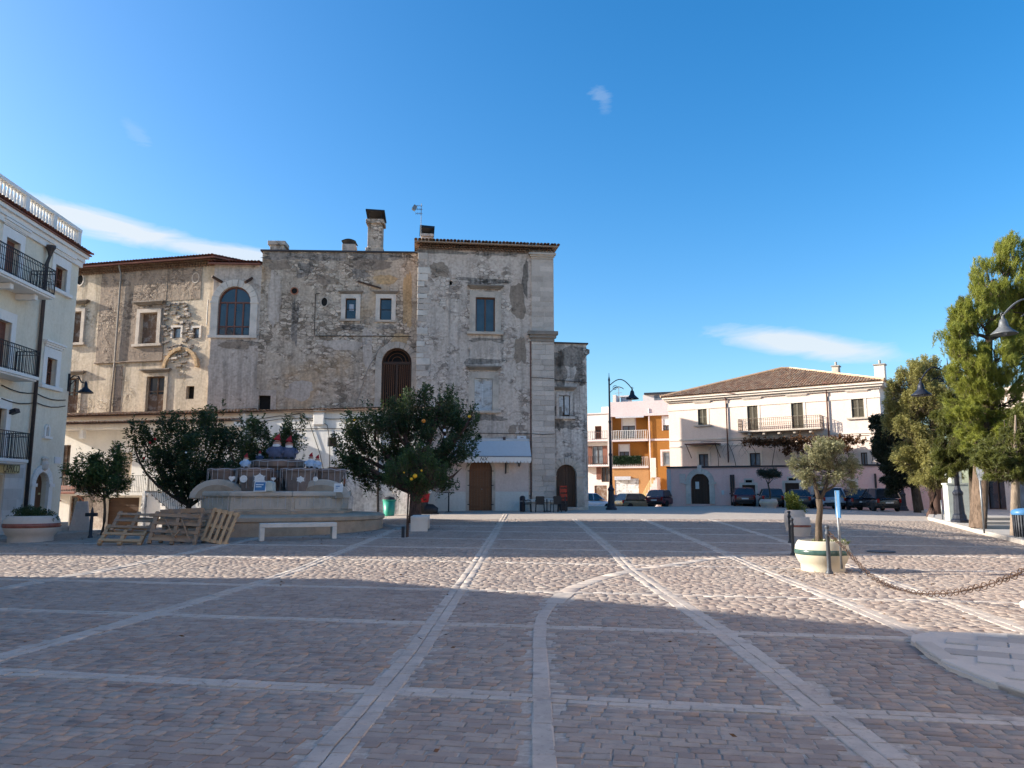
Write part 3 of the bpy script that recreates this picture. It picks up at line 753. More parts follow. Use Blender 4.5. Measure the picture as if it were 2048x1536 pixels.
def shutters(bld, a, b, c, d, y, m, slat=.055, name='window', leaves=2, mat2=None):
    """Closed louvred shutters: framed leaves with angled slats."""
    o = None
    for k in range(leaves):
        x0, x1 = a+(b-a)*k/leaves+.006, a+(b-a)*(k+1)/leaves-.006; w = min(.06, (x1-x0)*.18); zm = (c+d)/2
        f = MB(); f.box(x0, x0+w, y-.03, y+.03, c, d); f.box(x1-w, x1, y-.03, y+.03, c, d)
        for z0, z1 in ((c, c+w*1.3), (zm-w*.5, zm+w*.5), (d-w, d)): f.box(x0+w, x1-w, y-.028, y+.03, z0, z1)
        if o is None: o = f.build(name, m, bld)
        else: f.build('shutter', m, o)
        s = MB(); n = int((d-c)/slat)
        for i in range(n):
            z = c + (i+.5)*(d-c)/n; s.cbox(((x0+x1)/2, y+.005, z), (x1-x0-2*w, .045, .012), (R(38), 0, 0))
        s.build('slats', mat2 or m, o, kind='stuff')
    return o
def planks_door(bld, a, b, c, d, y, m, arch=False, n=6, leaves=2, name='door', rails=True):
    """Boarded door: each board its own piece under the door."""
    r = (b-a)/2; zs = d-r; o = None; cx = (a+b)/2
    def top(x): return zs + math.sqrt(max(0, r*r-(x-cx)**2)) if arch else d
    o = MB()
    if arch: o.prism([(a, c), (b, c)] + arch_pts(a, b, zs)[::-1], y+.03, y+.06)
    else: o.box(a, b, y+.03, y+.06, c, d)
    o = o.build(name, m, bld)
    for k in range(n):
        x0, x1 = a+(b-a)*k/n+.006, a+(b-a)*(k+1)/n-.006
        MB().prism([(x0, c), (x1, c), (x1, top(x1)), ((x0+x1)/2, top((x0+x1)/2)), (x0, top(x0))], y-random.uniform(.004,.010), y+.032).build('board', m, o)
    if rails:
        for z in (c+.18, (c+zs)/2+.1, zs-.05):
            for k in range(leaves): MB().box(a+(b-a)*k/leaves+.03, a+(b-a)*(k+1)/leaves-.03, y-.03, y-.008, z, z+.13).build('rail', m, o)
    return o
def tiles(poly, ridge_dir, m, parent, name='roof_tiles', tw=.21, tl=.36, lift=.02):
    """Half-round tiles laid on a planar polygon (world/local 3-D points); ridge_dir = horizontal direction of the courses."""
    P = [Vector(p) for p in poly]; e1 = Vector(ridge_dir).normalized()
    nrm = Vector((0,0,0))
    for i in range(1, len(P)-1): nrm += (P[i]-P[0]).cross(P[i+1]-P[0])
    nrm.normalize()
    if nrm.z < 0: nrm = -nrm
    e2 = nrm.cross(e1).normalized()
    if e2.z < 0: e2 = -e2                     # up the slope
    o = P[0]; uv = [((p-o).dot(e1), (p-o).dot(e2)) for p in P]
    u0, u1 = min(p[0] for p in uv), max(p[0] for p in uv); v0, v1 = min(p[1] for p in uv), max(p[1] for p in uv)
    nu, nv = int((u1-u0)/tw)+1, int((v1-v0)/tl)+1
    U, Vv = np.meshgrid(u0+(np.arange(nu)+.5)*tw, v0+(np.arange(nv)+.5)*tl); U, Vv = U.ravel(), Vv.ravel()
    ok = in_poly(U, Vv, uv); U, Vv = U[ok], Vv[ok]; n = len(U)
    if n == 0: return None
    U = U + RNG.normal(0, .008, n); Vv = Vv + RNG.normal(0, .012, n)
    prof = [(-.5, 0), (-.36, .3), (0, .46), (.36, .3), (.5, 0)]; Vt = np.zeros((n, 10, 3)); e1n, e2n, nn, on = (np.array(q) for q in (e1, e2, nrm, o))
    tlt = RNG.uniform(.0, .012, n)
    for k, (a, h) in enumerate(prof):
        for q, (dv, sc, up) in enumerate(((-.55*tl, 1.0, .03), (.55*tl, .84, .0))):
            Vt[:, k*2+q] = on + np.outer(U + a*tw*sc, e1n) + np.outer(Vv + dv, e2n) + np.outer(h*tw*sc*.8 + lift + up + tlt, nn)
    f = np.array([(2*k, 2*k+2, 2*k+3, 2*k+1) for k in range(4)])
    fs = (np.arange(n)[:, None, None]*10 + f[None]).reshape(-1, 4)
    return npmesh(name, Vt.reshape(-1, 3), fs, m, parent, kind='stuff')
def eave_tiles(bld, s0, s1, z, y, m, rows=3, step=.19, name='eave_tiles', out=.22):
    """Corbelled rows of round tile ends under a roof edge (Roman cornice)."""
    mb = MB(); n = int((s1-s0)/step)
    for r in range(rows):
        for k in range(n):
            x = s0 + (k+.5+(r % 2)*.5)*step; yy = y - .06 - out*(r/max(1, rows))
            pts = [(x+step*.46*math.cos(PI*j/4), z + r*.13 + step*.5*math.sin(PI*j/4)) for j in range(5)]
            for p, q in zip(pts, pts[1:]): mb.quad((p[0], yy-.12, p[1]), (q[0], yy-.12, q[1]), (q[0], yy+.25, q[1]), (p[0], yy+.25, p[1]))
        mb.box(s0, s1, y-.03-out*(r/max(1,rows)), y+.2, z+r*.13+.085, z+r*.13+.125)
    return mb.build(name, m, bld, kind='stuff')
def railing(bld, pts, h, m, gap=.11, r=.009, mid=False, name='railing', scroll=False):
    """Iron railing along a polyline of local points."""
    rails, bars = MB(), MB(); pts = [Vector(p) for p in pts]; up = Vector((0,0,h))
    for a, b in zip(pts, pts[1:]):
        rails.bar(a+up, b+up, .045, .03); rails.bar(a+Vector((0,0,.06)), b+Vector((0,0,.06)), .025)
        if mid: rails.bar(a+up*.86, b+up*.86, .022)
        L = (b-a).length; n = max(1, int(L/gap))
        for k in range(n+1):
            p = a.lerp(b, k/n); w = .035 if k in (0, n) else r*2
            bars.bar(p, p+up, w)
            if scroll and k < n:
                c = a.lerp(b, (k+.5)/n) + up*.5; d = (b-a).normalized()
                ring = [c + d*math.cos(2*PI*j/8)*gap*.42 + Vector((0,0,1))*math.sin(2*PI*j/8)*gap*.8 for j in range(9)]
                bars.tube(ring, r*.8, 4)
    o = rails.build(name, m, bld); bars.build('balusters', m, o, kind='stuff'); return o
def text(bld, s, size, m, loc, rot=(PI/2,0,0), shear=0, name='lettering', ext=.004):
    cu = bpy.data.curves.new(name, 'FONT'); cu.body = s; cu.size = size; cu.extrude = ext; cu.shear = shear; cu.align_x = 'CENTER'; cu.align_y = 'CENTER'
    o = bpy.data.objects.new(name, cu); COL.objects.link(o); cu.materials.append(m); o.location = loc; o.rotation_euler = rot
    me = bpy.data.meshes.new_from_object(o); q = bpy.data.objects.new(name, me); COL.objects.link(q); q.location = loc; q.rotation_euler = rot
    if not me.materials: me.materials.append(m)
    bpy.data.objects.remove(o)
    if bld is not None: q.parent = bld
    return q
def pipe(bld, pts, r, m, name='downpipe', n=8): return MB().tube(pts, r, n).build(name, m, bld, smooth=True)

def patch(B, Fc, px, py, rx, ry, m, y=0.0, n=26, th=.008, rough=.45):
    """A repaired or bare area of the wall: thin skin with a ragged outline."""
    s, z = Fc.sz(px, py); k = Fc.sz(px+1, py)[0]-s; P = []; r = 1.0
    for j in range(n): r = .6*r + .4*random.uniform(1-rough, 1+rough); t = 2*PI*j/n; q = (abs(math.cos(t))**4+abs(math.sin(t))**4)**-.25; P.append((s+rx*k*r*q*math.cos(t), z+ry*k*r*q*math.sin(t)))
    return MB().prism(P, y-th, y+.005).build('render_patch', m, B)

# ---------------------------------------------------------------- the palace: tower
def palace_tower():
    Fc = Face.px(828, 44.6, 1107, 45.6, gz(-2, 45)); B = Fc.root('palace_tower', label='tall grey rendered palace block with stone corner pilaster above the white awning', cat='building')
    zt = Fc.sz(960, 497)[1]; L = Fc.L
    up, lo = Fc.rect(951, 990, 595, 664), Fc.rect(949, 985, 757, 821); dr = Fc.rect(938, 984, 917, 1018); dr = (dr[0], dr[1], .02, dr[3])
    nich = Fc.rect(899, 904, 562, 570); vent = Fc.rect(955, 964, 869, 884)
    w = MB(); wall_mesh(w, 0, L, -.6, zt, [(*up, False), (*lo, False), (*dr, True), (*nich, False), (*vent, False)], .30); body(w, 0, L, -.6, zt, 14)
    w.build('wall', M['palazzo'], B)
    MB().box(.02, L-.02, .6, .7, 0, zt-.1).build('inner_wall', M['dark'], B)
    o = casement(B, *up, .16, M['wood_door'], cols=2); t = MB(); surround(t, *up, .24, .07); surround(t, up[0]-.24, up[1]+.24, up[2], up[3]+.24, .12, .035); t.build('surround', M['trim'], o)
    t = MB(); cornice(t, up[0]-.5, up[1]+.5, up[3]+.52, .22, .26); t.build('pediment', M['trim_dark'], o)
    MB().box(up[0]-.5, up[1]+.5, -.2, .05, up[2]-.17, up[2]-.005).build('sill', M['trim'], o, bevel=.02)
    o = MB().box(lo[0], lo[1], .1, .14, lo[2], lo[3]).build('window', M['wood_white'], B)
    for k in range(2):
        x0, x1 = lo[0]+(lo[1]-lo[0])*k/2, lo[0]+(lo[1]-lo[0])*(k+1)/2; h = lo[3]-lo[2]
        f = MB(); f.box(x0+.01, x0+.09, .05, .1, lo[2], lo[3]); f.box(x1-.09, x1-.01, .05, .1, lo[2], lo[3])
        for q in (0, .42, .95): f.box(x0+.09, x1-.09, .05, .1, lo[2]+h*q, lo[2]+h*q+.09)
        f.build('shutter', M['wood_white'], o)
    t = MB(); surround(t, *lo, .2, .06); surround(t, lo[0]-.2, lo[1]+.2, lo[2], lo[3]+.2, .16, .035); t.build('surround', M['trim'], o)
    t = MB(); cornice(t, lo[0]-.5, lo[1]+.5, lo[3]+.5, .24, .26); t.build('pediment', M['trim_dark'], o)
    MB().box(lo[0]-.3, lo[1]+.48, -.16, .05, lo[2]-.15, lo[2]-.005).build('sill', M['trim'], o, bevel=.02)
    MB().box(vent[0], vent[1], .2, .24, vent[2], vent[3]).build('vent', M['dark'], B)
    # painted ground floor: pink render above an off-white dado
    a0, a1 = Fc.sz(852, 960)[0], Fc.sz(1057, 960)[0]; zt2 = Fc.sz(1000, 884)[1]; zd = Fc.sz(1020, 983)[1]; sw = .19
    pk = MB()
    wall_mesh(pk, a0, a1, zd, zt2, [(dr[0]-sw, dr[1]+sw, zd, dr[3]+sw, True)], .028, -.03); body(pk, a0, a1, zd, zt2, .028, -.03, False)
    for q0, q1 in ((a0, dr[0]-sw), (dr[1]+sw, a1)): MB().box(q0, q1, -.045, 0, -.4, zd-.003).build('dado', M['dado'], B)
    pk.build('pink_render', M['shop_pink'], B)
    o = planks_door(B, *dr, .14, M['wood_door'], True, 8); t = MB(); surround(t, *dr, sw, .055, True); t.build('surround', M['trim'], o)
    for z in (.35, 1.45, dr[3]-.75):
        for s in (-1, 1): x = dr[0] if s < 0 else dr[1]; MB().box(x-.05-.04*(s<0), x+.05+.04*(s>0), -.09, -.03, z, z+.05).build('hinge', M['iron'], o)
    MB().lathe([(.012,0),(.03,.02),(.03,.05),(.0,.06)], 10, M=Matrix.Translation(((dr[0]+dr[1])/2+.08, .12, 1.25)) @ Matrix.Rotation(PI/2, 4, 'X')).build('knob', M['steel'], o)
    # corner pilaster of squared blocks
    p0, p1 = Fc.sz(1063, 800)[0], L+.06; zc0, zc1 = Fc.sz(1083, 684)[1], Fc.sz(1083, 664)[1]; zcap = Fc.sz(1083, 519)[1]; zb = Fc.sz(1083, 995)[1]
    pil = MB().box(p0+.02, p1-.02, -.09, .1, 0, zt-.02).build('pilaster', M['ashlar'], B)
    z, r = zb, 0
    while z < zcap - .05:
        h = random.uniform(.26, .36)
        if z < zc0 and z+h > zc0-.08: h = zc0 - z
        if zc0 <= z < zc1: z = zc1; continue
        if z+h > zcap: h = zcap - z
        k = p0 + (p1-p0)*random.uniform(.35, .65); dy = .11 if z < zc0 else .08
        for q0, q1 in ((p0, k), (k, p1)): MB().box(q0+.004, q1-.004, -dy-random.uniform(.0,.03), -.05, z+.004, z+h-.005).build('block', M['ashlar'], pil, bevel=.012)
        z += h; r += 1
    MB().box(p1-.001, p1+.03, -.1, .35, 0, zt-.1).build('return', M['ashlar'], pil)
    t = MB(); cornice(t, p0-.22, p1+.24, zc0, zc1-zc0, .32, -.05); t.build('cornice', M['trim_dark'], pil)
    t = MB(); cornice(t, p0-.16, p1+.16, zcap, .36, .24, -.05); t.build('capital', M['trim'], pil)
    MB().box(p0-.25, p1+.15, -.32, 0, -.4, zb-.28).box(p0-.38, p1+.22, -.46, 0, zb-.28, zb-.1).build('plinth', M['trim_white'], pil, bevel=.03)
    # quoin stones of the left corner
    z = 5.0
    while z < zt - .4:
        h = random.uniform(.3, .5); w_ = random.uniform(.35, .8)
        if random.random() < .7: MB().box(-.02, w_, -.025, .02, z+.02, z+h-.02).build('quoin', M['trim_white'] if random.random() < .35 else M['ashlar'], B, bevel=.02)
        z += h
    # tiled eave
    eave_tiles(B, -.05, L+.15, zt-.18, 0, M['rooftile'], 3)
    rf = MB().add([(-.25,-.42,zt+.22), (L+.35,-.42,zt+.22), (L+.35,14,zt+.9), (-.25,14,zt+.9), (-.25,-.42,zt+.14), (L+.35,-.42,zt+.14), (L+.35,14,zt+.8), (-.25,14,zt+.8)],
        [(0,1,2,3),(7,6,5,4),(0,4,5,1),(1,5,6,2),(2,6,7,3),(3,7,4,0)]).build('roof', M['rooftile'], B)
    tiles([(-.25,-.5,zt+.22), (L+.35,-.5,zt+.22), (L+.35,6,zt+.54), (-.25,6,zt+.54)], (1,0,0), M['rooftile'], rf)
    # chimney with flat cowl
    a, b, c_, d_ = Fc.rect(843, 866, 455, 476); ch = MB(); ch.box(a, b, 1.2, 1.9, zt, d_-.15).box(a-.06, b+.06, 1.12, 1.98, d_-.15, d_+.02)
    ch = ch.build('chimney', M['palazzo'], rf, bevel=.02); q = MB()
    for x in (a+.05, b-.05):
        for y in (1.25, 1.85): q.box(x-.02, x+.02, y-.02, y+.02, d_, d_+.22)
    q.cbox(((a+b)/2, 1.55, d_+.3), (b-a+.22, 1.0, .16), (R(-16), R(3), 0)); q.build('chimney_cowl', M['black'], rf)
    s, z1 = Fc.sz(843, 395); q = MB().tube([(s, 1.0, zt+.1), (s, 1.0, z1)], .022, 6)
    for k, (dz, ln) in enumerate(((.0, .55), (-.22, .4), (-.5, .3))):
        q.bar((s-.35, 1.0, z1-.15+dz), (s+.08, 1.0, z1-.15+dz), .025)
        for j in range(4): q.bar((s-.33+j*.1, 1.0-ln*.4, z1-.15+dz-.12), (s-.33+j*.1, 1.0+ln*.4, z1-.15+dz+.12), .02)
    q.cbox((s-.42, 1.0, z1-.3), (.2, .3, .3), (0, R(30), 0)); q.build('antenna', M['steel'], rf)
    # cables, broken downpipe trace, small lamp bracket
    zc = Fc.sz(1083, 756)[1]; zc2 = Fc.sz(1083, 868)[1]
    MB().tube([(Fc.sz(930,866)[0], -.06, Fc.sz(930,866)[1]), (p0-.05, -.06, Fc.sz(1060,868)[1])], .018, 5).build('cable', M['rope'], B)
    MB().tube([(p0-.03, -.16, zc2), ((p0+p1)/2, -.17, zc2-.05), (p1, -.16, zc2)], .016, 5).build('cable', M['rope'], B)
    MB().tube([(p0-.06, -.05, .1), (p0-.06, -.05, zc0)], .03, 6).build('downpipe', M['pipe_brown'], B)
    MB().tube([(p0-.03, -.16, zc), (p1, -.16, zc-.04)], .016, 5).build('cable', M['rope'], B)
    s, z = Fc.sz(898, 640); MB().box(s-.06, s+.06, -.03, .02, Fc.sz(898,690)[1], Fc.sz(898,575)[1]).build('flue_patch', M['palazzo_light'], B)
    # console bracket, marble street plaque, spotlight
    a, b, c_, d_ = Fc.rect(1013, 1018, 906, 946); q = MB().box(a, b, -.34, -.03, d_-.1, d_).box(a, b, -.12, -.03, c_, d_-.1)
    for k in range(4): q.cbox(((a+b)/2, -.20+.025*k, d_-.14-k*.2), (b-a-.01, .14, .17))
    q.build('console', M['trim'], B, bevel=.02); MB().box(a-.09, a-.03, -.09, -.03, c_-.05, d_).build('conduit', M['pipe_dark'], B)
    a, b, c_, d_ = Fc.rect(1034, 1052, 872, 881); pq = MB().box(a, b, -.06, -.03, c_, d_).build('street_plaque', M['marble'], B)
    q = MB().box(a+.12, b-.06, -.064, -.06, c_+.06, c_+.10).box(a+.2, b-.16, -.064, -.06, c_+.15, c_+.18); q.build('inscription', M['letter'], pq)
    s, z = Fc.sz(1008, 877); q = MB().box(s-.08, s+.08, -.15, 0, z-.1, z+.08); q.build('spotlight', M['pipe_dark'], B)
    for a in ((970,680,30,5),(930,690,4,24),(1003,690,3,22),(970,562,44,6),(968,722,40,5),(968,835,30,6),(1050,560,6,40),(880,502,40,5),(1000,506,50,5),(843,600,5,60)): patch(B, Fc, *a, M['stain'], rough=.8, th=.006)
    lt, dk = M['palazzo_light'], M['greyrender']
    for a in ((858,755,16,34,lt),(905,760,10,40,lt),(1025,858,8,9,dk),(985,858,24,16,lt),(870,640,18,30,lt),(925,690,12,30,lt),(968,700,34,18,lt),(1000,770,10,16,lt),(850,720,10,20,lt),(1035,600,14,30,dk),(1040,700,12,30,dk),(880,540,20,16,dk),(925,600,8,22,lt),(905,825,14,18,dk)):
        patch(B, Fc, a[0], a[1], a[2], a[3], a[4])
    return Fc, B, dr
TW, TWB, TW_DOOR = palace_tower()

def awning():
    Fc = TW; a = Fc.sz(905, 900)[0]; b = Fc.sz(1058, 900)[0]; zt = Fc.sz(1000, 881)[1]; zb = Fc.sz(1000, 913, .9)[1]; out = .95
    o = thing('awning', tuple(Fc.world((a+b)/2, 0, zt)), Fc.ang, 'white cloth awning with scalloped edge over the arched brown door', 'awning'); h = (b-a)/2
    dz = zb - zt
    MB().add([(-h,-.12,-.02), (h,-.12,-.02), (h,-out,dz), (-h,-out,dz), (-h,-.12,-.04), (h,-.12,-.04), (h,-out,dz-.02), (-h,-out,dz-.02)],
        [(0,3,2,1),(4,5,6,7),(0,1,5,4),(1,2,6,5),(2,3,7,6),(3,0,4,7)]).build('canopy', M['awning'], o)
    MB().box(-h, h, -.14, -.03, -.03, .10).build('cassette', M['awning'], o, bevel=.02)
    P = [(-h, dz-.02)]; n = 22; w = 2*h/n
    for k in range(n):
        x = -h + k*w; P += [(x+w*.06, dz-.33), (x+w*.5, dz-.37), (x+w*.84, dz-.33), (x+w*.88, dz-.25), (x+w*.98, dz-.25)]
    P += [(h, dz-.02)]; MB().prism(P, -out-.012, -out).build('valance', M['valance'], o); MB().tube([(-h, -out-.01, dz), (h, -out-.01, dz)], .03, 8).build('front_bar', M['steel'], o)
    s, z = Fc.sz(967, 918, .95); text(o, 'NX', .30, M['black'], (s-(a+b)/2, -out-.018, z-zt), shear=.3)
    for s in (-h+.1, h-.1): MB().bar((s, -.05, -.2), (s, -out+.03, dz), .03).build('arm', M['steel'], o)
awning()

# annex with the arched dark door
def annex():
    Fc = Face.px(1105.5, 46.0, 1177, 46.35, gz(3, 46)); B = Fc.root('palace_annex', label='narrow lower palace annex stained black with an arched stone doorway', cat='building'); L = Fc.L
    zt = Fc.sz(1140, 688)[1]; w1 = Fc.rect(1118, 1140, 791, 833); dr = Fc.rect(1112, 1153, 929, 1010); dr = (dr[0], dr[1], .18, dr[3])
    w = MB(); wall_mesh(w, 0, L, -.6, zt, [(*w1, False), (*dr, True)], .3); body(w, 0, L, -.6, zt, 11.2); w.build('wall', M['annex'], B)
    MB().box(-.03, L+.1, -.1, 11.3, zt, zt+.09).build('roof', M['pipe_dark'], B)
    rw = MB().box(-4.8, L-1.75, 11.2, 26.8, -.6, 14.6).build('rear_wing', M['annex'], B)
    o = MB().box(w1[0], w1[1], .12, .15, w1[2], w1[3]).build('window', M['wood_dark'], B)
    for k in range(2):
        x0, x1 = w1[0]+(w1[1]-w1[0])*k/2+.03, w1[0]+(w1[1]-w1[0])*(k+1)/2-.03
        MB().box(x0, x1-.03*(k==0), .08, .12, w1[2]+(.25 if k == 0 else .12), w1[3]-.03).build('shutter', M['wood_white'], o)
    t = MB(); surround(t, *w1, .17, .05); t.build('surround', M['annex'], o); t = MB(); cornice(t, w1[0]-.4, w1[1]+.38, w1[3]+.32, .2, .22); t.build('pediment', M['trim_dark'], o)
    MB().box(w1[0]-.4, w1[1]+.34, -.18, .04, w1[2]-.15, w1[2]-.004).build('sill', M['annex'], o)
    o = planks_door(B, *dr, .2, M['wood_dark'], True, 6, rails=False); t = MB(); surround(t, *dr, .42, .09, True); t.box(dr[0]-.5, dr[0]+.0, -.16, .02, dr[3]-(dr[1]-dr[0])/2-.12, dr[3]-(dr[1]-dr[0])/2)
    t.box(dr[1], dr[1]+.5, -.16, .02, dr[3]-(dr[1]-dr[0])/2-.12, dr[3]-(dr[1]-dr[0])/2); t.box(dr[1]-.02, dr[1]+.47, -.14, .02, 0, .45)
    t.build('surround', M['trim'], o, bevel=.01)
    MB().box(dr[0]-.1, dr[1]+.55, -.55, 0, -.1, .17).build('step', M['trim'], B, bevel=.02)
    z = Fc.sz(1140, 762)[1]; MB().tube([(0, -.04, z+.05), (L*.5, -.05, z-.02), (L, -.04, z-.08)], .018, 5).build('cable', M['rope'], B)
    for a in ((1140,712,30,20,),(1120,740,14,30),(1160,745,12,22),(1118,835,8,20),(1130,850,20,8)): patch(B, Fc, *a, M['stain'], rough=.7)
    MB().box(L-.02, L+.12, .5, 1.0, zt-1.9, zt-1.75).build('wall_fitting', M['iron'], B)
annex()

# ---------------------------------------------------------------- the palace: long rubble wall
def hole(B, Fc, px, py, rx, ry, name='round_opening', m=None):
    s, z = Fc.sz(px, py); k = (Fc.sz(px+1, py)[0]-s)
    n = 14; ring = [(s+rx*k*math.cos(2*PI*j/n), z+ry*k*math.sin(2*PI*j/n)) for j in range(n)]
    o = MB().prism(ring, -.012, .01).build(name, M['dark'], B)
    r2 = [(s+(rx+2)*k*math.cos(2*PI*j/n), z+(ry+2)*k*math.sin(2*PI*j/n)) for j in range(n)]; t = MB()
    for j in range(n): t.prism([ring[j], ring[(j+1)%n], r2[(j+1)%n], r2[j]], -.05, .01)
    t.build('rim', m or M['trim'], o); return o
def palace_main():
    Fc = Face.px(403, 45.1, 829, 45.65, 0.0); B = Fc.root('palace_wall', label='long rubble stone palace front with arched window and chimneys', cat='building'); L = Fc.L
    sA = Fc.sz(521, 600)[0]; zA = Fc.sz(460, 529)[1]; zM = Fc.sz(690, 505)[1]
    aw = Fc.rect(436, 501, 573, 671); g = Fc.rect(763, 823, 696, 815); w1 = Fc.rect(691, 712, 597, 638); w2 = Fc.rect(760, 783, 597, 640); w3 = Fc.rect(517, 541, 791, 822)
    w = MB(); wall_mesh(w, sA, L, -1, zM, [(*g, True), (*w1, False), (*w2, False), (*w3, False)], .35); body(w, sA, L, -1, zM, 13); w.build('wall', M['palazzo_main'], B)
    w = MB(); wall_mesh(w, 0, sA-.002, -1, zA, [(*aw, True)], .35); body(w, 0, sA-.002, -1, zA, 13); w.build('wall', M['palazzo_light'], B)
    MB().box(sA-.12, L, -.1, 13, zM, zM+.1).build('roof', M['pipe_dark'], B)
    rf = MB().add([(-.3,-.35,zA+.02), (sA-.05,-.35,zA+.02), (sA-.05,8,zA+1.3), (-.3,8,zA+1.3), (-.3,-.35,zA-.06), (sA-.05,-.35,zA-.06), (sA-.05,8,zA+1.2), (-.3,8,zA+1.2)],
        [(0,1,2,3),(7,6,5,4),(0,4,5,1),(1,5,6,2),(2,6,7,3),(3,7,4,0)]).build('roof', M['rooftile_red'], B)
    tiles([(-.3,-.4,zA+.04), (sA-.05,-.4,zA+.04), (sA-.05,4,zA+.71), (-.3,4,zA+.71)], (1,0,0), M['rooftile_red'], rf)
    o = casement(B, *aw, .2, M['wood_shutter'], True, 4, transom=.28, fw=.08); t = MB(); surround(t, *aw, .42, .07, True); t.box(aw[0]-.5, aw[1]+.46, -.12, .05, aw[2]-.16, aw[2]-.002)
    t.build('surround', M['trim_white'], o)
    for x in (aw[0], aw[1]): MB().box(x-.48 if x == aw[0] else x-.02, x+.02 if x == aw[0] else x+.48, -.1, .02, aw[3]-(aw[1]-aw[0])/2-.08, aw[3]-(aw[1]-aw[0])/2+.03).build('impost', M['trim_white'], o)
    # barred gateway
    gt = MB(); a, b, c, d = g; r = (b-a)/2; zs = d-r
    P, Q = arch_pts(a, b, zs), arch_pts(a+.09, b-.09, zs)
    for i in range(len(P)-1): gt.prism([P[i], P[i+1], Q[i+1], Q[i]], .18, .26)
    gt.box(a, a+.09, .18, .26, c, zs); gt.box(b-.09, b, .18, .26, c, zs); gt.box(a, b, .16, .27, zs-.08, zs+.08); gt.box((a+b)/2-.06, (a+b)/2+.06, .16, .27, c, zs-.08)
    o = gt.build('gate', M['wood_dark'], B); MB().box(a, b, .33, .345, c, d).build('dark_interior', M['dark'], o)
    for k in range(1, 15): x = a+(b-a)*k/15; MB().box(x-.025, x+.025, .2, .24, c, zs-.08).build('bar', M['wood_door'], o)
    for rr in (.35, .6, .82):
        A = arch_pts((a+b)/2-r*rr, (a+b)/2+r*rr, zs+.08, 10); MB().tube([(x, .22, z) for x, z in A], .022, 5).build('fan_ring', M['wood_door'], o)
    t = MB(); surround(t, *g, .38, .08, True); t.build('surround', M['trim'], o)
    for i, q in enumerate((w1, w2)):
        o = casement(B, *q, .16, M['wood_dark'], cols=1, rows=2, fw=.05); t = MB(); surround(t, *q, .26, .06); t.build('surround', M['trim_white'], o)
        t = MB(); cornice(t, q[0]-.45, q[1]+.42, q[3]+.3, .16, .16); t.build('pediment', M['trim_dark'], o); MB().box(q[0]-.3, q[1]+.3, -.1, .04, q[2]-.13, q[2]-.003).build('sill', M['trim'], o)
    MB().box((w1[0]+w1[1])/2-.12, (w1[0]+w1[1])/2+.16, .14, .15, w1[2]+.55, w1[2]+.95).build('paper_sheet', M['curtain'], B)
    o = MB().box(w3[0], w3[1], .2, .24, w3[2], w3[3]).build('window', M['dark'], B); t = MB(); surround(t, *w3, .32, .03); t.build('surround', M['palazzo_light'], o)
    hole(B, Fc, 589, 582, 6, 6, m=M['terracotta']); hole(B, Fc, 649, 604, 6, 9)
    # iron ties, stains, cable runs
    for (x0, y0, x1, y1) in ((631,588,629,670), (629,672,822,673), (632,588,640,587)):
        p, q = Fc.sz(x0, y0), Fc.sz(x1, y1); MB().tube([(p[0], -.03, p[1]), (q[0], -.03, q[1])], .022, 5).build('cable', M['rope'], B)
    p, q = Fc.sz(716, 563), Fc.sz(762, 577); MB().bar((p[0], -.08, p[1]), (q[0], -.08, q[1]), .09).build('tie_beam', M['wood_dark'], B)
    for (x0, y0, x1, y1) in ((428,556,444,564), (494,568,504,556)):
        p, q = Fc.sz(x0, y0), Fc.sz(x1, y1); MB().tube([(p[0], -.35, p[1]), (q[0], .05, q[1])], .09, 8).build('spout', M['wood_dark'], B)
    p, q = Fc.sz(417, 600), Fc.sz(414, 651); MB().tube([(p[0], -.06, p[1]), (q[0], -.06, q[1])], .04, 6).build('downpipe', M['pipe_grey'], B)
    p, q, r_ = Fc.sz(768, 680), Fc.sz(735, 740), Fc.sz(712, 810); MB().tube([(p[0], -.04, p[1]), (q[0], -.05, q[1]), (r_[0], -.04, r_[1])], .022, 5).build('cable', M['pipe_grey'], B)
    # chimneys
    def chim(px0, px1, ptop, y0, dep, cap=None, base=None, m='palazzo_light'):
        a, b, c, d = Fc.rect(px0, px1, ptop, 502); q = MB().box(a, b, y0, y0+dep, zM-.1, d)
        if base: q.box(a-.1, b+.1, y0-.1, y0+dep+.1, zM-.1, zM+base); q.box(a-.12, b+.12, y0-.12, y0+dep+.12, d-.28, d-.02)
        o = q.build('chimney', M[m], B, bevel=.02)
        if cap == 'flat':
            t = MB(); [t.box(x-.015, x+.015, y-.015, y+.015, d, d+.34) for x in (a+.06, b-.06) for y in (y0+.06, y0+dep-.06)]
            t.cbox(((a+b)/2, y0+dep/2, d+.36), (b-a+.3, dep+.4, .09), (R(-16), R(3), 0)); t.build('cowl', M['black'], o)
        if cap == 'arc':
            t = MB(); A = [(a-.03+(b-a+.06)*k/8, d+.1+.16*math.sin(PI*(k+.6)/9)) for k in range(9)]
            for p, q_ in zip(A, A[1:]): t.prism([p, q_, (q_[0], q_[1]+.05), (p[0], p[1]+.05)], y0-.1, y0+dep+.1)
            for x in (a+.06, b-.06): t.box(x-.015, x+.015, y0+.1, y0+.13, d, d+.14)
            t.build('cowl', M['black'], o)
    chim(531, 559, 471, 1.0, .8, None, .3); chim(677, 704, 475, 1.2, .8, 'arc'); chim(731, 760, 428, .9, .9, 'flat', .62, 'palazzo_main')
    lt, dk, oc = M['palazzo_light'], M['greyrender'], M['ochre_shade']
    for a in ((560,512,36,7),(640,513,40,7),(740,513,60,7),(800,515,20,6),(610,540,16,14),(720,548,18,10),(590,640,6,40),(480,685,34,6),(700,655,22,6),(772,655,18,6)): patch(B, Fc, *a, M['stain'], rough=.8, th=.006)
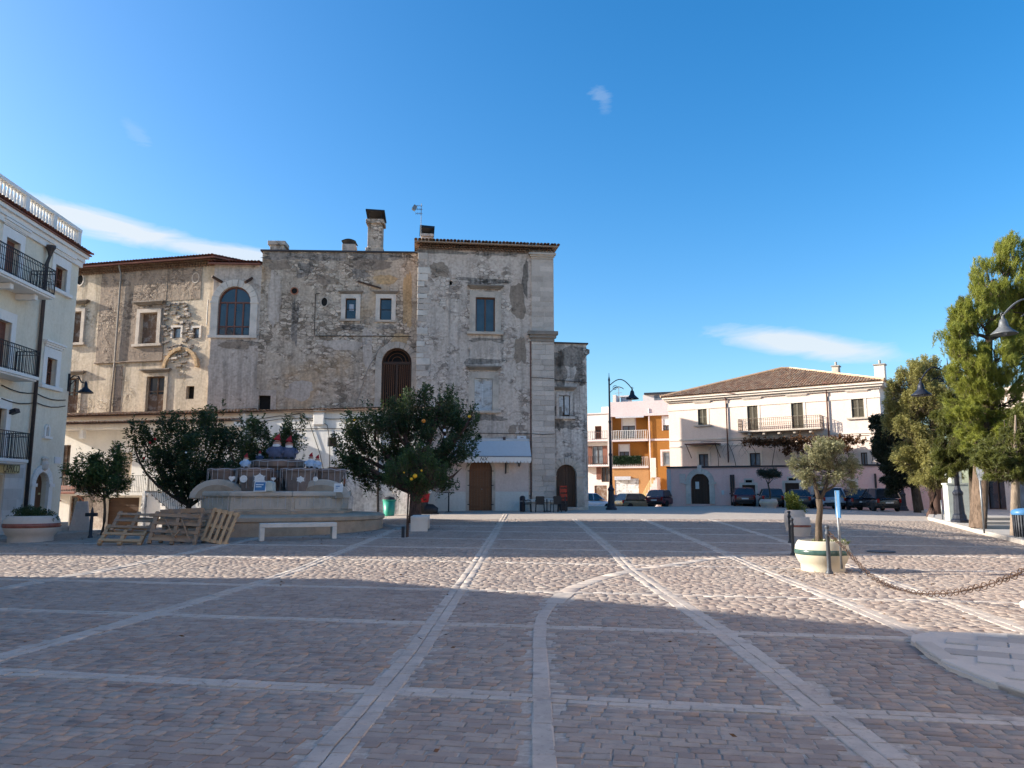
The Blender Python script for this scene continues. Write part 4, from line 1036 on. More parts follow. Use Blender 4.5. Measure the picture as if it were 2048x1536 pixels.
    for a in ((815,600,9,60,oc),(800,680,16,12,oc),(770,560,22,10,oc),(470,690,30,8,dk),(550,600,12,50,lt),(600,780,26,20,lt),(430,740,16,30,lt),(690,690,36,10,lt),(735,700,10,40,lt),(560,530,24,10,dk),(740,530,40,10,dk),(650,560,16,10,dk),(480,800,20,14,lt)):
        patch(B, Fc, *a[:4], a[4])
    return Fc
MAINF = palace_main()
def palace_left():
    Fc = Face.px(95, 47.75, 404, 45.35, -.4); B = Fc.root('ochre_palace_wing', label='ochre and grey palace wing with boarded windows beside the left house', cat='building'); L = Fc.L
    zt = Fc.sz(280, 536)[1]; wl = Fc.rect(143, 164, 624, 686); wm = Fc.rect(281, 316, 626, 688); s1 = Fc.rect(346, 362, 655, 676); s2 = Fc.rect(386, 399, 656, 676)
    b1 = Fc.rect(293, 329, 753, 826); b0 = Fc.rect(128, 158, 757, 826); hol = Fc.rect(372, 388, 772, 798)
    w = MB(); wall_mesh(w, 0, L, -1, zt, [(*wl, False), (*wm, False), (*s1, False), (*s2, False), (*b1, False), (*b0, False), (*hol, False)], .4); body(w, 0, L, -1, zt, 12); w.build('wall', M['ochre'], B)
    # grey render skin over the upper middle, proud of the wall
    a, b, c, d = Fc.rect(199, 331, 540, 722); sk = MB(); ops = [(wm[0]-.25, wm[1]+.25, wm[2]-.2, wm[3]+.25, False)]
    wall_mesh(sk, a, b, c, zt-.02, ops, .045, -.05); body(sk, a, b, c, zt-.02, .05, -.05, False); sk.build('grey_render', M['greyrender'], B)
    e = Fc.sz(404, 560)[0]; sk = MB(); wall_mesh(sk, b+.002, e-.02, Fc.sz(370, 600)[1], zt-.02, [], .02, -.035); sk.build('grey_render', M['greyrender'], B)
    MB().box(a-.06, b, -.13, 0, c-.10, c).build('ledge', M['greyrender'], B, bevel=.03)
    # bare rubble patch and the stub of a broken vault
    for k in range(120):
        px, py = random.uniform(328, 385), random.uniform(600, 735)
        if 343 < px < 366 and 652 < py < 680: continue
        if abs(px-356) > 10 + 22*math.sin(PI*min(1, max(0, (py-590)/150))): continue
        s, z = Fc.sz(px, py); MB().cbox((s, -.04, z), (random.uniform(.16,.4), random.uniform(.08,.2), random.uniform(.08,.15)), (0, random.gauss(0,.1), 0)).build('rubble_stone', M['trim'] if random.random() < .18 else M['stain'], B, bevel=.02)
    s0, zv = Fc.sz(330, 780); s1_, zv1 = Fc.sz(396, 700); n = 8; t = MB(); rr = (s1_-s0)/2; cx = (s0+s1_)/2
    for k in range(n):
        a0, a1 = PI*k/n, PI*(k+1)/n
        p = [(cx-rr*math.cos(a0), zv1-rr+rr*math.sin(a0)), (cx-rr*math.cos(a1), zv1-rr+rr*math.sin(a1)), (cx-(rr+.22)*math.cos(a1), zv1-rr+(rr+.22)*math.sin(a1)), (cx-(rr+.22)*math.cos(a0), zv1-rr+(rr+.22)*math.sin(a0))]
        t.prism(p, -.14-random.random()*.12, 0)
    t.build('broken_vault', M['ochre_shade'], B, bevel=.02)
    for q, m, ped in ((wl, 'wood_old', True), (wm, 'wood_old', True)):
        o = planks_door(B, *q, .2, M[m], n=5, name='window', rails=False); t = MB(); surround(t, *q, .24, .09, y=-.05); t.build('surround', M['trim'], o)
        for z0 in (q[2]+.15, (q[2]+q[3])/2+.05): MB().box(q[0]+.1, q[1]-.1, .17, .19, z0, z0+.5).build('panel', M['wood_old'], o)
        t = MB(); cornice(t, q[0]-.5, q[1]+.5, q[3]+.5, .2, .3, -.05); t.build('pediment', M['trim_dark'], o); MB().box(q[0]-.4, q[1]+.4, -.22, .02, q[2]-.16, q[2]-.003).build('sill', M['trim'], o)
    for q in (s1, s2):
        o = casement(B, *q, .14, M['wood_old'], cols=1, fw=.05, glass='glass_pale'); t = MB(); surround(t, *q, .13, .06); t.build('surround', M['trim_white'], o)
    for q in (b0, b1):
        o = casement(B, *q, .2, M['wood_old'], cols=2, transom=.6); t = MB(); surround(t, *q, .2, .08); t.build('surround', M['ochre'], o)
        MB().box(q[0]+.06, q[1]-.06, .18, .20, q[2], q[2]+(q[3]-q[2])*.52).build('board', M['wood_old'], o)
        t = MB(); cornice(t, q[0]-.45, q[1]+.4, q[3]+.25, .2, .26); t.build('pediment', M['trim_dark'], o)
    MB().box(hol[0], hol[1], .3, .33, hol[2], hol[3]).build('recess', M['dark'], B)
    hole(B, Fc, 161, 560, 6, 9, m=M['trim_white']); hole(B, Fc, 392, 556, 6, 8)
    p, q, r_ = Fc.sz(247, 535), Fc.sz(233, 720), Fc.sz(221, 828)
    MB().tube([(p[0], -.45, p[1]+.1), (p[0], -.16, p[1]-.5), (q[0], -.14, q[1]), (q[0]-.05, -.08, q[1]-.1), (r_[0], -.08, r_[1])], .055, 8).build('downpipe', M['pipe_grey'], B, smooth=True)
    p = Fc.sz(238, 732), Fc.sz(232, 822); MB().box(Fc.sz(228,780)[0], Fc.sz(243,780)[0], -.02, .01, p[1][1], p[0][1]).build('grey_strip', M['greyrender'], B)
    eave_tiles(B, 0, L, zt-.22, -.04, M['rooftile'], 3)
    zr = zt+.22; rf = MB().add([(-.3,-.6,zr), (L+.25,-.6,zr), (L+.25,6,zr+1.2), (-.3,6,zr+1.2), (-.3,-.6,zr-.09), (L+.25,-.6,zr-.09), (L+.25,6,zr+1.1), (-.3,6,zr+1.1)],
        [(0,1,2,3),(7,6,5,4),(0,4,5,1),(1,5,6,2),(2,6,7,3),(3,7,4,0)]).build('roof', M['rooftile_red'], B)
    tiles([(-.3,-.66,zr), (L+.25,-.66,zr), (L+.25,4.5,zr+.94), (-.3,4.5,zr+.94)], (1,0,0), M['rooftile_red'], rf)
    MB().box(L*.9, L*.9+.4, 3, 3.4, zr+.4, zr+1.0).build('chimney', M['trim_white'], rf)
palace_left()
# ---------------------------------------------------------------- low white buildings in front of the palace
def low_white():
    # right part: plain limewashed wall with cables
    Fc = Face.px(476, 44.15, 838, 41.9, 0.1); B = Fc.root('whitewashed_outbuilding', label='low limewashed outbuilding with cable runs behind the fountain', cat='building'); L = Fc.L
    zt = Fc.sz(640, 823)[1]; w1 = Fc.rect(655, 673, 875, 893); dw = Fc.rect(653, 690, 934, 1000)
    w = MB(); wall_mesh(w, 0, L, -1, zt, [(*w1, False), (*dw, False)], .25); body(w, 0, L, -1, zt, 1.0); w.build('wall', M['white_wall'], B)
    MB().box(w1[0], w1[1], .12, .15, w1[2], w1[3]).build('window', M['wood_dark'], B); MB().box(dw[0], dw[1], .2, .24, dw[2], dw[3]).build('door', M['wood_dark'], B)
    s = Fc.sz(664, 1000)[0]; e = L+.02; zd = Fc.sz(760, 918)[1]; sk = MB(); wall_mesh(sk, dw[1]+.05, e, -1, zd, [], .02, -.02); body(sk, dw[1]+.05, e, -1, zd, .02, -.02, False); sk.build('stained_base', M['white_stained'], B)
    rf = MB().add([(-.1,-.18,zt+.02), (L+.1,-.18,zt+.02), (L+.1,3.2,zt+.5), (-.1,1.0,zt+.2), (-.1,-.18,zt-.05), (L+.1,-.18,zt-.05), (L+.1,3.2,zt+.42), (-.1,1.0,zt+.12)],
        [(0,1,2,3),(7,6,5,4),(0,4,5,1),(1,5,6,2),(2,6,7,3),(3,7,4,0)]).build('roof', M['rooftile'], B)
    tiles([(-.1,-.22,zt+.02), (L+.1,-.22,zt+.02), (L+.1,1.0,zt+.19), (-.1,1.0,zt+.19)], (1,0,0), M['rooftile'], rf)
    a, b, c, d = Fc.rect(628, 650, 818, 850); MB().box(a, b, -.12, 0, c, d).build('flue', M['white_wall'], B, bevel=.04)
    def cab(pts, r=.02):
        q = []
        for x, y in pts: s, z = Fc.sz(x, y); q.append((s, -.05, z))
        MB().tube(q, r, 5).build('cable', M['rope'], B)
    cab([(515,845),(560,838),(610,836),(660,838),(700,838),(745,836)]); cab([(560,858),(600,858),(650,857),(700,858),(760,862)]); cab([(575,832),(600,827),(618,840),(628,870),(640,905),(648,940)]); cab([(600,830),(615,840),(640,842),(655,850),(660,880),(660,935)])
    cab([(480,842),(520,838),(560,832),(590,834)])
    p0, p1 = Fc.sz(757, 850), Fc.sz(757, 1024); MB().tube([(p0[0], -.08, p0[1]), (p1[0], -.08, .45)], .06, 8).build('downpipe', M['pipe_dark'], B)
    a, b, c, d = Fc.rect(668, 686, 955, 1022); MB().box(a, b, -.35, -.02, .2, d).box(a-.05, b+.05, -.4, -.02, d, d+.12).build('meter_box', M['white_wall'], B, bevel=.02)
    a, b, c, d = Fc.rect(680, 693, 957, 967); MB().box(a, b, -.06, -.03, c, d).build('red_notice', M['terracotta'], B)
    t = MB(); a, b, c, d = Fc.rect(664, 691, 950, 1010)
    for k in range(7): x = a+(b-a)*k/6; t.box(x-.02, x+.02, -.5, -.46, .3, d)
    t.box(a, b, -.52, -.44, d, d+.05); t.build('grille', M['white_paint'], B)
    # left part: two-storey house with loggia, balcony, garage
    Fc = Face.px(100, 46.4, 478, 43.75, -.55); B = Fc.root('white_loggia_house', label='two-storey white house with loggia, balcony and brown garage door', cat='building'); L = Fc.L
    zt = Fc.sz(260, 832)[1]; ze = Fc.sz(260, 850)[1]; zs = Fc.sz(260, 985)[1]; zl = Fc.sz(260, 881)[1]
    gar = Fc.rect(212, 277, 995, 1052); gar = (gar[0], gar[1], .02, gar[3]); dr = Fc.rect(138, 166, 992, 1060); dr = (dr[0], dr[1], .02, dr[3]); dl = Fc.rect(232, 262, 905, 984); wl = Fc.rect(118, 138, 890, 980)
    w = MB(); wall_mesh(w, 0, L, -1, zs, [(*gar, False), (*dr, False)], .25); wall_mesh(w, 0, L, zs, zt, [(*dl, False), (*wl, False)], .25, .02); body(w, 0, L, -1, zt, 1.1, .02); w.build('wall', M['white_wall'], B)
    a, b, c, d = Fc.rect(166, 214, 985, 1052); sk = MB(); wall_mesh(sk, dr[1]+.02, gar[0]-.02, -1, zs-.1, [], .02, -.02); sk.build('stained_render', M['annex'], B)
    o = MB().box(gar[0], gar[1], .2, .24, 0, gar[3]).build('garage_door', M['wood_dark'], B); n = 7
    for k in range(n): MB().box(gar[0]+.02, gar[1]-.02, .17, .2, gar[2]+(gar[3]-gar[2])*k/n+.01, gar[2]+(gar[3]-gar[2])*(k+1)/n-.01).build('panel', M['wood_dark'], o)
    o = casement(B, *dr, .15, M['wood_old'], cols=2, rows=1, fw=.09, name='door')
    o = MB().box(dl[0], dl[1], .15, .18, dl[2], dl[3]).build('door', M['ochre'], B); o = shutters(B, *wl, .12, M['wood_old'])
    # awnings of tile, slabs, loggia roof
    a, b, c, d = Fc.rect(120, 172, 976, 985); MB().add([(a,-.9,c), (b,-.9,c), (b,0,d+.15), (a,0,d+.15), (a,-.9,c-.08), (b,-.9,c-.08), (b,0,d+.05), (a,0,d+.05)], [(0,1,2,3),(7,6,5,4),(0,4,5,1),(1,5,6,2),(2,6,7,3),(3,7,4,0)]).build('porch_roof', M['rooftile_red'], B)
    for x in (a+.1, b-.1): MB().bar((x, 0, c-.5), (x, -.7, c-.02), .07).build('bracket', M['rooftile_red'], B)
    a, b = Fc.sz(225, 985)[0], Fc.sz(322, 985)[0]; MB().box(a, b, -1.1, 0, zs-.16, zs).build('balcony_slab', M['white_wall'], B)
    railing(B, [(a+.03, -.02, zs), (a+.03, -1.06, zs), (b-.03, -1.06, zs), (b-.03, -.02, zs)], .95, M['pipe_grey'], .11)
    a2, b2 = .1, Fc.sz(178, 985)[0]; MB().box(a2, b2, -.8, 0, zs-.14, zs).build('balcony_slab', M['white_wall'], B); railing(B, [(a2, -.76, zs), (b2-.03, -.76, zs), (b2-.03, -.02, zs)], .95, M['pipe_grey'], .11)
    MB().box(0, L, -.9, 0, ze-.28, ze-.02).build('loggia_beam', M['white_wall'], B)
    rf = MB().add([(-.1,-1.15,ze), (L,-1.15,ze), (L,0,ze+.18), (-.1,0,ze+.18), (-.1,-1.15,ze-.05), (L,-1.15,ze-.05), (L,0,ze+.1), (-.1,0,ze+.1)], [(0,1,2,3),(7,6,5,4),(0,4,5,1),(1,5,6,2),(2,6,7,3),(3,7,4,0)]).build('loggia_roof', M['rooftile'], B)
    tiles([(-.1,-1.18,ze), (L,-1.18,ze), (L,-.02,ze+.18), (-.1,-.02,ze+.18)], (1,0,0), M['rooftile'], rf)
    rf = MB().add([(-.1,-.2,zt), (L,-.2,zt), (L,1.4,zt+.35), (-.1,1.4,zt+.35), (-.1,-.2,zt-.06), (L,-.2,zt-.06), (L,1.4,zt+.25), (-.1,1.4,zt+.25)], [(0,1,2,3),(7,6,5,4),(0,4,5,1),(1,5,6,2),(2,6,7,3),(3,7,4,0)]).build('roof', M['rooftile'], B)
    tiles([(-.1,-.25,zt), (L,-.25,zt), (L,1.4,zt+.35), (-.1,1.4,zt+.35)], (1,0,0), M['rooftile'], rf)
    for px in (184, 318, 410): s = Fc.sz(px, 865)[0]; MB().box(s-.13, s+.13, -.85, -.6, zl+.1, ze-.28).build('pillar', M['white_wall'], B, bevel=.015)
    for px in (292, 350): s = Fc.sz(px, 940)[0]
    # outside stair
    s0, s1 = Fc.sz(318, 985)[0], Fc.sz(400, 985)[0]; st = MB(); n = 11
    for k in range(n): st.box(s0+(s1-s0)*k/n, s0+(s1-s0)*(k+1)/n, -1.0, 0, -.3, zs - (zs-.2)*k/n - .05)
    st.build('stair', M['white_wall'], B)
    railing(B, [(s0, -.98, zs), (s1, -.98, .3)], .9, M['pipe_dark'], .14)
    MB().prism([(s0-.35, -.3), (s0-.05, -.3), (s0-.05, zs+.1), (s0-.2, zs+.1)], -1.15, -.02).build('buttress', M['white_stained'], B)
    s = Fc.sz(300, 1000)[0]
low_white()

# ---------------------------------------------------------------- house on the left with balconies
def left_house():
    Xf = -20.15; Yf = 34.6; k = .065
    yn = 21.4; Fc = Face(Xf + (Yf-yn)*k, yn, Xf, Yf, -.05); B = Fc.root('balcony_house', label='three-storey grey-green house with black iron balconies on the left', cat='building'); L = Fc.L
    zc = Fc.sz(150, 520)[1]
    zc = (Fc.sz(140, 505)[1] + Fc.sz(10, 418)[1]) / 2; zt = zc + .1
    tw = Fc.rect(108, 132, 533, 581); mw = Fc.rect(91, 111, 716, 772); td = Fc.rect(7, 36, 478, 576); md = Fc.rect(-8, 18, 640, 746); bd = Fc.rect(-20, 8, 815, 915); ad = Fc.rect(66, 93, 944, 1037)
    z3, z2, z1 = Fc.sz(50, 583)[1], Fc.sz(35, 752)[1], Fc.sz(25, 917)[1]
    td = (td[0], td[1], z3, td[3]); md = (md[0], md[1], z2, md[3]); bd = (bd[0], bd[1], z1, bd[3]); shop = (max(.5, bd[0]-2.2), Fc.sz(2, 1000)[0], .1, Fc.sz(2, 950)[1])
    ops = [(*q, False) for q in (tw, mw, td, md, bd, shop)] + [(*ad, True)]
    w = MB(); wall_mesh(w, 0, L, -.6, zt, ops, .3); body(w, 0, L, -.6, zt, 12); w.build('wall', M['left_wall'], B)
    # stone cladding of the shop front
    se = Fc.sz(44, 1000)[0]; sk = MB(); zk = Fc.sz(30, 925)[1]; z = -.3
    cl = MB().box(.01, se, -.03, -.001, -.4, zk) if False else None
    par = MB().box(shop[1]+.02, se, -.02, 0, -.4, zk).build('shop_cladding', M['slabbase'], B); r = 0
    while z < zk - .1:
        h = min(.42, zk - z); x = shop[1]+.03 - (r % 2)*.3
        while x < se:
            x1 = min(se, x+.62)
            if x1 > shop[1]+.06: MB().box(max(x, shop[1]+.03)+.004, x1-.004, -.05, -.02, z+.004, z+h-.004).build('cladding_slab', M['slabbase'], par)
            x = x1
        z += h; r += 1
    for q, m in ((tw, 'wood_shutter'), (mw, 'wood_shutter')):
        o = shutters(B, *q, .2, M[m], .07); t = MB(); surround(t, *q, .3, .05, top=.42); t.build('surround', M['left_trim'], o)
        t = MB(); cornice(t, q[0]-.42, q[1]+.42, q[3]+.44, .26, .2); t.build('pediment', M['left_trim'], o); t = MB(); t.box(q[0]-.45, q[1]+.45, -.16, .04, q[2]-.18, q[2]-.003); t.build('sill', M['left_trim'], o, bevel=.03)
    for q in (td, md, bd):
        o = planks_door(B, *q, .2, M['wood_shutter'], n=7, name='balcony_door', rails=False) if q is not bd else casement(B, *q, .2, M['wood_dark'], cols=2, rows=3, name='balcony_door')
        t = MB(); surround(t, *q, .3, .05, top=.4); t.build('surround', M['left_trim'], o)
        if q is td: t = MB(); cornice(t, q[0]-.42, q[1]+.42, q[3]+.42, .26, .2); t.build('pediment', M['left_trim'], o)
    o = planks_door(B, *ad, .24, M['wood_door'], True, 5, name='front_door', rails=False); t = MB(); surround(t, *ad, .3, .08, True)
    zs = ad[3]-(ad[1]-ad[0])/2
    for x in (ad[0], ad[1]): t.box(x-.36 if x == ad[0] else x-.03, x+.03 if x == ad[0] else x+.36, -.14, .02, zs-.1, zs+.04); t.box(x-.34 if x == ad[0] else x-.02, x+.02 if x == ad[0] else x+.34, -.14, .02, ad[2]-.02, ad[2]+.25)
    t.build('surround', M['left_trim'], o)
    xc = (ad[0]+ad[1])/2; MB().lathe([(.05,0),(.16,.1),(.2,.28),(.13,.42),(.18,.52),(.05,.6)], 8, (xc, -.08, ad[3]+.05)).build('carved_keystone', M['trim_white'], o)
    MB().box(ad[1]-.25, ad[1]-.12, .2, .23, ad[2]+1.0, ad[2]+1.08).build('handle', M['sign_yellow'], o)
    for k in range(3): MB().box(ad[0]-.45-.1*k, ad[1]+.5+.12*k, -.35*(k+1), -.001-.35*k*(k>0), -.4, ad[2]-.17*k-.01).build('step', M['trim'], B, bevel=.015)
    MB().box(shop[0], shop[1], .2, .24, shop[2], shop[3]).build('shop_window', M['wood_shutter'], B)
    # shop sign
    a, b, c, d = Fc.rect(-32, 33, 929, 946); c, d = Fc.sz(15, 946)[1], Fc.sz(15, 929)[1]; sg = MB().box(a, b, -.14, -.055, c, d).build('shop_sign', M['sign_yellow'], B, bevel=.01)
    s0, s1 = Fc.sz(0, 937)[0], Fc.sz(32, 937)[0]; tx = text(sg, 'CAPRICCI', .48, M['letter'], ((s0+s1)/2-.02, -.146, (c+d)/2)); tx.scale = ((s1-s0)*1.02/2.1, 1, 1)
    # niche, plaque, house lamp, cables, downpipe
    q = Fc.rect(88, 97, 851, 873); n_ = MB(); surround(n_, q[0]+.06, q[1]-.06, q[2], q[3]-.05, .1, .07, True); n_.box(q[0]-.12, q[1]+.12, -.14, 0, q[2]-.1, q[2]).build('shrine_niche', M['left_trim'], B); MB().box(q[0]+.06, q[1]-.06, -.01, .0, q[2], q[3]-.05).build('shrine_recess', M['flag'], B)
    q = Fc.rect(108, 120, 914, 927); MB().box(q[0], q[1], -.05, 0, q[2], q[3]).build('street_plaque', M['marble'], B)
    s, z = Fc.sz(20, 823); MB().cbox((s, -.15, z), (.3, .3, .16), (R(-20), 0, 0)).build('floodlight', M['iron'], B)
    px0 = Fc.sz(90, 505); px1 = Fc.sz(50, 1030); MB().tube([(px0[0], -.3, px0[1]+.2), (px0[0], -.12, px0[1]-.5), (px0[0], -.12, .1)], .075, 10).build('downpipe', M['pipe_dark'], B, smooth=True)
    MB().lathe([(.07,-.25),(.12,-.05),(.2,.1),(.2,.2)], 10, (px0[0], -.22, px0[1]+.1)).build('hopper', M['pipe_dark'], B)
    for ya, yb in ((770, 800), (797, 812)):
        p0, p1 = Fc.sz(0, ya), Fc.sz(128, yb); n = 8
        MB().tube([(p0[0]+(p1[0]-p0[0])*k/n, -.06, p0[1]+(p1[1]-p0[1])*k/n - .12*math.sin(PI*((k*2) % n)/n)) for k in range(n+1)], .022, 5).build('cable', M['rope'], B)
    # balconies
    def balc(z, s0, s1, out, scroll, br):
        sl = MB().box(s0, s1, -out, 0, z-.2, z-.07).box(s0+.06, s1-.06, -out+.06, 0, z-.27, z-.2).build('balcony_slab', M['left_trim'], B, bevel=.02)
        railing(B, [(s0+.05, -.03, z-.07), (s0+.05, -out+.05, z-.07), (s1-.05, -out+.05, z-.07), (s1-.05, -.03, z-.07)], 1.02, M['iron'], .115, .009, True, scroll=scroll)
        for s in br: MB().box(s-.11, s+.11, -out+.25, 0, z-.5, z-.271).build('bracket', M['left_trim'], B, bevel=.03)
    e3 = Fc.sz(104, 590, .9)[0]; balc(z3, e3-5.2, e3, 1.05, True, [e3-.9, e3-2.6, e3-4.3]); e2 = Fc.sz(76, 755, .9)[0]; balc(z2, e2-4.6, e2, .95, False, [])
    e1 = Fc.sz(55, 918, .9)[0]; balc(z1, e1-4.6, e1, .95, False, [])
    # cornice, tile edge, balustrade
    t = MB(); t.box(-.1, L+.1, -.12, 0, zc-.5, zc-.25).box(-.15, L+.15, -.2, 0, zc-.25, zc-.05).box(-.25, L+.25, -.32, 0, zc-.05, zc+.1); t.box(L, L+.25, 0, 12, zc-.05, zc+.1); t.build('cornice', M['left_trim'], B)
    rf = MB().box(-.3, L+.32, -.40, .3, zc+.1, zc+.15).box(L-.2, L+.32, .3, 12, zc+.1, zc+.15).build('eave_edge', M['rooftile_red'], B)
    tiles([(-.3,-.46,zc+.14), (L+.34,-.46,zc+.14), (L+.34,-.02,zc+.26), (-.3,-.02,zc+.26)], (1,0,0), M['rooftile_red'], rf)
    zb = zc+.3; bl = MB().box(0, L, .02, .24, zc+.1, zb+.12).box(-.02, L+.02, -.02, .28, zb+.86, zb+1.0).build('balustrade', M['left_trim'], B)
    MB().box(L-.24, L, .24, 11, zc+.1, zb+.12).box(L-.28, L+.02, .28, 11, zb+.86, zb+1.0).build('balustrade_side', M['left_trim'], B)
    npst = 6
    for k in range(npst+1): x = .13 + (L-.26)*k/npst; MB().box(x-.14, x+.14, 0, .26, zb+.12, zb+.86).build('pier', M['left_trim'], bl)
    me = MB().lathe([(.065,0),(.065,.06),(.035,.1),(.075,.28),(.07,.36),(.03,.58),(.05,.68),(.065,.74)], 8).mesh('baluster', True); me.materials.append(M['left_trim'])
    def put(x, y):
        b = bpy.data.objects.new('baluster', me); COL.objects.link(b); b.parent = bl; b.location = (x, y, zb+.12)
    for k in range(npst):
        xa, xb = .13 + (L-.26)*k/npst + .14, .13 + (L-.26)*(k+1)/npst - .14; n = int((xb-xa)/.21)
        for j in range(n): put(xa + (j+.5)*(xb-xa)/n, .13)
    for j in range(40): put(L-.13, .5+j*.26)
    return Fc
LEFTF = left_house()

# houses out of view on the left, placed to shade the square
def plain_house(name, x0, x1, y0, y1, ze, zr, ridge, label, m='left_wall', bits=()):
    """Hip-roofed house; ridge = (x0, y0, x1, y1)."""
    B = thing(name, ((x0+x1)/2, (y0+y1)/2, 0), 0, label, 'building'); cx, cy = (x0+x1)/2, (y0+y1)/2; hx, hy = (x1-x0)/2, (y1-y0)/2
    w = MB().box(-hx, hx, -hy, hy, -1, ze); w.build('wall', M[m], B)
    rx0, ry0, rx1, ry1 = (ridge[0]-cx, ridge[1]-cy, ridge[2]-cx, ridge[3]-cy); ex, ey = hx+.05, hy+.05
    MB().add([(-ex,-ey,ze), (ex,-ey,ze), (ex,ey,ze), (-ex,ey,ze), (rx0,ry0,zr), (rx1,ry1,zr)], [(0,1,4),(1,2,5,4),(2,3,5),(3,0,4,5)]).build('roof', M['rooftile'], B)
    n = int(2*hy/3.2)
    for k in range(n):
        y = -hy + (k+.5)*2*hy/n
        for z in np.arange(1.0, ze-1.9, 3.1):
            o = MB().box(hx-.02, hx+.03, y-.5, y+.5, z, z+1.6).build('window', M['wood_shutter'], B); MB().box(hx, hx+.1, y-.65, y+.65, z-.12, z-.002).build('sill', M['left_trim'], o)
    for (bx, by, w_, h_) in bits: MB().box(bx-cx-w_/2, bx-cx+w_/2, by-cy-w_/2, by-cy+w_/2, ze-.5, h_).build('chimney', M['left_wall'], B)
plain_house('corner_house', -30, -17.2, -12, 15.4, 5.4, 12.1, (-23.5, -2, -23.5, 8.85), 'hip-roofed corner house left of the view shading the foreground')
plain_house('added_shadow_house', -41, -31, 35.2, 38.6, 10.5, 13.0, (-38, 36.5, -34, 36.5), 'unseen narrow house added behind the balcony house to lengthen its shadow')  # added out of view to carry the balcony house's shadow farther back

B_ = thing('added_bounce_house', (21.5, -8, 0), 0, 'long cream house added outside the view on the right to bounce sunlight', 'building')  # added unseen house whose sunlit wall throws warm light into the shade
MB().box(-6, 6, -22, 21, -1, 12.5).build('wall', M['cream'], B_); MB().add([(-6.4,-22.4,12.5), (6.4,-22.4,12.5), (6.4,21.4,12.5), (-6.4,21.4,12.5), (0,-17,15), (0,16,15)], [(0,1,4),(1,2,5,4),(2,3,5),(3,0,4,5)]).build('roof', M['rooftile_tan'], B_)
for k in range(11):
    for z in (1.2, 5.0, 8.8): o_ = MB().box(-6.03, -5.98, -20+k*3.8, -18.8+k*3.8, z, z+2.0).build('window', M['wood_grey'], B_); MB().box(-6.15, -6, -20.2+k*3.8, -18.6+k*3.8, z-.14, z-.003).build('sill', M['trim'], o_)

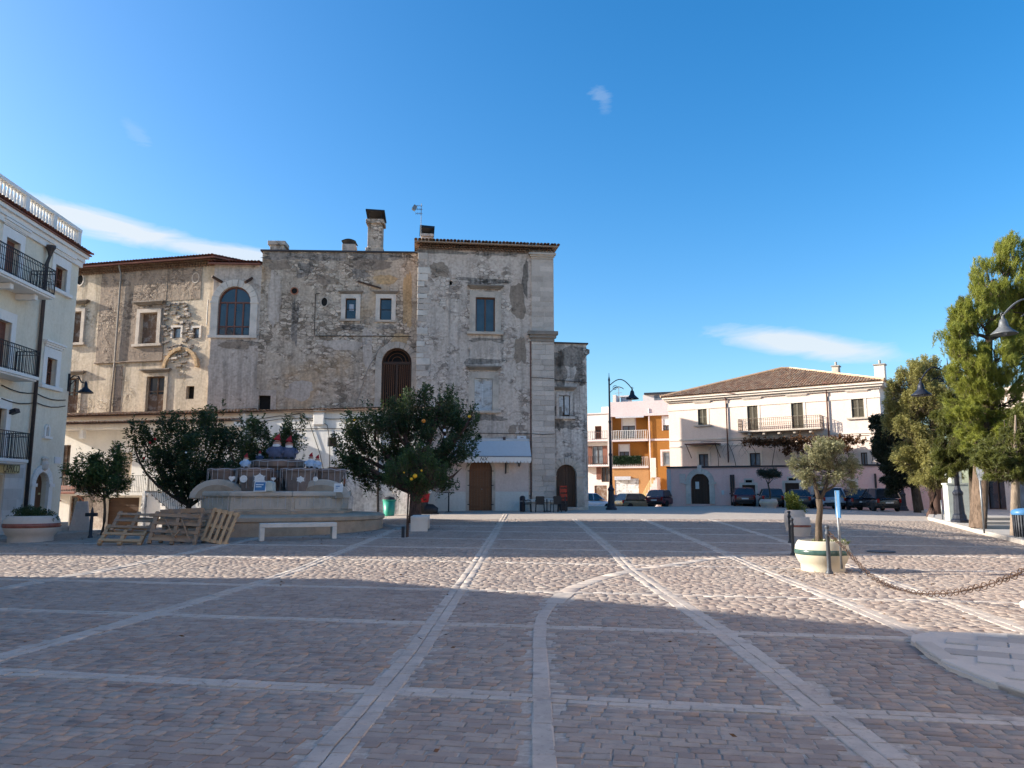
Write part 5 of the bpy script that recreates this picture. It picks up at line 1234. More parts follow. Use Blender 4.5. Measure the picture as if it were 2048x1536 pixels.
# ---------------------------------------------------------------- pink palazzo on the right
def pink_house():
    yl, yr = 72.3, 61.6; Fc = Face.px(1342, yl, 1773, yr, .5); B = Fc.root('pink_palazzo', label='cream and pink palazzo with hipped tile roof and long balcony', cat='building'); L = Fc.L
    ze = (Fc.sz(1400, 797)[1] + Fc.sz(1720, 768)[1])/2
    wins = [Fc.rect(1396, 1414, 818, 850), Fc.rect(1703, 1728, 797, 835)]; bdo = [Fc.rect(1495, 1516, 811, 862), Fc.rect(1583, 1607, 805, 858)]
    low = [Fc.rect(1398, 1417, 908, 935), Fc.rect(1500, 1521, 906, 932), Fc.rect(1722, 1735, 905, 930)]
    zb = sum(q[2] for q in bdo)/2; bdo = [(q[0], q[1], zb, q[3]) for q in bdo]
    w = MB(); wall_mesh(w, 0, L, -1, ze, [(*q, False) for q in wins+bdo+low], .2); body(w, 0, L, -1, ze, 13); w.build('wall', M['cream'], B)
    for q in wins+bdo:
        o = shutters(B, *q, .08, M['wood_grey'], .06); t = MB(); surround(t, *q, .2, .03, top=.24); t.build('surround', M['cream_trim'], o); t = MB(); cornice(t, q[0]-.4, q[1]+.4, q[3]+.55, .16, .14); t.build('hood', M['cream_trim'], o)
        if q in wins: MB().box(q[0]-.4, q[1]+.4, -.16, .02, q[2]-.14, q[2]-.003).build('sill', M['trim'], o)
    for q in low:
        o = casement(B, *q, .1, M['wood_dark'], cols=2, glass='glass_pale', fw=.08); t = MB(); surround(t, *q, .2, .04); t.build('surround', M['cream_trim'], o)
    # moulded cornice and string courses
    t = MB(); t.box(-.05, L+.05, -.06, 0, ze-1.1, ze-.75).box(-.12, L+.12, -.16, 0, ze-.35, ze-.18).box(-.3, L+.3, -.36, 0, ze-.18, ze).box(-.42, L+.42, -.5, 0, ze, ze+.16).box(L+.001, L+.42, 0, 13, ze-.18, ze+.16).box(-.42, -.001, 0, 13, ze-.18, ze+.16); t.build('cornice', M['cream_trim'], B)
    for z in (Fc.sz(1560, 872)[1], Fc.sz(1560, 886)[1]): MB().box(0, L, -.06, 0, z-.07, z+.07).build('string_course', M['cream_trim'], B)
    # hipped roof
    zr = Fc.sz(1592, 737)[1]; zr = ze + 2.9; e = .55; a, b, c, d = (-e, -e, ze+.16), (L+e, -e, ze+.16), (L+e, 13+e, ze+.16), (-e, 13+e, ze+.16); r0, r1 = (L*.48, 6.3, zr), (L*.52, 6.7, zr)
    rf = MB().add([a, b, c, d, r0, r1], [(0,1,5,4),(1,2,5),(2,3,4,5),(3,0,4),(3,2,1,0)]).build('roof', M['rooftile_tan'], B)
    tiles([a, b, r1, r0], (1,0,0), M['rooftile_tan'], rf, tw=.24, tl=.42, lift=.03); tiles([d, a, r0], (0,1,0), M['rooftile_tan'], rf, tw=.24, tl=.42, lift=.03); tiles([b, c, r1], (0,1,0), M['rooftile_tan'], rf, tw=.24, tl=.42, lift=.03)
    for p, q in ((a, r0), (b, r1), (r0, r1)): MB().tube([Vector(p)+Vector((0,0,.12)), Vector(q)+Vector((0,0,.12))], .13, 6).build('ridge_tiles', M['rooftile_tan'], rf)
    for px, pt, wd in ((1670, 733, .55), (1758, 730, .8)):
        yy = 3.5 if px < 1700 else 2.4; s2, z = Fc.sz(px, pt, -yy); q = MB().box(s2-wd/2, s2+wd/2, yy, yy+.7, ze+.3, z); ch = q.build('chimney', M['cream_trim'] if px > 1700 else M['trim'], rf, bevel=.03)
        MB().box(s2-wd/2-.08, s2+wd/2+.08, yy-.08, yy+.78, z, z+.1).tube([(s2, yy+.35, z+.1), (s2, yy+.35, z+.45)], .1, 8).build('cap', M['pipe_grey'], ch)
    # balcony
    s0, s1 = Fc.sz(1476, 855, .9)[0], Fc.sz(1642, 850, .9)[0]
    MB().box(s0, s1, -1.0, 0, zb-.16, zb-.02).build('balcony_slab', M['trim'], B, bevel=.02); railing(B, [(s0+.05, -.03, zb), (s0+.05, -.95, zb), (s1-.05, -.95, zb), (s1-.05, -.03, zb)], 1.0, M['rust'], .17, .012, True, scroll=True)
    for k in range(5): s = s0+.9+(s1-s0-1.8)*k/4; MB().box(s-.12, s+.12, -.8, 0, zb-.42, zb-.162).build('console', M['trim'], B, bevel=.05)
    for px, yt in ((1450, 785), (1650, 766)):
        s, z = Fc.sz(px, yt); MB().tube([(s, -.5, z), (s+.1, -.12, z-.7), (s+.1, -.12, Fc.sz(px+8, 925)[1])], .06, 8).build('downpipe', M['pipe_brown'], B, smooth=True)
        MB().bar((s, -.5, z-.05), (s+1.1, -.5, z-.25), .07).build('gutter_arm', M['pipe_brown'], B)
    # porch canopy bars
    p, q = Fc.sz(1370, 889, 1.2), Fc.sz(1432, 886, 1.2); MB().box(p[0], q[0], -1.3, -.02, p[1]-.04, p[1]+.06).build('canopy', M['pipe_brown'], B)
    for s in (p[0]+.1, q[0]-.1): MB().bar((s, -.02, p[1]-1.2), (s, -1.2, p[1]-.03), .05).build('canopy_stay', M['pipe_brown'], B)
    # terrace block in front: ground floor
    G = Face.px(1336, 66.0, 1888, 58.5, .3); T = G.root('terrace_wall', label='pink ground-floor terrace wall with arched gateway behind the parked cars', cat='wall'); TL = G.L
    zt = (G.sz(1400, 936)[1] + G.sz(1700, 932)[1])/2; gate = G.rect(1382, 1419, 947, 1009); gate = (gate[0], gate[1], .35, gate[3])
    drs = [G.rect(1485, 1511, 970, 1010), G.rect(1571, 1599, 966, 1012), G.rect(1628, 1641, 968, 1012), G.rect(1700, 1712, 962, 1012)]; vents = [G.rect(1491, 1504, 960, 966), G.rect(1577, 1592, 956, 962)]
    drs = [(q[0], q[1], .1, q[3]) for q in drs]
    w = MB(); wall_mesh(w, 0, TL, -1, zt, [(*gate, True)] + [(*q, False) for q in drs+vents], .3); body(w, 0, TL, -1, zt, 5.0); w.build('wall', M['pink'], T)
    MB().box(-.06, TL+.06, -.1, 5.0, zt, zt+.14).build('coping', M['pipe_dark'], T)
    MB().box(-.05, -.002, 0, 5, -1, zt-.1).build('end_wall', M['white_house'], T); MB().box(-.002, .3, -.04, .0, -1, zt-.1).build('end_strip', M['white_house'], T)
    o = planks_door(T, *gate, .24, M['wood_dark'], True, 6, name='gateway_door', rails=False); t = MB(); surround(t, *gate, .42, .09, True)
    zs = gate[3]-(gate[1]-gate[0])/2; t.box(gate[0]-.55, gate[0]+.02, -.16, .02, zs-.14, zs+.04).box(gate[1]-.02, gate[1]+.55, -.16, .02, zs-.14, zs+.04); t.build('surround', M['trim_white'], o)
    xc = (gate[0]+gate[1])/2; MB().box(xc-.18, xc+.18, -.2, .02, gate[3]-.05, gate[3]+.7).build('keystone', M['trim_white'], o, bevel=.04); MB().box(gate[0]+.35, gate[0]+.65, .2, .225, 1.6, 2.2).build('notice', M['plate'], o)
    for q in drs: o = planks_door(T, *q, .2, M['wood_dark'], n=4, rails=False); t = MB(); surround(t, *q, .2, .04); t.build('surround', M['trim_white'], o)
    for q in vents: o = MB().box(q[0], q[1], .15, .18, q[2], q[3]).build('vent', M['dark'], T); t = MB(); surround(t, *q, .12, .03); t.build('surround', M['trim_white'], o)
    for px in (1463, 1468, 1614, 1752): s = G.sz(px, 980)[0]; MB().tube([(s, -.1, .1), (s, -.1, zt-.6)], .08, 8).build('downpipe', M['pipe_dark'], T)
    MB().box(.4, TL, -.03, 0, -.5, .55).build('base_course', M['dado'], T) if False else None
    s = G.sz(1365, 957); MB().box(s[0]-.25, s[0]+.25, -.04, 0, s[1]-.4, s[1]+.4).build('relief', M['shop_pink'], T)
    s = G.sz(1446, 985); MB().box(s[0]-.1, s[0]+.1, -.05, 0, s[1]-.18, s[1]+.18).build('house_number', M['plate'], T)
    return Fc, G
PINKF, TERF = pink_house()

# ---------------------------------------------------------------- orange and white houses down the street
def street_houses():
    Fc = Face.px(1224, 87.0, 1362, 84.4, -1.1); B = Fc.root('orange_house', label='burnt orange apartment house with two balconies and outside stair', cat='building'); L = Fc.L; sR = Fc.sz(1296, 880)[0]
    zt = Fc.sz(1290, 827)[1]; zf = Fc.sz(1290, 878)[1]; zg = Fc.sz(1290, 932)[1]; zp = Fc.sz(1290, 802)[1]; rec = .9
    d1 = Fc.rect(1245, 1270, 834, 876, -.9); w1 = Fc.rect(1326, 1340, 834, 861); w2 = Fc.rect(1239, 1258, 890, 912, -.9); d2 = Fc.rect(1325, 1342, 903, 932); gr = Fc.rect(1230, 1278, 957, 1004); gr = (gr[0], gr[1], .0, gr[3]); lowp = zg
    w = MB(); wall_mesh(w, sR, L, -1, zt, [(*w1, False), (*d2, False)], .15); wall_mesh(w, 0, sR, zg, zt, [(*d1, False), (*w2, False)], .15, rec); body(w, 0, L, zg, zt, 9, rec)
    w.quad((sR,0,zg), (sR,0,zt), (sR,rec,zt), (sR,rec,zg)); w.quad((L,0,-1), (L,0,zt), (L,rec,zt), (L,rec,-1)); w.build('wall', M['orange'], B)
    w = MB(); wall_mesh(w, 0, sR-.002, -1, zg, [(*gr, False)], .15, .02); body(w, 0, sR-.002, -1, zg, 3, .02); w.build('ground_floor', M['orange_pale'], B)
    MB().box(-.1, L+.1, -.12, 9, zt, zp).box(-.1, L+.1, -.3, 0, zt-.28, zt).build('parapet', M['parapet'], B); MB().box(-.35, 0, -.2, 2, zg, zt).build('pier', M['white_house'], B)
    for q, nm in ((d1, 'balcony_door'), (w2, 'window'), (w1, 'window')):
        y = rec+.08 if q is not w1 else .08; h = q[3]-q[2]; fr = .42 if nm == 'balcony_door' else .6
        o = casement(B, q[0], q[1], q[2], q[2]+h*(1-fr*.999), y, M['wood_dark'], cols=2, fw=.08, glass='glass_pale', name=nm); MB().box(q[0], q[1], y-.03, y+.02, q[2]+h*(1-fr), q[3]).build('roller_blind', M['white_paint'], o)
        t = MB(); surround(t, *q, .12, .03, y=y-.08); t.build('surround', M['parapet'], o)
    o = casement(B, *d2, .08, M['pipe_grey'], cols=1, fw=.15, glass='glass_pale', name='door'); t = MB(); surround(t, *d2, .22, .03); t.build('surround', M['parapet'], o)
    o = MB().box(gr[0], gr[1], .1, .13, 0, gr[3]).build('garage_door', M['wood_white'], B)
    for k in range(8): MB().box(gr[0]+.03, (gr[0]+gr[1])/2-.02, .07, .1, gr[3]*k/8+.02, gr[3]*(k+1)/8-.01).box((gr[0]+gr[1])/2+.02, gr[1]-.03, .07, .1, gr[3]*k/8+.02, gr[3]*(k+1)/8-.01).build('panel', M['wood_white'], o)
    for zz, nm in ((zf, 0), (zg, 1)):
        MB().box(-.15, sR+(.0 if nm else 0), -.15, rec, zz-.22, zz-.02).build('balcony_slab', M['parapet'], B); railing(B, [(-.1, -.1, zz), (sR-.05, -.1, zz)], 1.0, M['white_paint'], .2, .02)
    MB().box(sR, L, -.06, 0, zf-.22, zf).build('string_course', M['parapet'], B)
    # hedge screen on the lower balcony
    n = 2200; a, b, c, d = Fc.rect(1227, 1283, 912, 928); x = RNG.uniform(a, b, n); z = RNG.uniform(c, d, n); y = RNG.uniform(-.24, -.12, n)
    MB().box(a, b, -.16, -.12, c, d).build('hedge_screen', M['hedge'], B)
    global HEDGE; HEDGE = (B, x, y, z)
    # striped awnings (rolled), downpipe, stair
    MB().box(Fc.sz(1232,825)[0], Fc.sz(1288,825)[0], -.35, -.14, zt-.45, zt-.28).build('rolled_awning', M['curtain'], B); a_ = Fc.rect(1230, 1262, 953, 960); MB().box(a_[0], a_[1], -.3, .0, a_[2], a_[3]).build('rolled_awning', M['curtain'], B)
    s, z = Fc.sz(1298, 817); MB().tube([(s, -.16, z), (s+.1, -.16, 0)], .07, 8).build('downpipe', M['parapet'], B)
    s0, s1 = Fc.sz(1280, 1000)[0], Fc.sz(1322, 1000)[0]; st = MB(); n = 12; zh = Fc.sz(1318, 955)[1]
    for k in range(n): st.box(s0+(s1-s0)*k/n, s0+(s1-s0)*(k+1)/n, -2.4, -.1, -1, .2+(zh-.2)*(k+1)/n)
    st.build('outside_stair', M['parapet'], B); railing(B, [(s0, -2.35, .25), (s1, -2.35, zh)], 1.0, M['sign_yellow'], .3, .03)
    q = Fc.rect(1301, 1312, 916, 955, 2.4); MB().box(q[0], q[1], -2.5, -2.35, q[2], q[3]).build('white_panel', M['white_house'], B)
    # roof penthouse
    q = Fc.rect(1300, 1352, 786, 802); pb = MB().box(q[0]-1.2, q[1], 2.2, 6, zp-.5, q[3]+.15).build('penthouse', M['white_house'], B); MB().box(q[0]-1.0, q[1]+.5, 1.8, 6.3, q[3]+.15, q[3]+.35).build('penthouse_roof', M['iron'], pb)
    for k in range(3): x0 = q[0]+(q[1]-q[0])*k/3; MB().box(x0+.1, x0+(q[1]-q[0])/3-.1, 2.15, 2.2, zp+.05, q[3]+.05).build('pane', M['glass_pale'], pb)
    q = Fc.rect(1236, 1250, 791, 802); MB().box(q[0], q[1], 1.5, 4, zp-.2, q[3]).box(q[0]-.1, q[1]+.2, 1.3, 4.2, q[3], q[3]+.15).build('roof_hut', M['white_house'], B)
    q = Fc.rect(1226, 1232, 790, 802); MB().box(q[0], q[1], -.1, 2, zp-.2, q[3]).build('roof_pier', M['white_house'], B)
    # white house
    Fc = Face.px(1150, 91.0, 1226, 89.0, -1.3); B = Fc.root('white_street_house', label='white house with brown shutters beside the orange house', cat='building'); L = Fc.L
    zt = Fc.sz(1200, 828)[1]; u = Fc.rect(1190, 1203, 852, 878); m = Fc.rect(1185, 1206, 892, 928); lw = Fc.rect(1203, 1218, 934, 964); g = Fc.rect(1189, 1214, 971, 1004); g = (g[0], g[1], 0, g[3])
    w = MB(); wall_mesh(w, 0, L, -1, zt, [(*q, False) for q in (u, m, lw, g)], .15); body(w, 0, L, -1, zt, 9); w.build('wall', M['white_house'], B)
    MB().box(-.1, L+.02, -.15, 9, zt, zt+.12).build('parapet', M['parapet'], B)
    shutters(B, *u, .05, M['wood_shutter'], .12, leaves=1); o = casement(B, *m, .1, M['wood_dark'], cols=2, glass='glass_pale'); 
    for a, b in ((m[0]-.55, m[0]-.02), (m[1]+.02, m[1]+.55)): MB().box(a, b, -.06, -.01, m[2], m[3]).build('shutter', M['wood_shutter'], o)
    o = casement(B, *lw, .1, M['wood_dark'], cols=2, glass='glass'); MB().box(lw[0]-.6, lw[0]-.02, -.06, -.01, lw[2]+.3, lw[3]).build('shutter', M['wood_shutter'], o)
    o = MB().box(g[0], g[1], .1, .13, 0, g[3]).build('garage_door', M['wood_old'], B)
    for zz in (Fc.sz(1200, 880)[1], Fc.sz(1200, 930)[1]):
        MB().box(.2, L, -.9, 0, zz-.2, zz-.02).build('balcony_slab', M['parapet'], B); railing(B, [(.25, -.85, zz), (L-.05, -.85, zz)], 1.0, M['iron'], .25, .018, True)
    q = Fc.rect(1186, 1222, 808, 828); hb = MB().box(q[0], L+.5, 3, 8, zt, q[3]).build('roof_room', M['white_house'], B); q = Fc.rect(1203, 1214, 818, 827); MB().box(q[0], q[1], 2.95, 3.0, zt+.1, q[3]).build('roof_window', M['wood_dark'], hb)
    s, z = Fc.sz(1232, 768); MB().tube([(L+.3, 2.0, zt), (L+.3, 2.0, z)], .04, 5).bar((L-.4, 2.0, z-.2), (L+.8, 2.0, z-.2), .05).bar((L-.2, 2.0, z-.8), (L+.7, 2.0, z-.8), .05).build('antenna', M['steel'], B)
street_houses()

# ---------------------------------------------------------------- dark arcade behind the trees
def arcade():
    Fc = Face(34.0, 57.0, 34.9, 30.0, .3); B = Fc.root('arcaded_building', label='dim arcaded shop building behind the pine trees', cat='building'); L = Fc.L; zt = 8.2
    ops = [(1.2+k*3.1, 3.4+k*3.1, .12, 3.0, False) for k in range(8)]; ops2 = [(1.8+k*3.1, 2.8+k*3.1, 4.6, 6.3, False) for k in range(8)]
    w = MB(); wall_mesh(w, 0, L, -1, zt, ops+ops2, .35); body(w, 0, L, -1, zt, 10); w.build('wall', M['shop_pink'], B)
    for k, q in enumerate(ops):
        o = casement(B, *q[:4], .3, M['wood_dark'], cols=2, transom=.75, name='shop_window', glass='glass_pale' if k % 3 == 1 else 'glass')
        MB().box(q[0]-.1, q[1]+.1, -.06, -.002, 2.75, 3.2).build('fascia', M['wood_dark'], o)
    for q in ops2: shutters(B, *q[:4], .1, M['wood_grey'], .1)
    MB().box(-.4, L+.4, -.5, 10.4, zt, zt+.25).build('cornice', M['cream_trim'], B)
arcade()
# ---------------------------------------------------------------- trees and plants
def nrm(a): return a / np.maximum(1e-9, np.linalg.norm(a, axis=-1, keepdims=True))
def leaf_mesh(name, pos, axis, length, width, m, parent, tri=False, droop=0.0, **tags):
    """One small folded leaf (or needle) for each position."""
    n = len(pos); axis = nrm(axis); rnd = nrm(RNG.normal(0, 1, (n, 3))); side = nrm(np.cross(axis, rnd)); nn = np.cross(side, axis)
    L, W = length[:, None], width[:, None]
    if tri:
        V = np.stack([pos - side*W*.5, pos + side*W*.5, pos + axis*L + np.array([0,0,-1.])*droop*L], 1); f = np.array([[0,1,2]]); k = 3
    else:
        V = np.stack([pos, pos + axis*L*.5 + side*W*.5 + nn*W*.12, pos + axis*L + np.array([0,0,-1.])*droop*L, pos + axis*L*.5 - side*W*.5 + nn*W*.12], 1); f = np.array([[0,1,2,3]]); k = 4
    fs = (np.arange(n)[:, None]*k + f).reshape(-1, k)
    return npmesh(name, V.reshape(-1, 3), fs, m, parent, kind='stuff', **tags)
def shoots_in(lobes, n, inner=.35, up=.5, out=1.0, jit=.5, length=(.3, .6), centre=None, power=.45):
    """Shoots ending inside a union of ellipsoids: tips, directions, lengths."""
    w = np.array([l[1][0]*l[1][1]*l[1][2] for l in lobes]) ** .8; w /= w.sum(); idx = RNG.choice(len(lobes), n, p=w)
    C = np.array([l[0] for l in lobes])[idx]; Rr = np.array([l[1] for l in lobes])[idx]
    d = nrm(RNG.normal(0, 1, (n, 3))); r = inner + (1-inner)*RNG.random((n, 1))**power
    tip = C + d*Rr*r; cc = np.array(centre) if centre is not None else C.mean(0)
    D = nrm(nrm(tip - cc)*out + np.array([0, 0, up]) + RNG.normal(0, jit, (n, 3))*.5)
    return tip, D, RNG.uniform(*length, n)
def clumped(lobes, per_lobe, k=.38, shell=.62):
    """Break each lobe into smaller clumps sitting in its outer shell."""
    out = []
    for c, r in lobes:
        for j in range(per_lobe):
            d = nrm(RNG.normal(0, 1, 3)); q = shell*RNG.uniform(.6, 1.15); s = RNG.uniform(.75, 1.25)*k
            out.append((c + d*r*q, r*s))
    return out
def shoot_leaves(tip, D, Ls, per, spread=.9):
    """Leaf positions and directions along each shoot."""
    n = len(tip); t = RNG.random((n, per)) ** .8; base = tip - D*Ls[:, None]
    pos = base[:, None] + D[:, None]*(Ls[:, None]*t)[..., None]
    perp = nrm(np.cross(D[:, None], RNG.normal(0, 1, (n, per, 3)))); ax = nrm(D[:, None]*RNG.uniform(.35, 1.0, (n, per))[..., None] + perp*spread)
    return pos.reshape(-1, 3), ax.reshape(-1, 3)
def limb(mb, p, q, r0, r1, bend=.12, n=5, k=7):
    p, q = Vector(p), Vector(q); L = (q-p).length; o = Vector((random.gauss(0,1), random.gauss(0,1), random.gauss(0,.4)))*bend*L; pts, rs = [], []
    for i in range(n+1): t = i/n; pts.append(p.lerp(q, t) + o*math.sin(PI*t)*.5); rs.append(r0 + (r1-r0)*t)
    mb.tube(pts, rs, k); return pts
def twigs(tip, D, Ls, r, m, parent, name='twigs'):
    n = len(tip); a = tip - D*Ls[:, None]*1.15; b = tip; s = nrm(np.cross(D, RNG.normal(0, 1, (n, 3)))); u = np.cross(D, s)
    V = np.stack([a+s*r, a-s*r*.5+u*r, a-s*r*.5-u*r, b], 1); f = np.array([[0,1,3],[1,2,3],[2,0,3]])
    return npmesh(name, V.reshape(-1, 3), (np.arange(n)[:, None, None]*4 + f[None]).reshape(-1, 3), m, parent, kind='stuff')
def L_(c, r): return (np.array(c, float), np.array(r, float))
def orange_tree(px, Y, crown, label, n=520, per=15, trunk_r=.11, leaf='leaf_orange', bark='bark', ll=.15, lw=.058, sl=(.35,.75), fork=.9, tilt=0, extra=None, group='orange trees round the fountain'):
    """crown: list of (px, py, half width px, half height px, dY) lobes measured on the photograph."""
    g = onground(px, Y); T = thing('orange_tree', g, 0, label, 'tree', group); lobes = []
    for (cx, cy, hw, hh, dy) in crown:
        c = at(cx, cy, Y+dy); k = (Y+dy)/F*1.06; lobes.append(L_(c - g, (hw*k, min(hw, hh*1.5)*k*1.0, hh*k)))
    f = Vector((tilt*fork, 0, fork)); mb = MB(); limb(mb, (0,0,-.1), f, trunk_r*1.15, trunk_r*.85, .05, 5, 9)
    mb.build('trunk', M[bark], T, smooth=True); lm = MB()
    for c, r in lobes: limb(lm, f + Vector((random.gauss(0,.02), random.gauss(0,.02), -.05)), Vector(c) - Vector((0,0,r[2]*.3)), trunk_r*.6, trunk_r*.22, .12)
    for k in range(14):
        c, r = random.choice(lobes); q = Vector(c) + Vector((random.uniform(-.6,.6)*r[0], random.uniform(-.6,.6)*r[1], random.uniform(-.4,.6)*r[2])); limb(lm, Vector(c) - Vector((0,0,r[2]*.3)), q, trunk_r*.22, .012, .1, 4, 5)
    lm.build('limbs', M[bark], T, smooth=True, kind='stuff')
    tip, D, Ls = shoots_in(clumped(lobes, 7, .34, .85), int(n*1.15), .15, 1.05, .9, .5, sl, centre=np.mean([l[0] for l in lobes], 0) - np.array([0,0,.5]), power=.5); pos, ax = shoot_leaves(tip, D, Ls, per)
    ns = max(10, n//16); t2, d2, l2 = shoots_in([(c + np.array([0,0,r[2]*.55]), r*np.array([.9,.9,.55])) for c, r in lobes], ns, .3, 3.0, .5, .5, (sl[1]*.7, sl[1]*1.35)); p2, a2 = shoot_leaves(t2, d2, l2, per + 6, .8)
    pos, ax = np.concatenate([pos, p2]), np.concatenate([ax, a2]); tip, D, Ls = np.concatenate([tip, t2]), np.concatenate([D, d2]), np.concatenate([Ls, l2])
    N = len(pos); leaf_mesh('crown', pos, ax, RNG.uniform(.7, 1.25, N)*ll, RNG.uniform(.8, 1.2, N)*lw, M[leaf], T, droop=.12); twigs(tip, D, Ls, .006, M[bark], T)
    if extra: extra(T, lobes)
    return T, g, lobes
def baubles(fr):
    def f(T, lobes):
        for k, (px, py, Y, r, m) in enumerate(fr):
            r = r*.75
            p = at(px, py, Y) - T.location; MB().lathe([(r*math.sin(PI*j/8), -r*math.cos(PI*j/8)) for j in range(9)], 10, tuple(p), cap=False).build('bauble' if m not in ('fruit',) else 'orange_fruit', M[m], T, smooth=True)
    return f
orange_tree(375, 30.5, [(375,905,78,72,0),(330,880,62,56,.5),(430,868,66,64,.4),(285,868,30,30,.3),(400,955,60,40,-.2),(470,905,44,60,.2),(320,935,48,34,0),(360,970,50,22,.2),(445,945,46,40,0),(270,890,22,24,.2)], 'large dark orange tree behind the stacked pallets', 900, 17, .12, sl=(.4,.95), fork=1.0,
    extra=baubles([(310,878,29.6,.07,'red'),(288,916,29.6,.06,'red'),(372,905,29,.05,'silver_tinsel'),(300,885,29.3,.06,'red')]))
orange_tree(540, 33.5, [(540,885,56,54,0),(580,862,32,36,.3),(510,915,46,40,0),(590,900,28,34,0),(500,860,34,44,.4)], 'dark orange tree directly behind the fountain figures', 460, 16, .10, sl=(.4,.95))
orange_tree(829, 33.2, [(820,880,86,76,0),(750,860,62,62,.4),(890,850,68,64,.2),(700,890,40,44,.3),(860,935,66,44,-.4),(745,935,58,42,.2),(702,938,36,32,.3),(785,958,48,26,.3),(905,942,42,34,.0),(690,905,28,30,.3),(922,878,40,46,0),(800,815,60,50,.5),(880,800,46,40,.3),(938,832,30,30,.2)], 'largest orange tree with thick reddish trunk before the awning', 1800, 17, .26, bark='bark_red', sl=(.45,1.0), fork=1.35,
    extra=baubles([(847,842,31.4,.11,'fruit'),(939,833,31.6,.09,'yellow'),(709,840,32,.06,'yellow'),(889,861,31,.08,'silver_tinsel'),(890,874,31,.06,'silver_tinsel'),(800,790,32,.05,'yellow')]))
orange_tree(815, 25.4, [(835,925,52,34,0),(800,945,38,26,.1),(870,935,34,28,-.1),(840,902,34,22,0),(835,968,30,16,0)], 'young bushy orange tree with yellow ribbon tied at its stake', 420, 14, .035, 'leaf_young', 'bark_red', .085, .034, (.25,.5), 1.15, .15,
    extra=baubles([(830,952,25.0,.10,'yellow'),(823,958,24.9,.07,'yellow'),(843,941,25,.05,'yellow'),(808,945,25.0,.04,'yellow')]))
orange_tree(203, 28.0, [(200,940,56,40,0),(165,925,36,30,.1),(240,950,40,40,0),(210,910,46,22,.2),(235,915,36,30,.1),(160,965,34,24,0)], 'small leafy tree growing between the white house and the pallets', 460, 15, .05, 'leaf_young', 'bark', .14, .040, (.35,.65), 1.4)
# yellowing branch of the small tree
def stake(px, Y, top, label):
    g = onground(px, Y); p = at(px+4, top, Y) - g; MB().tube([(0,0,-.1), tuple(p)], .028, 7).build('tree_stake', M['wood_dark'], loc=g, label=label, cat='stake')
stake(813, 25.1, 985, 'thin wooden stake holding up the young ribbon-tied tree')
c = onground(806, 25.0); MB().box(-.05,.05,-.03,.03,-.05,.36).build('iron_peg', M['iron'], loc=c, bevel=.01, label='short iron peg beside the stake of the young tree', cat='peg')

# olive in the planter
def olive(px, py_base, Y, lobes_px, trunk, label, n, per, base=None, ll=.055, lw=.015, bark='bark_olive', leaf='leaf_olive', name='olive_tree', sl=(.14,.34), z0=0.0):
    g = base if base is not None else onground(px, Y); g = g + Vector((0,0,z0)); T = thing(name, g, 0, label, 'tree'); mb = MB(); P = [at(a, b, Y+d) - g for a, b, d in trunk[0][0]]; mb.tube([(P[0].x, P[0].y, -.15)] + [tuple(p) for p in P], [trunk[0][1][0]*1.15] + trunk[0][1], 9)
    mb.build('trunk', M[bark], T, smooth=True); lm = MB()
    for pts, rs in trunk[1:]: lm.tube([tuple(at(a, b, Y+d) - g) for a, b, d in pts], rs, 7)
    lobes = [L_(at(a, b, Y+dy) - g, (hw*Y/F, hw*Y/F*.95, hh*Y/F)) for a, b, hw, hh, dy in lobes_px]
    for c, r in lobes: limb(lm, at(*trunk[-1][0][-1][:2], Y) - g, Vector(c), .012*Y/15.5, .004, .1, 4, 5)
    lm.build('limbs', M[bark], T, smooth=True, kind='stuff')
    tip, D, Ls = shoots_in(clumped(lobes, 7, .42, .8), n, .15, .45, 1.0, .7, sl, power=.5); pos, ax = shoot_leaves(tip, D, Ls, per, .8); N = len(pos)
    leaf_mesh('crown', pos, ax, RNG.uniform(.7,1.3,N)*ll, RNG.uniform(.8,1.2,N)*lw, M[leaf], T); twigs(tip, D, Ls, .0022*Y/15.5, M[bark], T); return T
PL_A = onground(1645, 16.2)     # olive planter position
olive(1640, 1090, 16.2, [(1640,915,36,34,0),(1605,935,28,30,.05),(1665,900,30,26,-.05),(1690,925,24,30,.05),(1625,965,24,18,.1),(1680,955,26,20,-.1),(1715,935,14,30,.1),(1655,885,36,14,.1),(1708,975,14,16,0),(1592,915,14,20,.1),(1630,893,18,16,-.1)],
    [([(1638,1088,0),(1637,1050,0),(1640,1020,0),(1638,998,0)], [.085,.066,.060,.068]), ([(1638,1000,0),(1631,975,0),(1628,950,.05)], [.05,.04,.02]), ([(1639,1002,0),(1650,978,0),(1657,955,0),(1660,930,0)], [.05,.042,.036,.018]), ([(1648,984,0),(1668,972,-.05),(1682,955,-.1)], [.03,.024,.012])],
    'grey-green olive tree growing in the round concrete planter with green stripe', 950, 17, base=Vector((PL_A.x, PL_A.y, PL_A.z)))
olive(1535, 1008, 57.0, [(1538,945,20,11,0),(1526,948,12,9,.2),(1552,948,12,10,0)], [([(1541,1010,0),(1540,985,0),(1536,968,0)], [.08,.06,.05])], 'small round olive tree against the pink terrace wall', 240, 14, ll=.16, lw=.045, sl=(.3,.6), leaf='leaf_olive_far')

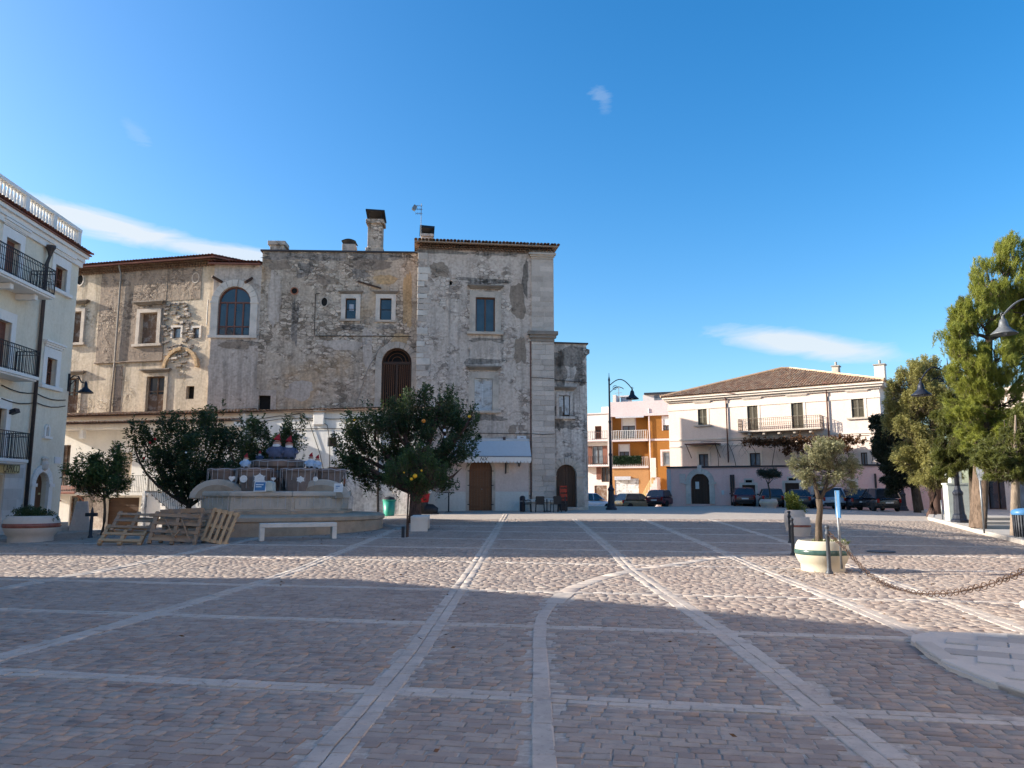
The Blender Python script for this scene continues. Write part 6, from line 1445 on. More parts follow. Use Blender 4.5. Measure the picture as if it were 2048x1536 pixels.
# conifers and leafy trees on the right
def needle_tree(name, px, Y, h_px, lobes_px, trunk_r, label, n, per, leaf, bark, ll, lw, sl, up=.15, lean=0, zoff=.13, droop=.1, tri=True, trunk_top=None, spread=.6, jit=.7, bare=None, clumps=11, dens=2.0):
    g = onground(px, Y) + Vector((0,0,zoff)); T = thing(name, g, 0, label, 'tree', 'trees along the right pavement'); k = Y/F
    top = at(trunk_top[0], trunk_top[1], Y) - g; mb = MB(); mb.tube([(0,0,-.2), (0,0,.02), (top.x*.35, 0, top.z*.35), (top.x*.7, .0, top.z*.7), tuple(top)], [trunk_r*1.15, trunk_r*1.05, trunk_r*.88, trunk_r*.5, trunk_r*.15], 12); mb.build('trunk', M[bark], T, smooth=True)
    lobes = [L_(at(a, b, Y+dy) - g, (hw*k, hw*k*.9, hh*k)) for a, b, hw, hh, dy in lobes_px]; lm = MB()
    for c, r in lobes:
        z = min(max(c[2]-r[2]*.6, .3*top.z), top.z*.9); t = z/top.z; s = Vector((top.x*t, 0, z)); limb(lm, s, Vector(c), trunk_r*.28, trunk_r*.07, .1)
        for j in range(5): limb(lm, s.lerp(Vector(c), .6), Vector(c) + Vector((random.gauss(0,.45)*r[0], random.gauss(0,.45)*r[1], random.gauss(0,.45)*r[2])), trunk_r*.09, .01, .1, 3, 4)
    lm.build('limbs', M['bark_olive'], T, smooth=True, kind='stuff')
    tip, D, Ls = shoots_in(clumped(lobes, clumps, .31, .88), int(n*dens), .2, up, 1.0, jit, sl, power=.5, centre=(top.x*.5, 0, top.z*.5)); pos, ax = shoot_leaves(tip, D, Ls, per, spread); N = len(pos)
    leaf_mesh('crown', pos, ax, RNG.uniform(.7,1.3,N)*ll, RNG.uniform(.8,1.2,N)*lw, M[leaf], T, tri=tri, droop=droop); twigs(tip, D, Ls, .005, M['bark_olive'], T); return T
needle_tree('pine_tree', 1956, 28.0, 0, [(1985,560,46,50,0),(2030,520,52,46,.4),(1955,640,50,42,-.3),(2040,610,60,60,.2),(1940,700,42,34,.2),(2000,715,62,46,-.6),(2060,720,60,60,0),(1960,765,46,36,-.5),(2030,800,56,44,-.4),(1905,660,30,20,-.4),(1925,620,26,24,-.2),(1912,690,30,18,-.5),(1960,590,30,30,-.3),(1990,850,50,36,-.5),(2060,860,50,40,0),(2075,640,70,80,.5),(1920,740,26,22,-.6),(1935,815,36,30,-.7),(1950,880,40,30,-.7),(2010,905,44,26,-.8)],
    .27, 'tall bright green pine tree with thick bark beside the lamp post', 2500, 46, 'leaf_pine', 'bark_pine', .15, .018, (.25,.55), .9, trunk_top=(1985,560), dens=2.3, droop=0.0, clumps=16, spread=.55)
needle_tree('fir_tree', 2031, 24.3, 0, [(2010,880,42,30,.6),(1985,915,46,24,.2),(2035,900,46,34,0),(1965,905,34,26,.8),(2070,870,46,60,0),(2005,945,44,16,.4),(2045,940,36,18,-.2),(2040,850,40,30,.3)], .14, 'fir tree with pale straight trunk next to the litter bin', 1200, 44, 'leaf_pine_dark', 'bark_pale', .10, .024, (.3,.6), -.1, trunk_top=(2031,830), spread=.9, dens=2.6)
needle_tree('dark_fir_tree', 1951, 31.0, 0, [(1925,600,12,14,.5),(1908,640,14,12,.5),(1922,690,16,20,.5),(1902,740,18,16,.4),(1920,790,32,32,0),(1955,800,44,40,0),(1900,850,36,34,-.5),(1945,880,46,34,0),(1893,905,36,26,-.6),(1925,935,42,20,-.5),(1975,840,50,46,.5),(1900,945,30,14,-.6)], .16, 'dark fir tree standing behind the bright pine', 1500, 42, 'leaf_pine_dark', 'bark', .13, .024, (.3,.6), -.05, trunk_top=(1930,600), spread=.9, dens=2.4)
needle_tree('willow_leaved_tree', 1873, 43.0, 0, [(1850,800,56,52,0),(1810,830,42,46,.3),(1880,790,40,60,0),(1840,880,52,46,0),(1875,900,46,50,-.3),(1800,775,30,30,.3),(1830,750,40,26,0),(1870,735,36,24,.2),(1860,950,38,26,-.4),(1820,925,36,30,-.2),(1885,950,30,22,-.5),(1845,725,24,20,.2)], .30, 'loose olive-green tree with thin drooping twigs', 2200, 22, 'leaf_willow', 'bark_red', .16, .046, (.5,1.2), .5, tri=False, trunk_top=(1862,790), spread=.7, droop=.25, dens=2.3)
needle_tree('dark_evergreen_tree', 1838, 52.0, 0, [(1790,890,46,52,0),(1775,850,30,24,0),(1800,940,46,36,0),(1765,900,26,30,.3),(1820,900,40,50,0),(1790,965,36,20,0),(1760,870,18,24,.2)], .30, 'dense dark evergreen tree beside the parked black car', 1300, 26, 'leaf_dark', 'bark', .15, .07, (.4,.9), .2, tri=False, trunk_top=(1815,880), spread=.9, dens=2.4)
needle_tree('street_tree', 1864, 41.5, 0, [(1872,930,24,22,-.4),(1885,945,20,16,-.4),(1855,950,20,14,-.4)], .24, 'reddish trunk of a street tree left of the grey cabinet', 260, 20, 'leaf_willow', 'bark_red', .15, .04, (.4,.8), .3, tri=False, trunk_top=(1866,915))

# fallen leaves
n_ = 420; q_ = RNG.integers(0, 4, n_); cx_ = np.array([-13.0, -6.0, -4.3, 6.4])[q_] + RNG.normal(0, 1.6, n_)*np.array([1,1,1.2,.5])[q_]; cy_ = np.array([27.0, 25.5, 30.0, 15.6])[q_] + RNG.normal(0, 1.7, n_)*np.array([1,1,1.3,.5])[q_]
k_ = 60; cx_[:k_] = RNG.uniform(-6, 6, k_); cy_[:k_] = RNG.uniform(5, 16, k_); pos_ = np.stack([cx_, cy_, gzn(cx_, cy_) + .022], 1)
leaf_mesh('fallen_leaves', pos_, np.stack([RNG.normal(0,1,n_), RNG.normal(0,1,n_), RNG.uniform(0,.25,n_)], 1), RNG.uniform(.04,.08,n_), RNG.uniform(.015,.03,n_), M['leaf_vine'], None, label='dry leaves fallen on the paving under the trees', cat='leaves')
# vine on the terrace pergola
def vine():
    Fc = PINKF; p0, p1 = Fc.sz(1500, 880, 1.6), Fc.sz(1712, 880, 1.6); c = Fc.world((p0[0]+p1[0])/2, -1.5, 0); T = thing('vine', tuple(Fc.world((p0[0]+p1[0])/2, -1.5, 3.4)), Fc.ang, 'rust-brown autumn vine trained over the terrace pergola', 'vine')
    h = (p1[0]-p0[0])/2; zt = p0[1] - 3.4; lobes = [L_((x, 0, zt-.25+random.gauss(0,.08)), (.9, .45, .30)) for x in np.linspace(-h, h, 13)] + [L_((x, 0, zt-.9), (.5,.4,.5)) for x in np.linspace(-h*.3, h*.8, 5)]
    tip, D, Ls = shoots_in(lobes, 700, .1, 0, .6, 1.0, (.3,.6)); pos, ax = shoot_leaves(tip, D, Ls, 9); N = len(pos); leaf_mesh('leaves', pos, ax, RNG.uniform(.7,1.3,N)*.17, RNG.uniform(.8,1.2,N)*.11, M['leaf_vine'], T, droop=.3)
    st = MB()
    for x in np.linspace(-h-3, h+1.0, 9): limb(st, (x, .2, zt-2.2), (x+random.gauss(0,.8), 0, zt), .03, .015, .15)
    for k in range(30): x = random.uniform(-h-3.4, h+1.5); limb(st, (x, 0, zt-.2), (x+random.gauss(0,.7), random.gauss(0,.2), zt-random.uniform(.6,1.8)), .014, .006, .2, 4, 4)
    st.tube([(-h-4.5, 0, zt), (h+1, 0, zt)], .03, 5); st.build('stems', M['bark'], T, kind='stuff')
vine()
HB, hx_, hy_, hz_ = HEDGE
leaf_mesh('hedge_leaves', np.stack([hx_, hy_, hz_], 1), RNG.normal(0, 1, (len(hx_), 3)), RNG.uniform(.1,.2,len(hx_)), RNG.uniform(.05,.09,len(hx_)), M['hedge'], HB)
# ---------------------------------------------------------------- street lamps
def street_lamp(g, label, h=7.9, ang=0.0, arm=1.35, m='lamp', shade_m=None, group='cast iron street lamps'):
    T = thing('street_lamp', g, ang, label, 'street lamp', group)
    MB().lathe([(.34,-.05),(.34,.10),(.27,.16),(.25,.30),(.21,.36),(.17,1.10),(.20,1.16),(.20,1.24),(.13,1.34),(.10,1.50)], 12).build('base', M[m], T, bevel=.004)
    MB().lathe([(.10,1.5),(.085,3.2),(.11,3.24),(.11,3.34),(.075,3.4),(.065,5.2),(.09,5.24),(.09,5.32),(.06,5.38),(.05,h-.5),(.075,h-.45),(.05,h-.35),(.02,h-.2),(.012,h)], 10).build('pole', M[m], T, smooth=True)
    a = MB(); z = h-1.05
    def sp(f, n=14): return [f(i/n) for i in range(n+1)]
    a.tube(sp(lambda t: (.05+arm*t, 0, z+.30+.42*math.sin(PI*(t*.95)) - .30*t*t)), .032, 6); a.tube(sp(lambda t: (.05+.62*arm*t, 0, z-.15+.34*math.sin(PI*t*.8))), .022, 6)
    a.tube([(.05+.30+.17*(1-k/22)*math.cos(k*.55), 0, z+.12+.17*(1-k/22)*math.sin(k*.55)) for k in range(18)], .018, 5); e = (.05+arm, 0, z+.30+.42*math.sin(PI*.95)-.30)
    a.tube([(e[0]+.06*math.cos(t), 0, e[2]+.05+.06*math.sin(t)) for t in np.linspace(-PI/2, PI, 8)], .018, 5); a.build('arm', M[m], T, smooth=True)
    MB().lathe([(.02,.02),(.05,-.04),(.05,-.1),(.10,-.13),(.13,-.24),(.15,-.36),(.24,-.46),(.40,-.60),(.405,-.63),(.36,-.61),(.2,-.5),(.0,-.42)], 18, e, cap=False).build('shade', M[shade_m or m], T, smooth=True)
    MB().lathe([(.0,-.66),(.07,-.64),(.10,-.56),(.06,-.46)], 10, e).build('bulb', M['glass_pale'], T, smooth=True); return T
street_lamp(onground(1223, 46.6), 'black street lamp with curled arm standing alone before the orange house', 8.3)
gB = onground(1921, 32.2) + Vector((0,0,.13)); street_lamp(gB, 'grey-black street lamp beside the thick pine trunk', 6.9, PI, 1.15)
gC = onground(1808, 57.5) + Vector((0,0,.0)); street_lamp(gC, 'street lamp beyond the dark evergreen tree by the pink wall', 7.8, PI, 1.5)
pD = at(2003, 628, 25.0); gD = Vector((pD.x+1.7, 25.0, gz(pD.x+1.7, 25)+.13)); street_lamp(gD, 'grey enamel lamp shade hanging in front of the pine crown', pD.z-gD.z+.92, PI, 1.62, 'lamp_grey')
# bracket lamp of the left house
def bracket_lamp():
    p = LEFTF.world(LEFTF.L, 0, 0); s, z = LEFTF.L-.02, 0; e = at(172, 765, LEFTF.b.y-.1); w = at(131, 768, LEFTF.b.y-.1); T = thing('wall_lamp', (LEFTF.b.x, LEFTF.b.y-.1, e.z), 0, 'black bell-shaped lamp on a scrolled bracket at the house corner', 'lamp')
    L = e.x - LEFTF.b.x; MB().tube([(0,0,.1), (L*.3,0,.32), (L*.55,0,.28), (L*.75,0,.0), (L*.95,0,-.02), (L,0,.06)], .03, 6).tube([(0,0,-.25), (L*.3,0,.05), (L*.6,0,.26)], .02, 5).build('bracket', M['lamp'], T, smooth=True); MB().box(-.06,.06,-.06,.06,-.4,.4).build('wall_plate', M['lamp'], T)
    MB().lathe([(.02,.02),(.06,-.06),(.08,-.2),(.12,-.28),(.34,-.47),(.35,-.5),(.28,-.46),(.0,-.36)], 16, (L,0,.02), cap=False).build('shade', M['lamp'], T, smooth=True)
bracket_lamp()
def lantern():
    s, z = TW.sz(1037, 925); T = thing('wall_lantern', tuple(TW.world(s, -.05, z)), TW.ang, 'small black wall lantern right of the arched brown door', 'lantern'); MB().tube([(-.05,0,.3), (-.1,-.2,.38), (0,-.25,.28)], .02, 5).build('bracket', M['iron'], T)
    MB().lathe([(.02,.30),(.05,.24),(.16,.14),(.15,.12)], 6, (0,-.25,0)).lathe([(.07,-.2),(.03,-.25),(.01,-.3)], 6, (0,-.25,0)).build('cap', M['iron'], T); MB().lathe([(.13,.12),(.07,-.2)], 6, (0,-.25,0)).build('glass', M['glass'], T)
lantern()

# ---------------------------------------------------------------- fountain
def fountain():
    c = onground(553, 29.6); T = thing('fountain', c, R(4), 'stepped octagonal stone fountain hung with light strings', 'fountain'); n = 8
    def octa(r, off=PI/8): return [(r*math.cos(2*PI*k/n+off), r*math.sin(2*PI*k/n+off)) for k in range(n)]
    MB().lathe([(3.98,-.3),(3.98,.42),(4.05,.46),(4.05,.58),(3.92,.64),(3.4,.66),(0,.66)], 40, cap=False).build('plinth', M['fountain_brown'], T)
    MB().slab(octa(2.9), .6, .78).build('step', M['fountain_brown'], T, bevel=.03)
    bs = MB()
    for k in range(n):
        a, b = octa(2.72)[k], octa(2.72)[(k+1)%n]; ai, bi = octa(2.5)[k], octa(2.5)[(k+1)%n]; bs.slab([a, b, bi, ai], .74, 1.28)
    bs = bs.build('basin', M['fountain'], T)
    for k in range(n):
        a, b = Vector(octa(2.73)[k]), Vector(octa(2.73)[(k+1)%n])
        q = [a.lerp(b,.06)*1.008, a.lerp(b,.94)*1.008, a.lerp(b,.94)*.99, a.lerp(b,.06)*.99]; MB().slab([(p.x, p.y) for p in q], .82, 1.22).build('panel', M['fountain'], bs, bevel=.02)
        a, b = octa(2.86)[k], octa(2.86)[(k+1)%n]; ai, bi = octa(2.4)[k], octa(2.4)[(k+1)%n]; MB().slab([a, b, bi, ai], 1.27, 1.46).build('rim', M['fountain'], bs, bevel=.05)
    MB().slab(octa(2.45), .9, 1.25).build('water', M['glass'], T)
    # half-round end walls
    for s in (-1, 1):
        P = [(1.05*math.cos(t), 1.2+.70*math.sin(t)) for t in np.linspace(0, PI, 13)]; mb = MB(); mb.prism(P, -.14, .14, Matrix.Translation((s*1.85, -1.25, 0)) @ Matrix.Rotation(s*R(8), 4, 'Z')); mb.build('end_wall', M['fountain'], T, bevel=.04)
        P = [(.80*math.cos(t), 1.2+.50*math.sin(t)) for t in np.linspace(0, PI, 13)]; mb = MB(); mb.prism(P, -.17, -.10, Matrix.Translation((s*1.85, -1.25, 0)) @ Matrix.Rotation(s*R(8), 4, 'Z')); mb.build('end_panel', M['fountain_brown'], T, bevel=.02)
    def bowl(x, y, z0, z1, r0, r1, m='fountain_dark'):
        o = MB().lathe([(r0,z0),(r0*1.02,z0+.1),(r1*.82,z0+(z1-z0)*.55),(r1,z1-.16),(r1*1.08,z1-.12),(r1*1.08,z1),(r1*.9,z1),(r1*.85,z1-.1),(0,z1-.1)], 14, (x,y,0), cap=False).build('bowl', M[m], T); return o
    for x, y in ((-1.75,-.75),(-.55,-1.35),(1.0,-1.2),(1.95,-.5),(-1.2,1.0),(1.2,1.1)): bowl(x, y, 1.2, 2.30, .42, .60)
    MB().lathe([(.75,1.2),(.7,1.5),(.55,1.95),(.85,2.32),(.98,2.4),(1.02,2.62),(.8,2.66),(0,2.62)], 16, cap=False).build('central_bowl', M['fountain_dark'], T)
    MB().box(-1.5, 1.5, -.9, -.6, 1.2, 1.5).build('block', M['fountain_dark'], T, bevel=.03); MB().box(-.75,.75,-1.0,-.7,1.95,2.2).build('block', M['fountain_dark'], T, bevel=.03)
    # icicle light strings
    ls = MB()
    for k in range(70):
        t = 2*PI*k/70; x, y = 2.8*math.cos(t), 2.8*math.sin(t); ls.tube([(x, y, 1.3), (x*1.005, y*1.005, 1.3-random.uniform(.2,.5))], .009, 4)
    for cx, cy, rr in ((-1.75,-.75,.66),(-.55,-1.35,.66),(1.0,-1.2,.66),(1.95,-.5,.66),(0,0,1.05)):
        zt = 2.28 if rr < 1 else 2.6
        for k in range(18): t = 2*PI*k/18; ls.tube([(cx+rr*math.cos(t), cy+rr*math.sin(t), zt), (cx+rr*1.01*math.cos(t), cy+rr*1.01*math.sin(t), zt-random.uniform(.3,.85))], .009, 4)
        ring = [(cx+rr*1.0*math.cos(2*PI*k/20), cy+rr*math.sin(2*PI*k/20), zt-.02+.03*math.sin(k*2.1)) for k in range(21)]; ls.tube(ring, .014, 4)
    ls.build('light_strings', M['light_wire'], T, kind='stuff')
    return T, c
FOUNT, FC = fountain()
def on_f(px, py, y): p = at(px, py, FC.y + y); return p
def gnome(px, py, y, h, m, label, lean=0.0):
    p = on_f(px, py, y); T = thing('gnome_figure', p, lean, label, 'figurine', 'gnome figures on the fountain')
    MB().lathe([(.24*h,0),(.30*h,.08*h),(.31*h,.28*h),(.24*h,.46*h),(.12*h,.56*h)], 14).build('body', M[m], T, smooth=True)
    hd = MB().lathe([(.02*h,.48*h),(.13*h,.52*h),(.16*h,.60*h),(.14*h,.68*h),(.05*h,.74*h)], 12).build('head', M['skin'], T, smooth=True)
    MB().lathe([(.0,.30*h),(.10*h,.38*h),(.15*h,.50*h),(.15*h,.56*h),(.05*h,.60*h)], 10, (0,-.07*h,0)).build('beard', M['beard'], T, smooth=True); MB().lathe([(.0,.57*h),(.04*h,.6*h),(.0,.64*h)], 8, (0,-.17*h,0)).build('nose', M['skin'], hd, smooth=True)
    MB().tube([(0,0,.66*h), (0,.01*h,.76*h), (.02*h,.03*h,.88*h), (.07*h,.05*h,1.0*h)], [.185*h,.15*h,.08*h,.012*h], 10).build('hat', M['red'], T, smooth=True)
    for s in (-1, 1):
        MB().tube([(s*.24*h,0,.44*h), (s*.34*h,-.06*h,.3*h), (s*.22*h,-.2*h,.22*h)], [.07*h,.07*h,.06*h], 8).build('arm', M[m], T, smooth=True); MB().cbox((s*.13*h,-.22*h,.05*h), (.15*h,.26*h,.1*h)).build('boot', M['black'], T, bevel=.03*h)
gnome(553, 919, 0, 1.0, 'denim', 'largest red-hatted gnome on top of the fountain bowl, at left'); gnome(577, 919, .1, .92, 'denim', 'slim red-hatted gnome on top of the fountain bowl, at right', .3)
gnome(491, 936, -.75, .56, 'paleblue', 'small gnome in pale blue on the leftmost fountain bowl'); gnome(519, 921, .6, .40, 'denim', 'tiny gnome half hidden behind the fountain top', .4)
gnome(621, 936, -1.0, .58, 'paleblue', 'small pale blue gnome seated at the right fountain bowl'); gnome(634, 938, -.9, .54, 'paleblue', 'small gnome with dark hood at the right end of the bowls', -.3)
# white shapes at the bowls, standing in for gaps onto the sunlit wall
def cutout(px, py, kind, r, label):
    p = on_f(px, py, -2.15); n = 24; P = []
    for k in range(n):
        t = 2*PI*k/n
        if kind == 'heart': x = 16*math.sin(t)**3/17; z = (13*math.cos(t)-5*math.cos(2*t)-2*math.cos(3*t)-math.cos(4*t))/17
        elif kind == 'star': q = 1.0 if k % 4 == 0 else .72; x, z = q*math.sin(t), q*math.cos(t)*.8
        else: x, z = math.sin(t), math.cos(t)
        P.append((r*x, r*z))
    MB().prism(P, -.03, .03).build('gap_cutout', M['beard'], loc=p, bevel=.012, label=label, cat='cutout', group='white shapes standing for sunlit gaps in the fountain')
cutout(464, 957, 'heart', .12, 'white heart ornament for the sunlit gap at the left end of the fountain bowls'); cutout(487, 958, 'disc', .13, 'round white ornament for the sunlit gap second from the left on the fountain'); cutout(519, 957, 'star', .24, 'largest white star-shaped ornament for the sunlit gap above the fountain notice'); cutout(547, 958, 'heart', .08, 'smallest white heart ornament for the sunlit gap right of the fountain notice'); cutout(601, 959, 'star', .16, 'pale star ornament right of the fountain centre'); cutout(631, 958, 'disc', .085, 'small round white ornament for the sunlit gap at the right end of the fountain')
def notice(px, py, w, h, label, body=True):
    p = at(px, py, FC.y - 2.72); T = thing('notice_board', p, 0, label, 'notice'); Mx = Matrix.Rotation(R(-14), 4, 'X'); MB().box(-w/2, w/2, 0, .03, 0, h, Mx).build('panel', M['white_paint'], T)
    MB().box(-w/2+.03, w/2-.03, -.006, -.001, .03, h-.03, Mx).build('poster', M['sign_blue'] if body else M['plate'], T); MB().box(-w/2+.06, w/2-.1, -.011, -.007, h*.62, h*.72, Mx).box(-w/2+.06, w/2-.16, -.011, -.007, h*.42, h*.5, Mx).build('print', M['white_paint'] if body else M['sign_blue'], T)
    if body: MB().prism([(0,0),(.32,0),(.3,h*.9),(.1,h*1.05)], .04, .42, Matrix.Translation((w*.3,0,0))).build('stand', M['cabinet'], T, bevel=.03)
notice(519, 983, .42, .36, 'blue notice in a white frame on the fountain rim'); notice(676, 984, .30, .30, 'white notice sheet at the right end of the fountain rim', False)

# ---------------------------------------------------------------- benches, pallets, planters
def bench(pl, pr, Y0, Y1, h, dep, label):
    a, b = onground(pl, Y0), onground(pr, Y1); d = b-a; L = Vector((d.x, d.y)).length; T = thing('stone_bench', a.lerp(b, .5), math.atan2(d.y, d.x), label, 'bench', 'white stone benches'); hl = L/2
    MB().box(-hl, hl, -dep/2, dep/2, h-.13, h).build('seat', M['bench'], T, bevel=.015)
    for s in (-1, 1): MB().box(s*hl-(.14 if s > 0 else 0), s*hl+(0 if s > 0 else .14), -dep/2+.005, dep/2-.005, -.1, h-.131).build('leg', M['bench'], T, bevel=.012)
g1, g2 = gp(525, 1083), gp(664, 1078); bench(518, 671, g1.y+.2, g2.y+.25, .52, .48, 'long white stone bench in front of the fountain')
g1 = gp(835, 1064); bench(838, 843, g1.y+.1, g1.y+1.9, .52, .62, 'white stone bench seen end-on under the largest orange tree')
def pallet(T, c, rot, sx, sz, boards, cross=3, m='pallet', th=.02, flip=False, diag=False):
    """One pallet standing in its own plane: boards run along local x, bearers along z; origin at its lower edge."""
    o = thing('wooden_pallet', c, 0, T[0], 'pallet', 'pallets leaning by the fountain'); o.rotation_euler = rot
    for k in range(boards): z = sz*(k+.5)/boards; MB().box(-sx/2, sx/2, -.075, -.055, z-.045, z+.045).build('board', M[m], o)
    for k in range(3): x = -sx/2+.05+(sx-.1)*k/2; MB().box(x-.05, x+.05, -.054, .04, 0, sz).build('bearer', M[m], o)
    for k in range(cross): z = sz*(k+.5)/cross; MB().box(-sx/2, sx/2, .041, .06, z-.05, z+.05).build('back_board', M[m], o)
    if diag:
        for a, b in (((-.25*sx,.75*sz),(.1*sx,.05*sz)), ((.1*sx,.75*sz),(.4*sx,.05*sz)), ((.02*sx,.2*sz),(.12*sx,.42*sz))): MB().bar((a[0], -.09, a[1]), (b[0], -.09, b[1]), .06, .03).build('brace', M[m], o)
    return o
# right: pale pallet on end, boards upright
p = gp(428, 1089); o = thing('wooden_pallet', (p.x, p.y, p.z+.02), 0, 'pale new pallet standing on end nearest the white bench', 'pallet', 'pallets leaning by the fountain'); o.rotation_euler = (R(-20), R(11), R(-6))
for k in range(5): x = -.36+.18*k; MB().box(x-.045, x+.045, -.075, -.055, 0, 1.02).build('board', M['pallet'], o)
for z in (.06, .5, .96): MB().box(-.41, .41, -.054, .04, z-.05, z+.05).build('bearer', M['pallet'], o)
for x in (-.3, 0, .3): MB().box(x-.06, x+.06, .041, .06, 0, 1.02).build('back_board', M['pallet_grey'], o)
p = gp(425, 1085); pallet(('darker pallet leaning behind the pale upright pallet',), (p.x-.05, p.y+.28, p.z+.02), (R(-22), R(8), R(-4)), .8, 1.0, 6, 3, 'pallet_grey')
p = gp(343, 1091); pallet(('wide slatted crate front with crossed braces in the middle of the pallets',), (p.x, p.y, p.z+.02), (R(-24), R(3), R(3)), 1.38, .98, 4, 2, 'pallet_grey', diag=True)
p = gp(350, 1089); pallet(('pallet lying on its slope behind the braced crate front',), (p.x+.05, p.y+.35, p.z+.02), (R(-30), 0, R(2)), 1.35, 1.12, 5, 3, 'pallet_grey')
p = gp(238, 1092); pallet(('lowest pallet at the left end leaning far back',), (p.x, p.y, p.z+.02), (R(-50), R(2), R(6)), 1.2, .8, 3, 2, 'pallet'); pallet(('upper pallet at the left end resting on the lowest one',), (p.x+.10, p.y+.38, p.z+.38), (R(-48), R(2), R(6)), 1.15, .8, 3, 2, 'pallet_grey')
def beam(a, b, Y, r, label, m='pallet_grey'):
    p, q = at(*a, Y), at(*b, Y); T = MB().bar((0,0,0), tuple(q-p), r, r).build('timber_beam', M[m], loc=p, bevel=.01, label=label, cat='beam', group='timbers on the pallets')
pz = gp(343, 1091).y
beam((322,1024), (408,1020), pz+.55, .14, 'thick weathered timber lying across the tops of the pallets'); beam((300,1030), (400,1032), pz+.35, .10, 'thinner dark timber just below the thick one on the pallets')
def planter(c, r, h, m, stripe, label, name='round_planter', group='round concrete planters', square=False):
    T = thing(name, c, 0, label, 'planter', group); P = [(r*.80,-.03),(r*.82,h*.10),(r*.82,h*.22),(r*.90,h*.30),(r*1.0,h*.5),(r*1.03,h*.64),(r*.99,h*.84),(r*.92,h*.95),(r*.88,h),(r*.80,h),(r*.78,h*.86)]
    MB().lathe(P, 40, cap=False).build('tub', M[m], T, smooth=True); MB().lathe([(r*1.012,h*.55),(r*1.043,h*.58),(r*1.043,h*.69),(r*1.012,h*.72)], 40, cap=False).build('stripe', M[stripe], T, smooth=True)
    MB().lathe([(r*.79,h*.86),(r*.4,h*.9),(0,h*.91)], 24, cap=False).build('soil', M['soil'], T); return T
T = planter(PL_A, .52, .62, 'planter', 'band_green', 'cream concrete planter with green stripe behind the nearest bollard')
def tuft(T, c, r, n, h, m, name='grass_tufts'):
    a = RNG.uniform(0, 2*PI, n); q = np.sqrt(RNG.random(n))*r; pos = np.stack([c[0]+q*np.cos(a), c[1]+q*np.sin(a), np.full(n, c[2])], 1); ax = RNG.normal(0, .5, (n,3)) + np.array([0,0,1.]); leaf_mesh(name, pos, ax, RNG.uniform(.6,1.3,n)*h, np.full(n, h*.14), M[m], T)
tuft(T, (.15,-.1,.54), .36, 260, .13, 'grass')
p = gp(37, 1086); g = Vector((p.x, p.y+.6, p.z)); T = planter(g, .78, .82, 'planter_grey', 'band_red', 'grey planter with red stripe and low shrub before the balcony house')
tip, D, Ls = shoots_in([L_((0,0,.85),(.72,.68,.25)), L_((.45,0,.75),(.4,.4,.25)), L_((-.2,0,1.0),(.4,.4,.2))], 330, .2, .3, 1, .6, (.15,.3)); pos, ax = shoot_leaves(tip, D, Ls, 16); N = len(pos); leaf_mesh('shrub', pos, ax, RNG.uniform(.7,1.3,N)*.06, np.full(N,.025), M['leaf_orange'], T)
def barrel(c, r, h, label, stripe):
    T = thing('barrel_planter', c, 0, label, 'planter', 'barrel-shaped planters by the bollards'); MB().lathe([(r*.85,-.03),(r*.9,h*.06),(r*.9,h*.12),(r*1.0,h*.3),(r*1.04,h*.55),(r*1.0,h*.85),(r*.93,h*.9),(r*.93,h),(r*.8,h),(r*.78,h*.85),(0,h*.86)], 24, cap=False).build('tub', M['planter_grey'], T, smooth=True)
    if stripe: MB().lathe([(r*1.035,h*.48),(r*1.055,h*.5),(r*1.055,h*.58),(r*1.035,h*.6)], 24, cap=False).build('stripe', M['band_red'], T, smooth=True)
    return T
gA = gp(1602, 1074); gA = onground(1603, gA.y+.35); barrel(gA, .30, .62, 'barrel planter with red stripe right behind the paired bollards', True)
gB2 = onground(1591, gA.y+2.6); T = barrel(gB2, .36, .75, 'taller barrel planter holding a yellow-green shrub', False)
tip, D, Ls = shoots_in([L_((0,0,1.05),(.34,.34,.36)), L_((.1,0,.8),(.4,.35,.25)), L_((-.12,0,1.25),(.22,.22,.2))], 240, .2, .7, .8, .6, (.15,.3)); pos, ax = shoot_leaves(tip, D, Ls, 12); N = len(pos); leaf_mesh('shrub', pos, ax, RNG.uniform(.7,1.3,N)*.08, np.full(N,.04), M['leaf_shrub'], T)
# light boxes round the small olive
g = onground(1538, 55.6); T = planter(g, .62, .62, 'planter_grey', 'planter', 'grey tub holding the small olive by the terrace wall', name='tub_planter')

